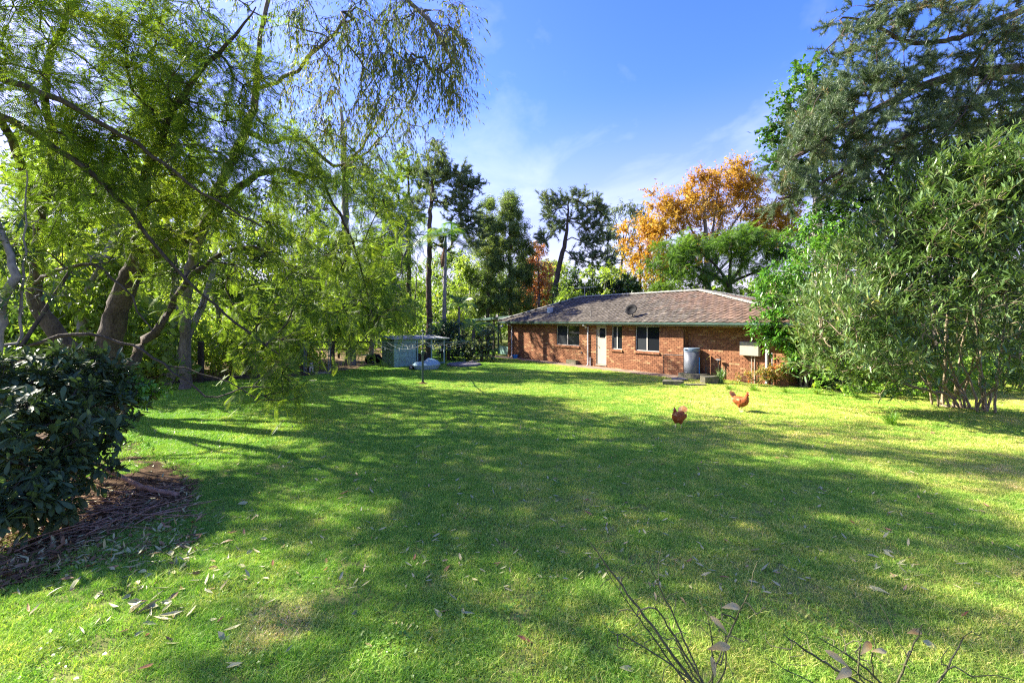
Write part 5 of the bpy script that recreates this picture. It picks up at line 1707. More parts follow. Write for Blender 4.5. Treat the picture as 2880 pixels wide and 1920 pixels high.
env += [((-11.5, 7.6, 7.0), 1.8, 8), ((-12.5, 6.0, 9.0), 1.9, 8), ((-9.6, 6.4, 10.0), 1.8, 7), ((-8.2, 8.4, 10.6), 1.8, 7), ((-11, 9.5, 11.5), 1.8, 7), ((-13.5, 8.5, 10), 1.8, 7), ((-11.0, 4.6, 8.0), 1.8, 7)]
cl = clumps(env)
cl = cl[cl[:, 2] > 0.75]
lines, ends = grow(trunks, cl, 0.4, 0.011, 0.40, 0.07, 0.15, 0.1)
tw, ls = jac_set(cl, ends, 7, 1.05, 7, 0.37, L_JAC, gravity=0.12, cone=0.85, outward=0.6, bias=(0.42, -0.12, -0.05), droop=0.22)
tree('jacaranda_tree', 'large dark multi-trunked jacaranda with ferny leaves hanging over the lawn', 'tree', gj, lines, tw, {'crown': ls}, B_JAC, 0.009, thick=14, single='frond')

# ------------------------------------------------------------------ gum whose branches hang across the top of the picture
gg = at(520, 1000, 17); gg[2] = -0.05
trunks = [
    [np.append(gg, 0.20), np.append(at(530, 800, 16.6), 0.17), np.append(at(600, 560, 15.6), 0.15), np.append(at(690, 370, 14.6), 0.13), np.append(at(722, 250, 14), 0.10), np.append(at(735, 80, 13.2), 0.06), np.append(at(800, -150, 12.6), 0.05)],
    poly([(725, 250, 14), (790, 225, 13.6), (870, 160, 13), (930, 100, 12.6), (1000, 20, 12.2)], 0.055, 0.025),
    poly([(690, 370, 14.6), (760, 400, 14.4), (850, 390, 14.4), (950, 470, 15), (1040, 380, 15), (1090, 290, 15), (1180, 190, 14.6)], 0.08, 0.02),
    poly([(800, -150, 12.6), (1000, -120, 12), (1120, -20, 11.6), (1220, 80, 11.6), (1270, 170, 11.8)], 0.08, 0.02),
    poly([(960, 480, 15), (1040, 420, 15.4), (1130, 320, 15.4)], 0.04, 0.012),
]
env = [(at(770, 40, 12.6), (1.2, 1, 0.6), 8), (at(880, 60, 12.4), (1.1, 1, 1.0), 13), (at(960, 150, 12.4), (1.0, 1, 1.2), 14), (at(1060, 60, 12), (1.2, 1, 1.2), 20), (at(1150, 90, 11.8), (1.2, 1, 1.3), 24), (at(1230, 140, 11.8), (0.9, 0.9, 1.1), 20), (at(1270, 60, 11.6), (0.5, 0.8, 0.9), 9),
       (at(1090, 220, 12.4), (1.2, 1, 1.0), 16), (at(980, 290, 13.4), (1.1, 1, 0.9), 10), (at(1120, 330, 14.6), (1.1, 0.9, 0.8), 11), (at(1190, 380, 15), (0.6, 0.6, 0.6), 5), (at(1000, 400, 14.8), (1.3, 0.9, 0.8), 11), (at(860, 260, 13.6), (1.0, 1, 1.0), 9), (at(760, 330, 14), (0.9, 0.9, 0.8), 7),
       (at(1040, 470, 15), (0.9, 0.7, 0.5), 7), (at(550, 60, 11.6), (1.1, 1, 1.0), 12), (at(640, 250, 13), (0.7, 0.7, 0.7), 7), (at(900, 340, 14), (1.0, 0.9, 0.8), 8), (at(1260, 210, 12), (0.5, 0.5, 0.6), 8)]
cl = clumps([(c, r, int(n_ * 1.45)) for c, r, n_ in env])
lines, ends = grow(trunks, cl, 0.4, 0.008, 0.42, 0.08, 0.1, 0.05)
st, d, ln = twigs(cl, ends, 5, 0.9, 0.8, 0.85, 0.4)
L = leaves_on(st, d, ln, 13, 0.05, 0.6, 0.9, 0.25, 0.13, 0.35)
tree('gum_tree', 'tall gum with sparse drooping leaves against the blue sky at top', 'tree', gg, lines, (st, d, ln), {'crown': (t_lance(0.10, -0.1, 0.02), *L, L_GUM)}, B_GUM, 0.005)

# ------------------------------------------------------------------ second ferny tree behind, with straight grey banded trunk
gk = gr(985, 1026); gk[2] = -0.05
trunks = [
    [np.append(gk, 0.34), np.append(at(983, 960, 26.4), 0.26), np.append(at(978, 800, 26.2), 0.23), np.append(at(972, 600, 26), 0.20), np.append(at(966, 420, 25.8), 0.15), np.append(at(960, 300, 25.5), 0.07)],
    poly([(978, 780, 26.2), (1040, 700, 25), (1100, 640, 24), (1150, 620, 23.4)], 0.09, 0.03),
    poly([(972, 620, 26), (900, 540, 25), (840, 500, 24.6)], 0.09, 0.03),
]
env = [(at(1010, 500, 25), (2.2, 2, 1.6), 18), (at(930, 430, 25), (2, 2, 1.6), 15), (at(1080, 600, 24), (1.9, 1.8, 1.6), 18), (at(1010, 690, 23.5), (2, 1.6, 1.6), 16), (at(1110, 720, 22.5), (1.2, 1.4, 1.6), 13), (at(1070, 820, 22), (1.6, 1.5, 1.5), 17), (at(1125, 850, 21.5), (0.7, 0.9, 0.8), 7),
       (at(1010, 870, 22.5), (1.5, 1.4, 1.2), 11), (at(900, 640, 24.5), (1.8, 1.6, 1.6), 12), (at(870, 780, 24), (1.6, 1.5, 1.5), 11), (at(930, 900, 23.5), (1.2, 1.2, 0.9), 8), (at(800, 880, 23.5), (1.4, 1.2, 1.2), 9)]
cl = clumps(env)
lines, ends = grow(trunks, cl, 0.6, 0.014, 0.40, 0.08, 0.2, 0.1)
tw, ls = jac_set(cl, ends, 5, 0.95, 8, 0.46, L_JAC2, t_frond(8, 0.04, -0.3, 0.27), gravity=0.5)
tree('grey_trunked_tree', 'tall straight grey-trunked tree with drooping ferny boughs beside the shed', 'tree', gk, lines, tw, {'crown': ls}, B_GREY, 0.008)

# ------------------------------------------------------------------ the great pine whose boughs reach in on the right
gp_ = np.array([19.6, 15.2, -0.05])
def P3(px, py, Y): return at(px, py, Y)
trunks = [
    [np.append(gp_, 0.55), np.array([19.5, 15.2, 5, 0.48]), np.array([19.4, 15.0, 10, 0.40]), np.array([19.3, 15, 15, 0.25]), np.array([19.2, 15, 19, 0.1])],
    poly([(3095, 120, 15), (2880, 190, 14.6), (2720, 205, 14.2), (2600, 240, 14), (2480, 300, 13.8), (2370, 360, 13.6), (2260, 430, 13.4), (2190, 455, 13.2)], 0.19, 0.03),
    poly([(3095, 230, 15), (2880, 245, 14.2), (2770, 275, 13.8), (2660, 330, 13.6), (2560, 380, 13.4), (2430, 440, 13.2), (2290, 530, 13), (2190, 560, 13)], 0.13, 0.025),
    poly([(3095, -60, 15), (2900, 20, 14.6), (2800, 60, 14.4), (2680, 110, 14.2), (2560, 120, 14), (2440, 60, 14), (2370, 50, 14)], 0.13, 0.025),
    poly([(3095, -220, 15), (2800, -100, 14.4), (2600, -20, 14), (2440, 20, 14)], 0.11, 0.03),
    poly([(2720, 205, 14.2), (2790, 110, 13.6), (2860, 60, 13.2)], 0.05, 0.02),
    poly([(2770, 275, 13.8), (2790, 190, 13.4), (2700, 330, 13), (2640, 400, 12.8), (2600, 460, 12.8)], 0.03, 0.008),
]
env = [(at(2420, 50, 14), (0.9, 1, 0.6), 14), (at(2500, 90, 14), (0.9, 1, 0.7), 14), (at(2390, 130, 13.8), (0.6, 0.8, 0.5), 9), (at(2600, 60, 14), (1, 1, 0.7), 12), (at(2720, 40, 14), (1, 1, 0.8), 11), (at(2840, 60, 14), (0.8, 1, 0.8), 10),
       (at(2420, 210, 13.6), (0.9, 1, 0.7), 16), (at(2540, 190, 13.8), (0.9, 1, 0.6), 14), (at(2660, 170, 13.8), (0.9, 1, 0.6), 12), (at(2350, 270, 13.6), (0.8, 0.9, 0.7), 14), (at(2460, 290, 13.6), (0.9, 1, 0.6), 16), (at(2580, 260, 13.8), (0.8, 1, 0.5), 13),
       (at(2300, 350, 13.4), (0.8, 0.9, 0.6), 14), (at(2390, 370, 13.4), (0.8, 0.9, 0.6), 14), (at(2500, 370, 13.4), (0.8, 0.9, 0.5), 13), (at(2620, 340, 13.5), (0.8, 0.9, 0.5), 10), (at(2250, 420, 13.3), (0.6, 0.8, 0.45), 11), (at(2340, 430, 13.2), (0.8, 0.8, 0.5), 12), (at(2440, 450, 13.2), (0.8, 0.8, 0.5), 10),
       (at(2200, 470, 13.1), (0.35, 0.5, 0.25), 6), (at(2260, 520, 13), (0.5, 0.6, 0.3), 8), (at(2340, 520, 13), (0.6, 0.7, 0.4), 9), (at(2200, 560, 13), (0.35, 0.4, 0.2), 6), (at(2760, 260, 13.8), (0.8, 0.8, 0.5), 8), (at(2850, 180, 14), (0.8, 0.8, 0.6), 8), (at(2870, 330, 14), (0.6, 0.8, 0.4), 5), (at(2560, 0, 14), (1.2, 1, 0.6), 10), (at(2800, 140, 13.4), (1.0, 0.9, 0.6), 13), (at(2860, 240, 13.4), (0.8, 0.9, 0.5), 10), (at(2690, 310, 13.2), (0.9, 0.9, 0.5), 11), (at(2790, 330, 13.2), (0.9, 0.9, 0.5), 10), (at(2680, 240, 13.4), (0.9, 0.9, 0.5), 10), (at(2880, 100, 13.2), (0.7, 0.8, 0.6), 8), (at(2600, 400, 13.2), (0.8, 0.8, 0.4), 8)]
cl = clumps(env)
lines, ends = grow(trunks, cl, 0.35, 0.009, 0.40, 0.05, 0.05, 0.05)
st, d, ln = twigs(cl, ends, 5, 0.55, 0.75, -0.10, 0.8)
L = leaves_on(st, d, ln, 7, 0.1, 0.35, -0.15, 0.0, 0.15, 0.25)
tree('pine_tree', 'large grey-green pine whose needle boughs reach into the sky above the oleander', 'tree', gp_, lines, (st, d, ln), {'crown': (TUFT, *L, L_PINE)}, B_PINE, 0.007)

# ------------------------------------------------------------------ leafy trees behind the pine
def leafy(name, label, base_px, trunks, env, leaf, mat, bark, m=5, length=0.8, k=12, size=0.14, cone=1.0, gravity=0.1, step=0.6, rt=0.014, droop=0.2, up=0.2, cat='tree', spread=0.8, outward=0.5, group=None, twr=0.007, parts=('trunk', 'crown')):
    cl_ = clumps(env)
    cl_ = cl_[cl_[:, 2] > 0.25]
    lines_, ends_ = grow(trunks, cl_, step, rt, 0.42, 0.07, 0.05, up)
    st_, d_, ln_ = twigs(cl_, ends_, m, length, cone, gravity, outward)
    L_ = leaves_on(st_, d_, ln_, k, 0.1, spread, droop, 0.1, size, 0.3)
    L_[0][:, 2] = np.maximum(L_[0][:, 2], 0.05)
    return tree(name, label, cat, base_px, lines_, (st_, d_, ln_), {parts[1]: (leaf, *L_, mat)}, bark, twr, group, parts)

gb = at(2300, 1000, 24); gb[2] = 0
tr = [[np.append(gb, 0.3), np.append(at(2300, 700, 24), 0.24), np.append(at(2290, 450, 24), 0.16), np.append(at(2270, 200, 24), 0.05)]]
env = [(at(2265, 215, 24), (0.6, 1, 0.9), 9), (at(2240, 280, 24), (1.0, 1, 1.0), 13), (at(2310, 260, 24), (1.0, 1, 1.2), 13), (at(2220, 360, 24), (1.2, 1.2, 1.0), 16), (at(2290, 370, 24), (1.3, 1.2, 1.2), 16), (at(2190, 425, 24), (0.6, 0.8, 0.6), 8), (at(2230, 480, 24), (0.8, 1, 0.7), 9),
       (at(2300, 480, 24), (1.5, 1.2, 1.2), 16), (at(2360, 330, 24.5), (1.5, 1.2, 1.8), 16), (at(2340, 590, 23.5), (1.3, 1.2, 1.0), 14), (at(2380, 560, 23.5), (1.4, 1.2, 1.2), 14), (at(2320, 660, 23), (1.3, 1.2, 0.9), 14), (at(2390, 680, 23), (1.5, 1.2, 1.0), 14), (at(2330, 780, 23), (1.6, 1.2, 1.2), 12)]
leafy('glossy_leaf_tree', 'tall glossy green broadleaf tree rising behind the pine boughs', gb, tr, env, BROAD, L_HOLLY, B_GREY, 5, 0.75, 13, 0.20)

gb = at(2640, 1000, 22); gb[2] = 0
tr = [[np.append(gb, 0.3), np.append(at(2650, 700, 22), 0.26), np.append(at(2640, 500, 22), 0.20), np.append(at(2600, 380, 22), 0.1)],
      poly([(2650, 700, 22), (2740, 560, 22), (2800, 420, 22)], 0.2, 0.08), poly([(2648, 640, 22), (2540, 560, 22), (2470, 480, 22)], 0.18, 0.07), poly([(2480, 620, 22), (2450, 520, 22), (2400, 460, 21.5)], 0.12, 0.06)]
env = [(at(2450, 480, 22), (1.6, 1.4, 1.0), 18), (at(2560, 430, 22), (1.7, 1.4, 1.0), 20), (at(2680, 400, 22), (1.8, 1.4, 1.1), 22), (at(2800, 380, 22), (1.8, 1.4, 1.3), 22), (at(2900, 330, 22), (1.6, 1.4, 1.5), 18), (at(2420, 580, 22), (1.5, 1.3, 1.0), 16), (at(2530, 560, 22.5), (1.6, 1.3, 1.0), 16),
       (at(2660, 530, 22.5), (1.7, 1.3, 1.0), 18), (at(2790, 520, 22.5), (1.7, 1.3, 1.1), 18), (at(2890, 480, 22), (1.6, 1.3, 1.1), 14), (at(2480, 680, 22), (1.6, 1.3, 1.2), 16), (at(2640, 680, 22), (1.8, 1.3, 1.3), 18), (at(2800, 650, 22), (1.8, 1.3, 1.3), 18), (at(2700, 820, 22), (2, 1.3, 1.3), 16), (at(2860, 820, 22), (1.8, 1.3, 1.3), 14)]
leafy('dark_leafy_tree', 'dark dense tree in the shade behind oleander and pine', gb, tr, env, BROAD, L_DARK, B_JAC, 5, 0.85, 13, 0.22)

# ------------------------------------------------------------------ oleander
go_ = np.array([13.1, 13.2, 0.0])
stems = []
for (px_, py_, Y_) in [(2420, 820, 12.6), (2540, 700, 12.4), (2640, 620, 12.2), (2740, 580, 12.2), (2850, 560, 12), (2480, 930, 12.6), (2600, 780, 12.2), (2800, 700, 12), (2900, 680, 12), (2880, 900, 12.4), (2350, 900, 13), (2700, 700, 13.2), (2300, 960, 12.6), (2620, 950, 11.6), (2760, 900, 11.4), (2840, 1000, 11.4), (2880, 820, 11.2), (2560, 1020, 12), (2680, 850, 12.6)]:
    e_ = at(px_, py_, Y_)
    b_ = go_ + np.append(rng.normal(size=2) * 0.30, 0)
    mid = b_ * 0.55 + e_ * 0.45; mid[2] = b_[2] * 0.45 + e_[2] * 0.55; mid += rng.normal(size=3) * 0.12
    stems.append([np.append(b_, 0.036), np.append(b_ * 0.8 + mid * 0.2 + (0, 0, 0.25), 0.032), np.append(mid, 0.024), np.append(e_, 0.010)])
env = [(at(2400, 800, 12.6), (1.0, 1, 1.0), 26), (at(2480, 690, 12.4), (1.0, 1, 0.9), 26), (at(2560, 620, 12.2), (0.9, 1, 0.8), 22), (at(2660, 580, 12), (1.0, 1, 0.8), 24), (at(2760, 540, 11.8), (1.0, 1, 0.8), 24), (at(2850, 500, 11.4), (1.0, 1, 0.7), 22), (at(2920, 470, 11.2), (0.9, 1, 0.7), 14),
       (at(2540, 770, 12.2), (1.0, 1, 0.9), 22), (at(2650, 700, 11.8), (1.0, 1, 0.9), 24), (at(2770, 660, 11.6), (1.0, 1, 0.9), 24), (at(2870, 620, 11.2), (0.9, 1, 0.9), 22), (at(2350, 880, 13), (0.9, 1, 0.8), 18), (at(2460, 880, 12.6), (0.9, 1, 0.8), 18), (at(2600, 860, 12), (0.9, 1, 0.8), 16), (at(2760, 800, 11.6), (0.9, 1, 0.8), 16), (at(2860, 780, 11.2), (0.9, 1, 0.9), 16),
       (at(2330, 960, 13.2), (0.8, 0.9, 0.5), 10), (at(2450, 990, 13), (0.8, 0.9, 0.5), 9), (at(2850, 920, 11.6), (0.8, 0.9, 0.7), 10), (at(2560, 960, 12.4), (0.7, 0.8, 0.5), 7), (at(2900, 1010, 11.8), (0.7, 0.8, 0.5), 6), (at(2480, 790, 12), (1.1, 0.8, 0.9), 14), (at(2400, 900, 11.5), (1.0, 0.8, 0.7), 18), (at(2520, 900, 11.5), (0.9, 0.8, 0.6), 14), (at(2300, 870, 14), (0.8, 0.8, 0.8), 14), (at(2780, 880, 13.6), (0.9, 0.8, 0.7), 12), (at(2380, 1010, 12.5), (0.8, 0.8, 0.35), 9), (at(2760, 470, 11.6), (0.9, 0.9, 0.5), 12), (at(2640, 520, 12), (0.8, 0.9, 0.5), 10), (at(2880, 760, 10.6), (0.6, 0.8, 0.9), 14), (at(2700, 640, 11), (0.9, 0.8, 0.9), 16), (at(2840, 980, 10.8), (0.7, 0.7, 0.5), 11), (at(2610, 1000, 12), (0.7, 0.7, 0.35), 7), (at(2330, 1020, 13.2), (0.7, 0.7, 0.3), 9), (at(2430, 1050, 13), (0.7, 0.6, 0.25), 8), (at(2500, 1000, 11.4), (0.8, 0.7, 0.4), 12), (at(2870, 1080, 11.2), (0.5, 0.6, 0.3), 6), (at(2560, 1070, 12), (0.6, 0.6, 0.25), 6), (at(2800, 820, 10.6), (0.7, 0.7, 0.6), 11)]
cl = clumps([(c, r, int(n_ * 1.5)) for c, r, n_ in env])
lines, ends = grow(stems, cl, 0.3, 0.006, 0.40, 0.04, 0.0, 0.25)
st, d, ln = twigs(cl, ends, 4, 0.60, 0.75, -0.4, 0.6)
L = leaves_on(st, d, ln, 13, 0.2, 0.8, -0.45, 0.0, 0.20, 0.45)
tree('oleander_shrub', 'huge oleander with many pale bare stems and narrow leaves', 'shrub', go_, lines, (st, d, ln), {'foliage': (t_lance(0.095, -0.12, 0.02), *L, L_OLE)}, B_STEM, 0.005, parts=('stems', 'foliage'), thick=8, single='leaf')

# ------------------------------------------------------------------ bright glossy bush in front of the house end
gl = gr(2267, 1088)
tr = [[np.append(gl, 0.07), np.append(at(2264, 1010, 17.8), 0.06), np.append(at(2270, 900, 17.6), 0.05), np.append(at(2290, 760, 17.5), 0.04)],
      [np.append(gl + (0.25, 0.1, 0), 0.055), np.append(at(2290, 1000, 17.9), 0.05), np.append(at(2330, 880, 17.8), 0.04), np.append(at(2380, 760, 17.6), 0.03)],
      [np.append(gl + (-0.1, 0.15, 0), 0.04), np.append(at(2250, 1000, 17.9), 0.035), np.append(at(2230, 920, 17.8), 0.03), np.append(at(2200, 860, 17.6), 0.02)]]
env = [(at(2185, 890, 17.6), (0.8, 0.9, 0.8), 20), (at(2160, 900, 17.6), (0.5, 0.7, 0.5), 10), (at(2220, 800, 17.6), (1.0, 1, 0.9), 22), (at(2180, 810, 17.4), (0.7, 0.8, 0.6), 12), (at(2280, 740, 17.6), (1.2, 1, 0.9), 24), (at(2350, 690, 17.6), (1.1, 1, 0.8), 20), (at(2230, 900, 17.4), (0.9, 0.9, 0.7), 18), (at(2310, 860, 17.4), (1.1, 0.9, 1.0), 22), (at(2400, 770, 17.4), (1.1, 0.9, 1.0), 20),
       (at(2200, 960, 17.4), (0.7, 0.8, 0.4), 10), (at(2290, 960, 17.4), (0.8, 0.8, 0.5), 11), (at(2380, 900, 17.6), (1, 0.9, 0.9), 14), (at(2280, 660, 18), (1.0, 0.9, 0.7), 12), (at(2350, 980, 17), (0.9, 0.8, 0.5), 16), (at(2440, 940, 16.5), (0.9, 0.8, 0.7), 16), (at(2240, 1000, 17.2), (0.5, 0.6, 0.3), 7)]
leafy('glossy_bush', 'bright green glossy bush on thin trunks hiding the end of the house', gl, tr, env, t_diamond(0.22, 0.08, -0.12), L_LILLY, B_STEM, 5, 0.5, 11, 0.17, step=0.4, rt=0.007, cat='bush', outward=0.7, twr=0.004)

# ------------------------------------------------------------------ dark broad-leaved shrub at the near left
gs = gr(60, 1330); gs[0] -= 0.3
stems = []
for (px_, py_, Y_) in [(40, 1050, 6.6), (160, 1040, 7.2), (260, 1080, 7.4), (330, 1150, 7.4), (120, 1200, 6.2), (20, 1250, 5.6), (230, 1230, 6.6), (-100, 1050, 6.2)]:
    e_ = at(px_, py_, Y_)
    stems.append([np.append(gs + np.append(rng.normal(size=2) * 0.2, 0), 0.035), np.append(gs * 0.5 + e_ * 0.5 + (0, 0, 0.2), 0.024), np.append(e_, 0.01)])
env = [(at(30, 1040, 6.4), (0.7, 0.7, 0.28), 18), (at(130, 1040, 7), (0.8, 0.8, 0.32), 22), (at(230, 1060, 7.4), (0.7, 0.8, 0.4), 20), (at(310, 1110, 7.5), (0.5, 0.6, 0.4), 15), (at(60, 1120, 6.1), (0.7, 0.7, 0.45), 20), (at(180, 1130, 6.6), (0.7, 0.7, 0.45), 22), (at(280, 1180, 7), (0.5, 0.6, 0.4), 15), (at(20, 1220, 5.6), (0.55, 0.6, 0.4), 17), (at(120, 1240, 5.9), (0.55, 0.6, 0.4), 17), (at(220, 1250, 6.4), (0.45, 0.5, 0.35), 13),
       (at(0, 1330, 5.3), (0.45, 0.5, 0.35), 12), (at(90, 1350, 5.5), (0.45, 0.5, 0.3), 12), (at(170, 1330, 5.9), (0.35, 0.4, 0.25), 8), (at(-60, 1150, 5.8), (0.6, 0.6, 0.5), 10), (at(30, 1420, 5.2), (0.35, 0.4, 0.2), 9), (at(-20, 1440, 5.0), (0.35, 0.4, 0.2), 9), (at(110, 1430, 5.5), (0.3, 0.3, 0.15), 7), (at(240, 1330, 6.3), (0.35, 0.4, 0.25), 8)]
cl = clumps([(c, r, int(n_ * 1.35)) for c, r, n_ in env])
lines, ends = grow(stems, cl, 0.22, 0.005, 0.4, 0.03, 0.0, 0.3)
st, d, ln = twigs(cl, ends, 3, 0.15, 0.7, -0.3, 0.6)
L = leaves_on(st, d, ln, 11, 0.45, 0.9, 0.15, 0.0, 0.145, 0.45)
tree('broadleaf_shrub', 'dark glossy broad-leaved shrub over bare soil below the jacaranda', 'shrub', gs, lines, (st, d, ln), {'foliage': (t_obovate(0.16), *L, L_RHODO)}, B_JAC, 0.004, parts=('stems', 'foliage'), thick=8, single='leaf')
# young twiggy shoot in front of the trunk
gs2 = gr(345, 1190)
tr = [[np.append(gs2, 0.012), np.append(at(330, 1120, 7.9), 0.008), np.append(at(390, 1080, 7.8), 0.006)]]
env = [(at(400, 1090, 7.7), (0.30, 0.3, 0.12), 9), (at(345, 1070, 7.8), (0.3, 0.3, 0.16), 9), (at(420, 1110, 7.7), (0.2, 0.2, 0.1), 6)]
leafy('young_shoot', 'light green leafy shoot beside the dark shrub, over the lawn edge', gs2, tr, env, t_diamond(0.3, 0.06, -0.1), L_LILLY, B_JAC, 3, 0.16, 6, 0.09, step=0.2, rt=0.003, cat='plant', twr=0.002, parts=('stem', 'foliage'))

# ================================================================== trees beyond the house
gb = at(1990, 1000, 46); gb[2] = 0
def ray_limbs(base_pt, tips, r0, r1):
    out = []
    for t in tips:
        e_ = np.array(t)
        m1 = base_pt * 0.55 + e_ * 0.45; m1[2] = base_pt[2] * 0.45 + e_[2] * 0.55
        out.append([np.append(base_pt, r0), np.append(m1, (r0 + r1) / 2), np.append(e_, r1)])
    return out
fork = at(1990, 800, 46)
tr = [[np.append(gb, 0.4), np.append(fork, 0.32), np.append(at(1985, 650, 46), 0.2), np.append(at(1975, 520, 46), 0.08)]]
tr += ray_limbs(fork, [at(1870, 600, 46), at(1900, 540, 46), at(2060, 520, 46), at(2120, 540, 46), at(2170, 640, 46), at(1830, 680, 46), at(2030, 480, 46)], 0.16, 0.04)
env = [(at(1870, 560, 46), (1.9, 2, 1.6), 15), (at(1880, 640, 46), (2.2, 2, 1.6), 18), (at(1830, 640, 46), (1.2, 2, 1.2), 9), (at(1840, 690, 46), (1.6, 2, 1.6), 12), (at(1970, 520, 46), (1.3, 2, 1.6), 14), (at(1960, 600, 46), (1.4, 2, 1.8), 13), (at(2060, 500, 46), (1.7, 2, 1.5), 17), (at(2040, 580, 46), (2, 2, 1.8), 18), (at(2110, 540, 46), (1.5, 2, 1.5), 13), (at(2120, 610, 46), (1.8, 2, 1.5), 14), (at(2180, 610, 46), (1.3, 2, 1.2), 10), (at(2210, 650, 46), (1, 2, 1.0), 7), (at(1990, 680, 46), (2.6, 2, 1.5), 14), (at(2090, 680, 46), (2.4, 2, 1.2), 12), (at(1920, 740, 46), (2, 2, 1.2), 9), (at(2200, 610, 46), (1.4, 2, 1.4), 10), (at(2230, 670, 46), (1.2, 2, 1.0), 8), (at(1840, 740, 46), (1.8, 2, 1.3), 10)]
leafy('orange_autumn_tree', 'tall autumn tree with thinning orange leaves behind the house roof', gb, tr, env, LEAF, L_AUT, B_GREY, 14, 1.4, 14, 0.25, cone=0.95, gravity=-0.4, step=0.9, rt=0.016, up=0.3, twr=0.010)
gb = at(1800, 1000, 44); gb[2] = 0
tr = [[np.append(gb, 0.2), np.append(at(1800, 820, 44), 0.16), np.append(at(1800, 700, 44), 0.05)]]
env = [(at(1765, 700, 44), (1.0, 1.2, 1.2), 7), (at(1810, 720, 44), (1.8, 1.2, 1.2), 11), (at(1790, 770, 44), (2.2, 1.2, 1.2), 12), (at(1840, 790, 43), (2, 1.2, 1.2), 10), (at(1760, 640, 44), (0.5, 0.8, 0.8), 4)]
leafy('yellow_autumn_tree', 'smaller yellow-orange autumn tree low behind the roof ridge', gb, tr, env, LEAF, leaf_mat('yellow_autumn_leaf', [(0.1, (0.36, 0.18, 0.02)), (0.5, (0.40, 0.26, 0.025)), (0.9, (0.30, 0.28, 0.035))], trans=0.4, rough=0.55, spec=0.2, tcol=(1.2, 1.1, 0.6), clump=0.4), B_GREY, 6, 1.0, 10, 0.28, cone=0.8, gravity=-0.3, step=0.8, up=0.3)
# green jacaranda behind the roof
gb = at(2060, 1000, 35); gb[2] = 0
fork = at(2050, 800, 35)
tr = [[np.append(gb, 0.3), np.append(fork, 0.22)]] + ray_limbs(fork, [at(1900, 730, 35), at(1960, 700, 35), at(2060, 660, 35), at(2150, 690, 35), at(2200, 740, 35)], 0.14, 0.04)
env = []
for px_, py_, w_, n_ in ((1870, 740, 1.3, 9), (1890, 710, 1.2, 9), (1940, 690, 1.2, 10), (1990, 700, 1.3, 9), (2040, 680, 1.4, 11), (2100, 655, 1.2, 9), (2140, 690, 1.4, 11), (2180, 680, 1.4, 11), (2210, 720, 1.3, 10), (2060, 720, 1.3, 9), (1930, 760, 1.4, 10), (1870, 800, 1.2, 9), (1990, 780, 1.5, 9), (2120, 760, 1.5, 9), (2190, 790, 1.4, 9), (1930, 820, 1.3, 8), (2060, 820, 1.6, 8)):
    env.append((at(px_, py_, 35), (w_, 1.6, 0.55), n_))
cl = clumps(env)
lines, ends = grow(tr, cl, 0.7, 0.014, 0.42, 0.06, 0.05, 0.15)
L_JACFAR = leaf_mat('green_jacaranda_leaf', [(0.1, (0.040, 0.092, 0.018)), (0.5, (0.085, 0.155, 0.026)), (0.9, (0.15, 0.22, 0.035))], trans=0.4, rough=0.5, spec=0.25, clump=0.5)
tw, ls = jac_set(cl, ends, 6, 0.9, 8, 0.48, L_JACFAR, t_frond(7, 0.05, -0.3, 0.28), gravity=-0.1)
tree('layered_green_tree', 'rich green tree with layered ferny boughs behind the roof ridge', 'tree', gb, lines, tw, {'crown': ls}, B_JAC, 0.008)

# pines and conifers on the skyline
def pine(name, label, base_px, top, depth, trunk_pts, env, mat, size=0.30, bark=B_PINE, tm=None, m=5, length=0.8, k=7, gravity=-0.2):
    b_ = at(base_px, 1000, depth); b_[2] = 0
    tr_ = [[np.append(b_, trunk_pts[0])] + [np.append(at(px_, py_, depth), r_) for px_, py_, r_ in trunk_pts[1]]]
    cl_ = clumps([(at(px_, py_, depth), (w_, w_, h_), n_) for px_, py_, w_, h_, n_ in env])
    lines_, ends_ = grow(tr_, cl_, 0.7, 0.016, 0.42, 0.08, 0.0, 0.25)
    st_, d_, ln_ = twigs(cl_, ends_, m, length, 0.8, gravity, 0.6)
    L_ = leaves_on(st_, d_, ln_, k, 0.15, 0.5, -0.1, 0.0, size, 0.3)
    return tree(name, label, 'tree', b_, lines_, (st_, d_, ln_), {'crown': (tm or TUFT2, *L_, mat)}, bark, 0.010)
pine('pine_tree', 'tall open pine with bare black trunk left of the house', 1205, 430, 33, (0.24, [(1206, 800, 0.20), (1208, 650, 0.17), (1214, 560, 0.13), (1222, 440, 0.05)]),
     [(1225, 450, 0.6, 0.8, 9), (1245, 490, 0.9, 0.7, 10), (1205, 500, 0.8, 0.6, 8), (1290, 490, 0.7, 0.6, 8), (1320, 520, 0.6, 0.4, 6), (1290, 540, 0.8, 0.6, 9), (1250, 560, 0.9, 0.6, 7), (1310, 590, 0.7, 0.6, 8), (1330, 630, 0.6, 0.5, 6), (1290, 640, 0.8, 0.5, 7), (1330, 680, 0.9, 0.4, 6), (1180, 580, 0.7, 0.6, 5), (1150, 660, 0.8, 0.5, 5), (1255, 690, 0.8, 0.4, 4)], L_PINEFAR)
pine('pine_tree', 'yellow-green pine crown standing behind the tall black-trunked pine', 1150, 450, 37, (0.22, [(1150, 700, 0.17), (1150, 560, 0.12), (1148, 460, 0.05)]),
     [(1140, 460, 0.9, 0.7, 9), (1170, 480, 0.7, 0.6, 7), (1110, 510, 1.0, 0.7, 9), (1190, 530, 0.8, 0.7, 7), (1130, 560, 1.2, 0.8, 10), (1100, 600, 1.1, 0.8, 9), (1170, 610, 0.9, 0.7, 7)], L_BACK2)
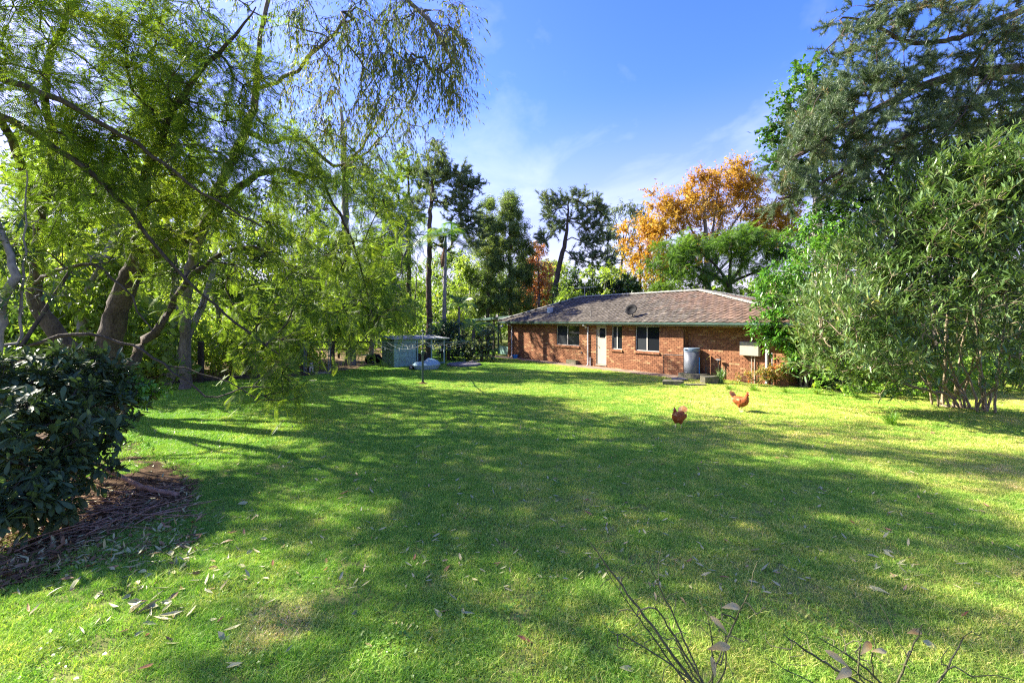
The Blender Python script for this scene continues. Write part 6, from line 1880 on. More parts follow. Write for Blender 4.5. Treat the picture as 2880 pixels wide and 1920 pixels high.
pine('pine_tree', 'flat-topped pine on a leaning trunk behind the left end of the roof', 1552, 560, 40, (0.28, [(1560, 830, 0.24), (1575, 740, 0.21), (1590, 680, 0.18), (1596, 620, 0.1), (1600, 565, 0.05)]),
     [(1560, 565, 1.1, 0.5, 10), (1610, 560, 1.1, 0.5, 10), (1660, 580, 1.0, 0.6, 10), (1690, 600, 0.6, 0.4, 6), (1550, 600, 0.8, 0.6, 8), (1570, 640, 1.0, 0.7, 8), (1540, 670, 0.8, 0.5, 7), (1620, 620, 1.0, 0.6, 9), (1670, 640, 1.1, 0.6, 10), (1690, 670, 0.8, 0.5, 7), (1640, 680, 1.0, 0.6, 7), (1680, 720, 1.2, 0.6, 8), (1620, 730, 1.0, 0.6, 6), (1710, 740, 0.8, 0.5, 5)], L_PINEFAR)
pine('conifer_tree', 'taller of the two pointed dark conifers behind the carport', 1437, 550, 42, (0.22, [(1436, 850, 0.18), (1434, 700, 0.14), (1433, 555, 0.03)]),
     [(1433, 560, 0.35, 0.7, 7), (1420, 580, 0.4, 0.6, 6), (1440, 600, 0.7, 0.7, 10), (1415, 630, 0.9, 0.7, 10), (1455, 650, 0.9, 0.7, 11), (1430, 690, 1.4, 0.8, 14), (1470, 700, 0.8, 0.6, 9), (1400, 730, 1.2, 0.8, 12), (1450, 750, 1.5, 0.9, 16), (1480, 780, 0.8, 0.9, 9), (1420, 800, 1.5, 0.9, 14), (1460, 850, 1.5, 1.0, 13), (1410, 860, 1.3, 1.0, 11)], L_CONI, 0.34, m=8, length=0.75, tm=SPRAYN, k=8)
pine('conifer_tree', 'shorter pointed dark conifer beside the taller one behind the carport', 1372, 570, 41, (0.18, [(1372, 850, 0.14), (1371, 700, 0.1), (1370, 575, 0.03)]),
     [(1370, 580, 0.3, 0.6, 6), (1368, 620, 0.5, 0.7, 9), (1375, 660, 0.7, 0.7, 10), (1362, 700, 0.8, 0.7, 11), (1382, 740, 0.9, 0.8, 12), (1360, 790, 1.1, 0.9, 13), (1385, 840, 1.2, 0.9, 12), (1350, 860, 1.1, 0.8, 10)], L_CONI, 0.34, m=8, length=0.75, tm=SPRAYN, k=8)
# pink-orange liquidambar between the conifers and the flat-topped pine
gb = at(1515, 1000, 43); gb[2] = 0
tr = [[np.append(gb, 0.2), np.append(at(1515, 850, 43), 0.15), np.append(at(1513, 720, 43), 0.04)]]
env = [(at(1512, 710, 43), (0.5, 0.8, 0.7), 8), (at(1505, 750, 43), (0.9, 1, 0.8), 12), (at(1535, 760, 43), (0.8, 1, 0.8), 10), (at(1500, 800, 43), (1.1, 1, 0.9), 14), (at(1535, 810, 43), (1.0, 1, 0.9), 12), (at(1510, 850, 43), (1.4, 1, 0.9), 14), (at(1490, 840, 43), (0.8, 1, 0.7), 7)]
leafy('pink_autumn_tree', 'salmon pink autumn tree beside the leaning pine trunk', gb, tr, env, LEAF, L_RED, B_GREY, 6, 0.8, 11, 0.26, cone=0.9, gravity=-0.2, step=0.8)
gb = at(1745, 1000, 60); gb[2] = 0
tr = [[np.append(gb, 0.25), np.append(at(1745, 800, 60), 0.2), np.append(at(1755, 660, 60), 0.08)]] + ray_limbs(at(1750, 720, 60), [at(1730, 620, 60), at(1780, 600, 60), at(1790, 640, 60)], 0.1, 0.03)
env = [(at(1755, 590, 60), (1.8, 1.5, 1.0), 10), (at(1790, 600, 60), (1.3, 1.5, 1.0), 8), (at(1725, 620, 60), (1.2, 1.5, 1.0), 7), (at(1760, 650, 60), (2.0, 1.5, 1.2), 8), (at(1730, 700, 60), (1.8, 1.5, 1.2), 8), (at(1780, 700, 60), (1.5, 1.5, 1.2), 7)]
leafy('grey_gum_tree', 'distant grey-green gum on the skyline left of the orange tree', gb, tr, env, t_lance(0.14), L_GREYG, B_GUM, 6, 1.3, 10, 0.42, gravity=0.5, step=1.0, droop=0.7)
# low green trees just above the ridge
for px_, py_, Y_, w_, mt, lb in ((1700, 790, 40, 2.4, L_BACK2, 'yellow-green bushy tree just above the tiled ridge'), (1640, 830, 38, 1.6, L_DARK, 'small dark tree top behind the left part of the ridge'), (1600, 860, 37, 1.6, L_BACK, 'mid green bush top over the sloping hip of the roof'), (1770, 815, 38, 1.3, L_DARK, 'dark round bush top in the middle of the ridge')):
    gb = at(px_, 1000, Y_); gb[2] = 0
    tr = [[np.append(gb, 0.14), np.append(at(px_, py_ + 40, Y_), 0.08)]]
    c_ = at(px_, py_, Y_)
    env = [(c_ + np.append(rng.normal(size=2) * w_ * 0.5, rng.normal() * 0.4), (w_ * 0.65, w_ * 0.6, w_ * 0.5), 8) for _ in range(7)]
    env += [(c_ + (0, 0, -1.6), (w_, w_, 1.2), 12)]
    leafy('bushy_tree', lb, gb, tr, env, LEAF, mt, B_GREY, 6, 0.7, 11, 0.24)

# ------------------------------------------------------------------ palm
pb = at(1248, 1000, 31); pb[2] = 0
palm = empty('palm_tree', pb)
tag(palm, 'slender palm with arching fronds and brown husks beside the tall pine', 'palm')
pc = at(1252, 700, 31) - pb
m_ = MB(); m_.tube([(0, 0, 0), (0.02, 0, 2), (0.05, 0, 4), tuple(pc)], [0.20, 0.15, 0.13, 0.11], 12); m_.build('trunk', B_GREY, palm, smooth=True)
m_ = MB(); m_.tube([tuple(pc), tuple(pc + (0.02, 0, 0.9))], [0.13, 0.07], 10); m_.build('crownshaft', M_GREEN, palm, smooth=True)
def palm_frond(parent, base, az, el, length, mat, name='frond', leaflets=26, ll=0.55):
    vs, fs = [], []
    dx, dy = math.cos(az), math.sin(az)
    side = np.array([-dy, dx, 0])
    def ax(t):
        return np.array([dx, dy, 0]) * length * (t * math.cos(el) * (1 - 0.15 * t)) + np.array([0, 0, 1]) * length * (t * math.sin(el) - 0.62 * t * t)
    for i in range(8):
        a, b = ax(i / 8), ax((i + 1) / 8)
        w0, w1 = 0.03 * (1 - i / 8.5), 0.03 * (1 - (i + 1) / 8.5)
        k = len(vs)
        vs += [a - side * w0, a + side * w0, b + side * w1, b - side * w1]
        fs.append((k, k + 1, k + 2, k + 3))
    for i in range(leaflets):
        t = 0.14 + 0.86 * i / (leaflets - 1)
        b = ax(t); fwd = unit(ax(min(1, t + 0.02)) - ax(t - 0.02))
        l_ = ll * math.sin(math.pi * (0.2 + 0.7 * t))
        for s in (-1, 1):
            d = unit(side * s * 0.9 + fwd * 0.45 + np.array([0, 0, -0.30]))
            k = len(vs)
            vs += [b, b + d * l_ * 0.4 + fwd * 0.03, b + d * l_ + np.array([0, 0, -0.12 * l_]), b + d * l_ * 0.4 - fwd * 0.03]
            fs.append((k, k + 1, k + 2, k + 3))
    m2 = MB(); m2.add(vs, fs)
    return m2.build(name, mat, parent, base)
for k in range(14):
    palm_frond(palm, pc + (0, 0, 0.85), k * 2 * math.pi / 14 + 0.3, random.uniform(0.1, 1.1), random.uniform(2.5, 3.3), L_PALM, ll=0.75)
M_HUSK = simple_mat('brown_husk', (0.10, 0.055, 0.03), 0.8, 0.2, scale=5, col2=(0.20, 0.11, 0.06))
for k, (ax_, ay_, z_) in enumerate(((-0.16, -0.1, -1.0),)):
    m_ = MB(); m_.add([(ax_ * 0.2, ay_, z_ + 1.2), (ax_ - 0.16, ay_, z_ + 0.4), (ax_ - 0.1, ay_, z_ - 0.3), (ax_ + 0.12, ay_, z_ - 0.2), (ax_ + 0.16, ay_, z_ + 0.5), (ax_, ay_ - 0.12, z_ + 0.3)], [(0, 1, 5), (1, 2, 5), (2, 3, 5), (3, 4, 5), (4, 0, 5)]); m_.build('dead_sheath', M_HUSK, palm, tuple(pc))
for px_, py_, Y_, lb in ((1330, 960, 30.5, 'low palm with arching fronds in the dark behind the creeper'), (1290, 920, 33, 'young palm showing yellow-green fronds between pine and conifers')):
    b_ = at(px_, py_, Y_); b_[2] = 0
    pr = empty('young_palm', b_); tag(pr, lb, 'palm')
    hz = 2.0 if Y_ < 32 else 3.6
    m_ = MB(); m_.tube([(0, 0, 0), (0.03, 0, hz)], [0.12, 0.08], 10); m_.build('trunk', B_GREY, pr)
    for k in range(9):
        palm_frond(pr, (0.03, 0, hz), k * 2 * math.pi / 9 + 0.2, random.uniform(0.4, 1.25), random.uniform(2.0, 2.8), L_PALM)

# ------------------------------------------------------------------ creeper-covered bushes between shed and carport
gb = at(1262, 1010, 29.5); gb[2] = 0
tr = [[np.append(gb, 0.12), np.append(at(1262, 940, 29.5), 0.08)]]
env = [(at(1245, 925, 29.5), (0.9, 0.8, 0.6), 26), (at(1275, 930, 29.5), (0.8, 0.8, 0.6), 22), (at(1225, 950, 29.5), (0.6, 0.8, 0.5), 14), (at(1290, 960, 29.2), (0.7, 0.7, 0.6), 16), (at(1300, 1000, 29), (0.9, 0.7, 0.5), 14), (at(1265, 975, 29.6), (0.9, 0.7, 0.5), 12)]
leafy('creeper_mound', 'rounded dark creeper mound rising behind the shed roof', gb, tr, env, LEAF, leaf_mat('creeper_leaf', [(0.1, (0.018, 0.045, 0.026)), (0.5, (0.035, 0.075, 0.042)), (0.9, (0.06, 0.11, 0.06))], trans=0.2, rough=0.4, spec=0.5, clump=1.2), B_JAC, 5, 0.4, 10, 0.15, step=0.5, cat='bush', outward=0.8)
gb = at(1355, 1015, 28.6); gb[2] = 0
tr = [[np.append(gb, 0.10), np.append(at(1355, 970, 28.6), 0.06)]]
env = [(at(1350, 960, 28.6), (0.7, 0.7, 0.6), 20), (at(1370, 935, 28.8), (0.5, 0.6, 0.5), 14), (at(1330, 975, 28.6), (0.5, 0.6, 0.5), 12), (at(1360, 1000, 28.4), (0.8, 0.6, 0.5), 18), (at(1320, 1005, 28.6), (0.6, 0.6, 0.4), 10), (at(1382, 985, 28.4), (0.3, 0.5, 0.7), 10)]
leafy('creeper_bush', 'sunlit small-leaved creeper against the green carport post', gb, tr, env, LEAF, leaf_mat('creeper_leaf_pale', [(0.1, (0.045, 0.075, 0.03)), (0.5, (0.085, 0.12, 0.05)), (0.9, (0.17, 0.19, 0.09))], trans=0.25, rough=0.35, spec=0.5, clump=1.4), B_JAC, 5, 0.35, 10, 0.12, step=0.4, cat='bush', outward=0.8)

# ------------------------------------------------------------------ the wood: single trees with visible trunks, then the mass far behind
proto = []
def proto_tree(h, w, kind):
    b_ = np.zeros(3)
    top = np.array([rng.normal() * 0.4, rng.normal() * 0.4, h])
    tr_ = [[np.array([0, 0, -0.05, 0.20]), np.append(top * 0.35 + (rng.normal() * 0.2, rng.normal() * 0.2, 0), 0.15), np.append(top * 0.7 + (rng.normal() * 0.3, rng.normal() * 0.3, 0), 0.09), np.append(top, 0.03)]]
    env_ = []
    for i in range(13):
        f = rng.uniform(0.32, 1.0)
        a = rng.uniform(0, 2 * math.pi)
        rr = w * rng.uniform(0.2, 1.0) * (1.1 - 0.6 * f)
        env_.append((np.array([math.cos(a) * rr, math.sin(a) * rr, h * f]), (w * 0.42, w * 0.42, h * 0.085), 8))
    cl_ = clumps(env_)
    lines_, ends_ = grow(tr_, cl_, 0.7, 0.013, 0.42, 0.10, 0.05, 0.25)
    st_, d_, ln_ = twigs(cl_, ends_, 5, 0.9, 0.9, 0.15, 0.5)
    L_ = leaves_on(st_, d_, ln_, 9, 0.1, 0.8, 0.3, 0.1, 0.25, 0.35)
    V_, Lo, T_ = scatter(LEAF, L_[0], frames(L_[1], L_[2]), L_[3])
    return wood_mesh('trunk', lines_, B_GREY, (st_, d_, ln_), 0.009), (V_, Lo, T_)
protos = []
for k, (h_, w_) in enumerate(((11, 2.6), (13, 3.0), (9, 2.8), (14, 2.4), (8, 2.2))):
    wm, (V_, Lo, T_) = proto_tree(h_, w_, k)
    protos.append((wm, [np_mesh('crown', V_, Lo, T_, mt) for mt in (L_BACK, L_BACK2, L_DARK)]))
spots = [  # px, depth, prototype, leaf colour, size, words
    (60, 20, 4, 2, 0.9, 'dark tree deep in the shade at the far left edge'), (205, 19, 2, 0, 1.0, 'thin grey tree standing behind the forked jacaranda trunk'), (255, 17, 4, 1, 1.05, 'slim upright grey-trunked tree close behind the big fork'),
    (470, 20, 3, 0, 0.9, 'slender tree behind the leaning grey trunk'), (350, 24, 0, 1, 0.9, 'pale leafy tree in the wood behind the thick trunk'), (600, 26, 2, 1, 0.9, 'pale leafy tree above the sleeper edging'),
    (700, 24, 4, 0, 0.95, 'mid green tree behind the gate on its left'), (780, 30, 1, 0, 0.85, 'straight woodland tree directly behind the wire gate'), (865, 27, 3, 2, 0.75, 'dark woodland tree between gate and grey trunk'),
    (930, 33, 0, 1, 0.8, 'pale woodland tree left of the neighbouring house'), (1040, 31, 4, 2, 1.0, 'dark dense tree just behind the green shed'), (1090, 36, 2, 0, 0.9, 'mid green tree behind the shed roof'),
    (1160, 40, 0, 1, 0.7, 'pale green tree low behind the clothesline'), (1300, 42, 4, 1, 0.95, 'pale tree glimpsed between pine and conifers'), (130, 25, 1, 0, 0.9, 'tall woodland tree beyond the left trunk limb'),
    (520, 31, 3, 1, 0.85, 'tall pale tree far back in the left wood'), (420, 36, 1, 0, 0.9, 'tall mid green tree at the back of the left wood'), (2350, 32, 0, 0, 0.8, 'mid green tree behind the glossy bush'), (2560, 28, 2, 2, 0.9, 'dark tree behind the oleander'), (2800, 27, 0, 0, 0.8, 'green tree low behind the oleander stems'), (1480, 46, 2, 0, 0.9, 'mid green tree behind the carport roof'), (1335, 50, 0, 1, 0.85, 'pale tree filling the gap left of the shorter conifer'), (1410, 52, 1, 0, 0.7, 'mid green tree between the two pointed conifers'), (1560, 50, 2, 1, 0.95, 'pale tree behind the leaning pine trunk'), (1260, 48, 2, 0, 1.0, 'mid green tree behind the slender palm'), (2240, 44, 1, 2, 0.6, 'dark tree past the far end of the roof')]
for i, (px_, Y_, k, c_, s_, lb) in enumerate(spots):
    b_ = at(px_, 1000, Y_); b_[2] = 0
    t_ = empty('woodland_tree', b_, rng.uniform(0, 6.28)); t_.scale = (s_, s_, s_ * rng.uniform(0.92, 1.08))
    tag(t_, lb, 'tree', 'trees of the wood behind the lawn')
    link('trunk', protos[k][0], None, t_); link('crown', protos[k][1][c_], None, t_)
# the leaning grey trunk at the sleeper edging
gb = gr(468, 1083)
tr = [[np.append(gb, 0.17), np.append(at(505, 1000, 18), 0.15), np.append(at(545, 910, 18), 0.13), np.append(at(580, 830, 18), 0.11), np.append(at(605, 740, 18), 0.09), np.append(at(600, 620, 18), 0.07), np.append(at(640, 480, 18), 0.04)]]
env = [(at(640, 500, 18), (1.6, 1.4, 1.2), 12), (at(560, 560, 18), (1.6, 1.4, 1.0), 12), (at(700, 600, 18), (1.5, 1.4, 1.0), 10), (at(520, 660, 18), (1.2, 1.2, 0.8), 7)]
leafy('leaning_tree', 'leaning grey trunk rising from the sleeper edging beside the square post', gb, tr, env, LEAF, L_BACK2, B_GREY, 5, 0.8, 9, 0.17)
gb = at(-20, 1000, 8.6); gb[2] = 0
tr = [[np.append(gb, 0.10), np.append(at(0, 860, 8.6), 0.085), np.append(at(42, 785, 8.6), 0.075), np.append(at(25, 720, 8.6), 0.06), np.append(at(-10, 600, 8.6), 0.045)], poly([(50, 965, 8.8), (62, 800, 8.8), (68, 650, 8.8), (75, 480, 8.8)], 0.028, 0.012)]
env = [(at(20, 640, 8.8), (0.7, 0.7, 0.4), 8), (at(90, 700, 9), (0.5, 0.6, 0.3), 7), (at(120, 830, 9), (0.4, 0.5, 0.2), 5), (at(30, 860, 8.8), (0.5, 0.5, 0.25), 6)]
leafy('crooked_tree', 'crooked pale grey trunk and thin stem at the left edge above the shrub', gb, tr, env, t_obovate(0.13), L_DARK, B_GREY, 3, 0.3, 6, 0.16, step=0.35, rt=0.006, twr=0.004)

# understory and the far wood: nobody could count it
def mass(name, label, boxes, leaf, mat, size):
    pos = []
    for (px0, px1, y_top, Y0, Y1, n) in boxes:
        px_ = rng.uniform(px0, px1, n); Y_ = rng.uniform(Y0, Y1, n)
        X_ = (px_ - 1440) / F * Y_
        top = (CH - (y_top - HY) / F * Y_) * (0.72 + 0.28 * np.sin(X_ * 0.9 + Y_ * 0.7) * np.cos(X_ * 0.37 + 1.3))
        z_ = 0.1 + np.maximum(top, 0.4) * rng.uniform(0, 1, n) ** 0.75
        pos.append(np.stack([X_, Y_, z_], 1))
    pos = np.concatenate(pos)
    # gather the sprays into clumps
    pos = pos + 0.25 * np.sin(pos[:, [1, 2, 0]] * 5.1)
    n = len(pos)
    V_, Lo, T_ = scatter(leaf, pos, frames(rdir(n) + (0, 0, -0.2), rdir(n)), size * rng.uniform(0.6, 1.4, n))
    o = link(name, np_mesh(name, V_, Lo, T_, mat))
    tag(o, label, 'undergrowth', kind='stuff')
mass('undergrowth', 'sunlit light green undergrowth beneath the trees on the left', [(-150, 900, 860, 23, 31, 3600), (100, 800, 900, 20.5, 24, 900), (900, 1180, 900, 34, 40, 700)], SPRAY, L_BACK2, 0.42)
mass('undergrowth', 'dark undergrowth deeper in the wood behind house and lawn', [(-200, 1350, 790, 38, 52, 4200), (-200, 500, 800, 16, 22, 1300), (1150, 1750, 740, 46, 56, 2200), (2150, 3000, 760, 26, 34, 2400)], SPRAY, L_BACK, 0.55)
mass('undergrowth', 'low bright green undergrowth between oleander and house', [(2300, 3000, 985, 15.5, 19, 1300)], SPRAY, L_WEED, 0.26)
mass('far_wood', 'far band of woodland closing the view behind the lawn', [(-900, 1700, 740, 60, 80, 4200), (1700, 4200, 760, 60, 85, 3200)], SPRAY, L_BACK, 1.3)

# ------------------------------------------------------------------ garden bed plants by the house
def strap_plant(name, label, loc, n, h, spread, mat=L_STRAP, width=0.018, cat='plant'):
    vs, fs = [], []
    for i in range(n):
        a = rng.uniform(0, 2 * math.pi); lean = rng.uniform(0.15, 1.0) * spread; hh = h * rng.uniform(0.65, 1.1)
        b = np.array([math.cos(a), math.sin(a), 0]) * rng.uniform(0, 0.12)
        d = np.array([math.cos(a), math.sin(a), 0]); s = np.array([-math.sin(a), math.cos(a), 0]) * width
        pts = [b + d * lean * t * t * 1.0 + np.array([0, 0, hh * (t - 0.35 * (lean / spread) * t ** 3)]) for t in (0, 0.35, 0.7, 1.0)]
        k = len(vs)
        for q, w_ in zip(pts[:3], (1, 0.9, 0.6)): vs += [q - s * w_, q + s * w_]
        vs.append(pts[3])
        fs += [(k, k + 1, k + 3, k + 2), (k + 2, k + 3, k + 5, k + 4), (k + 4, k + 5, k + 6)]
    m2 = MB(); m2.add(vs, fs)
    o = m2.build(name, mat, None, loc)
    tag(o, label, cat)
    return o
strap_plant('strappy_plant', 'dark green strappy plant in front of the tap', gr(2028, 1079), 90, 0.75, 0.45)
strap_plant('strappy_plant', 'upright strappy plant under the cream meter box', gr(2118, 1076), 70, 0.95, 0.38)
strap_plant('strappy_plant', 'strappy plant between reddish shrub and thin trunks', gr(2238, 1082), 90, 1.0, 0.55)
strap_plant('strappy_plant', 'broad bright strappy clump under the oleander branches', gr(2440, 1098), 120, 0.75, 0.7, L_WEED, 0.028)
strap_plant('strappy_plant', 'drooping strappy clump at the foot of the glossy bush', gr(2330, 1092), 80, 0.7, 0.6)
gb = gr(2170, 1086)
tr = [[np.append(gb, 0.02), np.append(gb + (0, 0, 0.4), 0.012)], [np.append(gb + (-0.5, 0, 0), 0.02), np.append(gb + (-0.5, 0, 0.3), 0.012)]]
env = [(gb + (0.1, 0, 0.50), (0.5, 0.4, 0.28), 22), (gb + (-0.45, 0, 0.42), (0.4, 0.35, 0.25), 16), (gb + (0.5, 0.1, 0.42), (0.4, 0.35, 0.25), 14), (gb + (0.2, 0, 0.75), (0.25, 0.25, 0.15), 7), (gb + (-0.9, 0.1, 0.3), (0.35, 0.3, 0.18), 9)]
leafy('reddish_shrub', 'low bronze and orange tinted shrub below the meter box', gb, tr, env, LEAF, L_NANDINA, B_STEM, 4, 0.22, 9, 0.085, step=0.2, rt=0.004, cat='shrub', gravity=-0.3, twr=0.003, parts=('stems', 'foliage'))
gb = gr(2480, 1128)
env = [(gb + (0.3, 0.4, 0.30), (0.6, 0.4, 0.22), 20), (gb + (-0.6, 0.6, 0.25), (0.6, 0.4, 0.2), 16), (gb + (1.2, 0.2, 0.3), (0.5, 0.4, 0.2), 14)]
tr = [[np.append(gb, 0.012), np.append(gb + (0, 0.1, 0.25), 0.008)]]
leafy('leafy_weed', 'bright green leafy weeds at the foot of the oleander', gb, tr, env, t_diamond(0.3, 0.06, -0.1), L_WEED, B_STEM, 4, 0.2, 7, 0.13, step=0.25, rt=0.003, cat='weed', twr=0.003, parts=('stems', 'foliage'))
for px_, py_, h_, n_, lb in ((2505, 1195, 0.42, 160, 'tall grass tuft standing out in the sunny lawn'), (2120, 1100, 0.30, 120, 'grass tuft before the reddish shrub'), (2050, 1096, 0.24, 100, 'grass tuft before the strappy plants by the tap'), (2210, 1106, 0.26, 110, 'grass tuft in front of the thin trunks'), (2300, 1110, 0.25, 110, 'grass tuft below the glossy bush'), (1240, 1040, 0.14, 70, 'grass tuft between sandpit and tank lid'), (300, 1250, 0.28, 120, 'sunlit tuft of long grass beside the dark shrub'), (1920, 1090, 0.2, 90, 'grass tuft at the mossy stones')):
    strap_plant('grass_tuft', lb, gr(px_, py_), n_, h_, h_ * 1.1, L_WEED, 0.005, 'grass tuft')

# clover and small broad weeds in the turf
nw_ = 5200
cen = np.array([gr(rng.uniform(100, 2800), 1130 + 760 * rng.uniform() ** 1.4) for _ in range(70)])
pos = cen[rng.integers(0, len(cen), nw_)] + np.concatenate([rng.normal(size=(nw_, 2)) * 0.17, rng.uniform(0.012, 0.04, (nw_, 1))], 1)
d_ = rdir(nw_); d_[:, 2] = np.abs(d_[:, 2]) * 0.35
V_, Lo, T_ = scatter(t_diamond(0.42, 0.10, -0.05), pos, frames(d_, unit(np.array([0, 0, 1.0]) + rdir(nw_) * 0.4)), rng.uniform(0.018, 0.042, nw_))
o = link('clover', np_mesh('clover', V_, Lo, T_, L_WEED)); tag(o, 'patches of clover and small weeds in the mown grass', 'weeds', kind='stuff')
# bare spindly shrubs at the bottom of the picture
B_TWIG = bark_mat('twig_bark', (0.03, 0.03, 0.018), (0.16, 0.155, 0.08), 12, 0.5, 0.2)
M_DRY = leaf_mat('dry_leaf', [(0.1, (0.30, 0.16, 0.05)), (0.4, (0.38, 0.28, 0.11)), (0.9, (0.42, 0.36, 0.20))], trans=0.35, rough=0.6, spec=0.2, tcol=(1.2, 1.0, 0.7), clump=9)
def bare_shrub(label, base, tips, dry, seed):
    root = empty('bare_shrub', base); tag(root, label, 'shrub')
    base = np.array(base, float)
    tr_ = []
    for (px_, py_, Y_, r_) in tips:
        e_ = at(px_, py_, Y_)
        mid = base * 0.5 + e_ * 0.5 + rng.normal(size=3) * 0.05
        tr_.append([np.append(base + np.append(rng.normal(size=2) * 0.03, 0), r_), np.append(mid, r_ * 0.7), np.append(e_, r_ * 0.3)])
    tt = []
    for t in tr_:
        for f in rng.uniform(0.1, 1.0, 8):
            a, b = np.array(t[1][:3]), np.array(t[2][:3])
            tt.append(a + (b - a) * f + rng.normal(size=3) * 0.10)
    lines_, ends_ = grow(tr_, np.array(tt), 0.08, 0.0022, 0.5, 0.008, 0, 0.2)
    link('stems', wood_mesh('stems', lines_, B_TWIG, None, base=base), None, root)
    for (px_, py_, Y_, sz, az, tilt) in dry:
        p_ = at(px_, py_, Y_) - base
        tv, tf = t_obovate(0.17, -0.38)
        d_ = np.array([math.cos(az), math.sin(az) * 0.5, tilt]); R = frames(unit(d_)[None], np.array([[0.1, -0.6, 0.9]]))[0]
        m2 = MB(); m2.add([R @ (np.array(q) * sz) + p_ for q in tv], tf); m2.build('dry_leaf', M_DRY, root, smooth=True)
bare_shrub('spindly bare shrub with a few curled dry leaves nearest the camera', gr(1985, 1960), [(1660, 1525, 3.2, 0.011), (1700, 1600, 3.1, 0.007), (1810, 1560, 3.0, 0.006), (1840, 1700, 3.0, 0.008), (1990, 1720, 2.9, 0.008), (2100, 1680, 3.0, 0.007), (1750, 1780, 2.9, 0.007), (1900, 1800, 2.9, 0.006), (2040, 1780, 2.8, 0.006)],
           [(1990, 1825, 2.75, 0.16, 0.2, 0.2), (2030, 1708, 3.0, 0.15, 0.25, 0.12), (2045, 1780, 2.9, 0.12, 2.2, 0.8), (1845, 1690, 3.0, 0.055, 1.5, 1.0), (2010, 1905, 2.7, 0.10, 1.4, 1.5), (1930, 1700, 3.0, 0.05, 2, 0.9)], 3)
bare_shrub('spindly bare shrub with white dry leaves at the lower right', gr(2520, 1975), [(2420, 1810, 2.9, 0.008), (2300, 1790, 3.0, 0.007), (2200, 1780, 3.0, 0.006), (2595, 1755, 2.8, 0.010), (2710, 1790, 2.8, 0.010), (2460, 1800, 2.8, 0.007), (2350, 1840, 2.8, 0.006), (2150, 1850, 2.8, 0.006)],
           [(2420, 1840, 2.75, 0.13, 0.6, 0.5), (2550, 1780, 2.9, 0.12, 0.1, 0.2), (2390, 1880, 2.7, 0.13, 2.4, 0.8), (2350, 1910, 2.65, 0.14, 0.4, 0.4), (2450, 1830, 2.8, 0.10, -0.2, 0.2)], 4)

# ------------------------------------------------------------------ sticks and the fallen bough on the soil
def stick(name, label, pts, r, mat, cat, group=None):
    base = np.array(pts[0], float); base[2] = 0
    m2 = MB(); q = resample(np.array(pts), 0.08); n = len(q)
    m2.tube([a - base + rng.normal(size=3) * r * 0.15 for a in q], [r * (1 - 0.55 * i / n) for i in range(n)], 7)
    o = m2.build(name, mat, None, base, smooth=True); tag(o, label, cat, group)
B_DRYSTICK = bark_mat('dry_stick', (0.13, 0.07, 0.045), (0.40, 0.25, 0.16), 8, 0.5, 0.3)
p0, p1, p2, p3 = gr(500, 1397), at(420, 1375, 6.8), at(330, 1335, 7.0), at(210, 1270, 7.0)
p0[2] = 0.03
stick('fallen_bough', 'long curved brown bough sloping from the dark shrub onto the soil', [p0, p1, p2, p3, at(60, 1140, 6.8)], 0.042, B_DRYSTICK, 'branch')
k = 0
for i in range(90):
    px_, py_ = rng.uniform(-80, 520), 0
    py_ = rng.uniform(1390, 1500) + (300 - px_) * 0.18 * rng.uniform(0.2, 1.3)
    py_ = max(1330, py_)
    c_ = gr(px_, py_)
    a = math.radians(rng.normal(25, 48)); l_ = rng.uniform(0.15, 0.95) * (1.6 if i < 8 else 1)
    d_ = np.array([math.cos(a), math.sin(a), 0]) * l_ / 2
    z_ = rng.uniform(0.012, 0.07)
    stick('fallen_stick', 'dry brown stick lying in the litter below the dark shrub', [c_ - d_ + (0, 0, z_), c_ + (rng.normal() * 0.04, rng.normal() * 0.04, z_ + 0.015), c_ + d_ + (0, 0, max(0.008, z_ + rng.normal() * 0.02))], rng.uniform(0.003, 0.009) * (1.6 if i < 8 else 1), B_DRYSTICK, 'stick', 'sticks on the soil')

# fine twigs, bark and dead leaves covering the soil
nt_ = 5200
px_ = rng.uniform(-120, 560, nt_); py_ = 1345 + rng.uniform(0, 1, nt_) * (190 + (560 - px_) * 0.22)
pos = np.array([gr(a, b) for a, b in zip(px_, py_)])
inb = in_poly(pos, [np.asarray(q) for q in BED]) | (rng.uniform(0, 1, nt_) < 0.22)
pos = pos[inb]; nt_ = len(pos); pos[:, 2] = rng.uniform(0.006, 0.04, nt_)
d_ = rdir(nt_); d_[:, 2] *= 0.12
half = nt_ // 2
ln_ = rng.uniform(0.06, 0.34, half)
A_ = scatter(T_TWIG, pos[:half], frames(d_[:half], np.tile(np.array([0.0, 0.1, 1.0]), (half, 1))), np.stack([np.full(half, 0.007), ln_, np.full(half, 0.007)], -1))
B_ = scatter(t_lance(0.16, 0.14, 0.05), pos[half:], frames(d_[half:], unit(np.array([0, 0, 1.0]) + rdir(nt_ - half) * 0.5)), rng.uniform(0.05, 0.13, nt_ - half))
M_CHIP = leaf_mat('litter_chips', [(0.1, (0.055, 0.030, 0.015)), (0.5, (0.14, 0.080, 0.038)), (0.9, (0.26, 0.17, 0.085))], trans=0.05, rough=0.8, spec=0.15, clump=5)
V_, Lo, T_ = merge([A_, B_])
o = link('twig_litter', np_mesh('twig_litter', V_, Lo, T_, M_CHIP)); tag(o, 'fine brown twigs and dead leaves covering the bare soil', 'litter', kind='stuff')

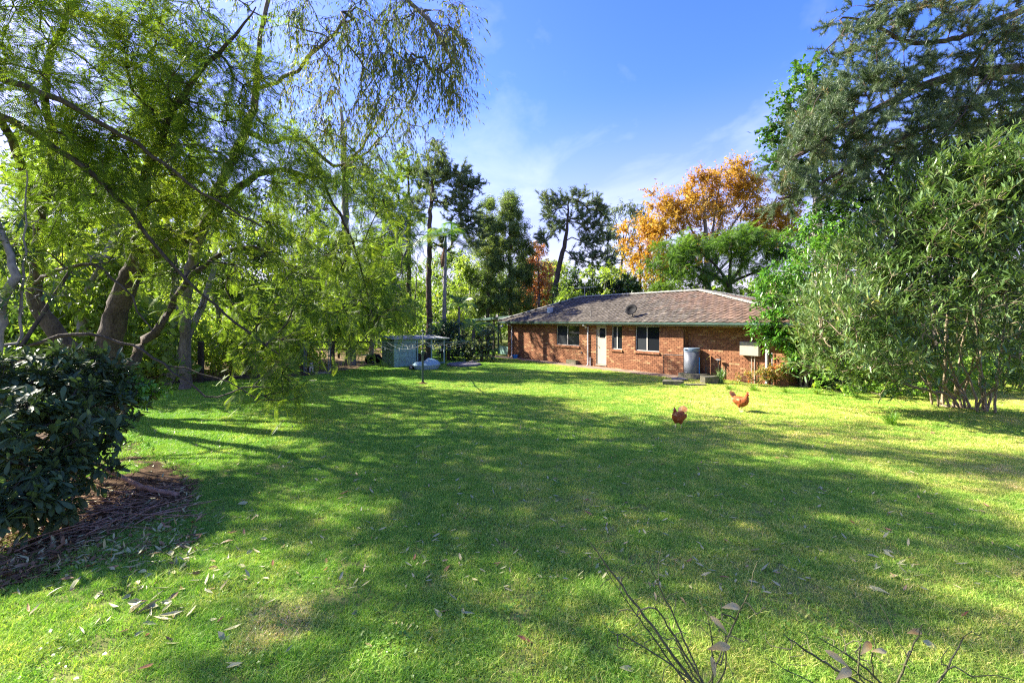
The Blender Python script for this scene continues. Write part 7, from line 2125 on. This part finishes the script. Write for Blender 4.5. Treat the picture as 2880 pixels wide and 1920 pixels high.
# ------------------------------------------------------------------ fallen leaves on the lawn
def fallen_mat(name, a, b):
    m, n, l = new_mat(name)
    out = n.new('ShaderNodeOutputMaterial'); p_ = n.new('ShaderNodeBsdfPrincipled')
    p_.inputs['Roughness'].default_value = 0.5; p_.inputs['Specular IOR Level'].default_value = 0.4
    l.new(p_.outputs[0], out.inputs[0])
    r_ = ramp(n, [(0, a), (0.7, b), (0.88, (0.30, 0.17, 0.07)), (1.0, (0.24, 0.075, 0.03))]); l.new(rand_value(n, l), r_.inputs[0]); l.new(r_.outputs[0], p_.inputs['Base Color'])
    return m
M_FALL = fallen_mat('fallen_leaf', (0.30, 0.31, 0.14), (0.42, 0.38, 0.16))
fl = []
for w_, c_, f_ in ((0.10, 0.10, 0.03), (0.13, -0.10, 0.04), (0.085, 0.16, 0.02), (0.17, 0.06, 0.05)):
    tv, tf = t_lance(w_, c_, f_)
    m2 = MB(); m2.add([(x + 0.12 * y * y, y - 0.5, z) for x, y, z in tv], tf); fl.append(m2.mesh('fallen_leaf', M_FALL))
def leaf_spot(n):
    out = []
    while len(out) < n:
        if rng.uniform() < 0.45:
            px_, py_ = rng.normal(420, 170), rng.normal(1600, 110)
        else:
            px_, py_ = rng.uniform(150, 2860), 1180 + 720 * rng.uniform() ** 1.25
            if out and rng.uniform() < 0.45:
                q_ = out[rng.integers(len(out))] + np.append(rng.normal(size=2) * 0.16, 0)
                out.append(q_); continue
        if py_ < 1150 or py_ > 1905 or px_ < 5 or px_ > 2870: continue
        out.append(gr(px_, py_))
    return out
for i, q in enumerate(leaf_spot(290)):
    o = link('fallen_leaf', fl[i % 4], None, None, (q[0], q[1], rng.uniform(0.020, 0.038)))
    s_ = rng.uniform(0.06, 0.15) * (1.5 if i % 17 == 0 else 1); o.scale = (s_ * rng.uniform(0.7, 1.6), s_, s_ * rng.uniform(0.6, 2.5))
    o.rotation_euler = (rng.normal() * 0.25, rng.normal() * 0.4, rng.uniform(0, 6.28))
    tag(o, 'pale curled gum leaf fallen on the mown lawn', 'leaf', 'fallen leaves on the lawn')
# the small ones farther off and the litter on the soil
n = 2600
pos = []
for _ in range(n):
    if rng.uniform() < 0.35:
        px_ = rng.uniform(-60, 560); py_ = 1380 + rng.uniform(0, 220)
    else:
        px_ = rng.uniform(350, 2860); py_ = 1075 + 600 * rng.uniform() ** 2.0
    q = gr(px_, py_)
    q[2] = 0.03
    pos.append(q)
pos = np.array(pos)
d_ = rdir(n); d_[:, 2] *= 0.3
V_, Lo, T_ = scatter(t_lance(0.13, 0.1, 0.03), pos, frames(d_, unit(np.array([0, 0, 1.0]) + rdir(n) * 0.4)), rng.uniform(0.05, 0.12, n))
o = link('leaf_litter', np_mesh('leaf_litter', V_, Lo, T_, M_FALL)); tag(o, 'small pale fallen leaves strewn over lawn and soil', 'leaf litter', kind='stuff')
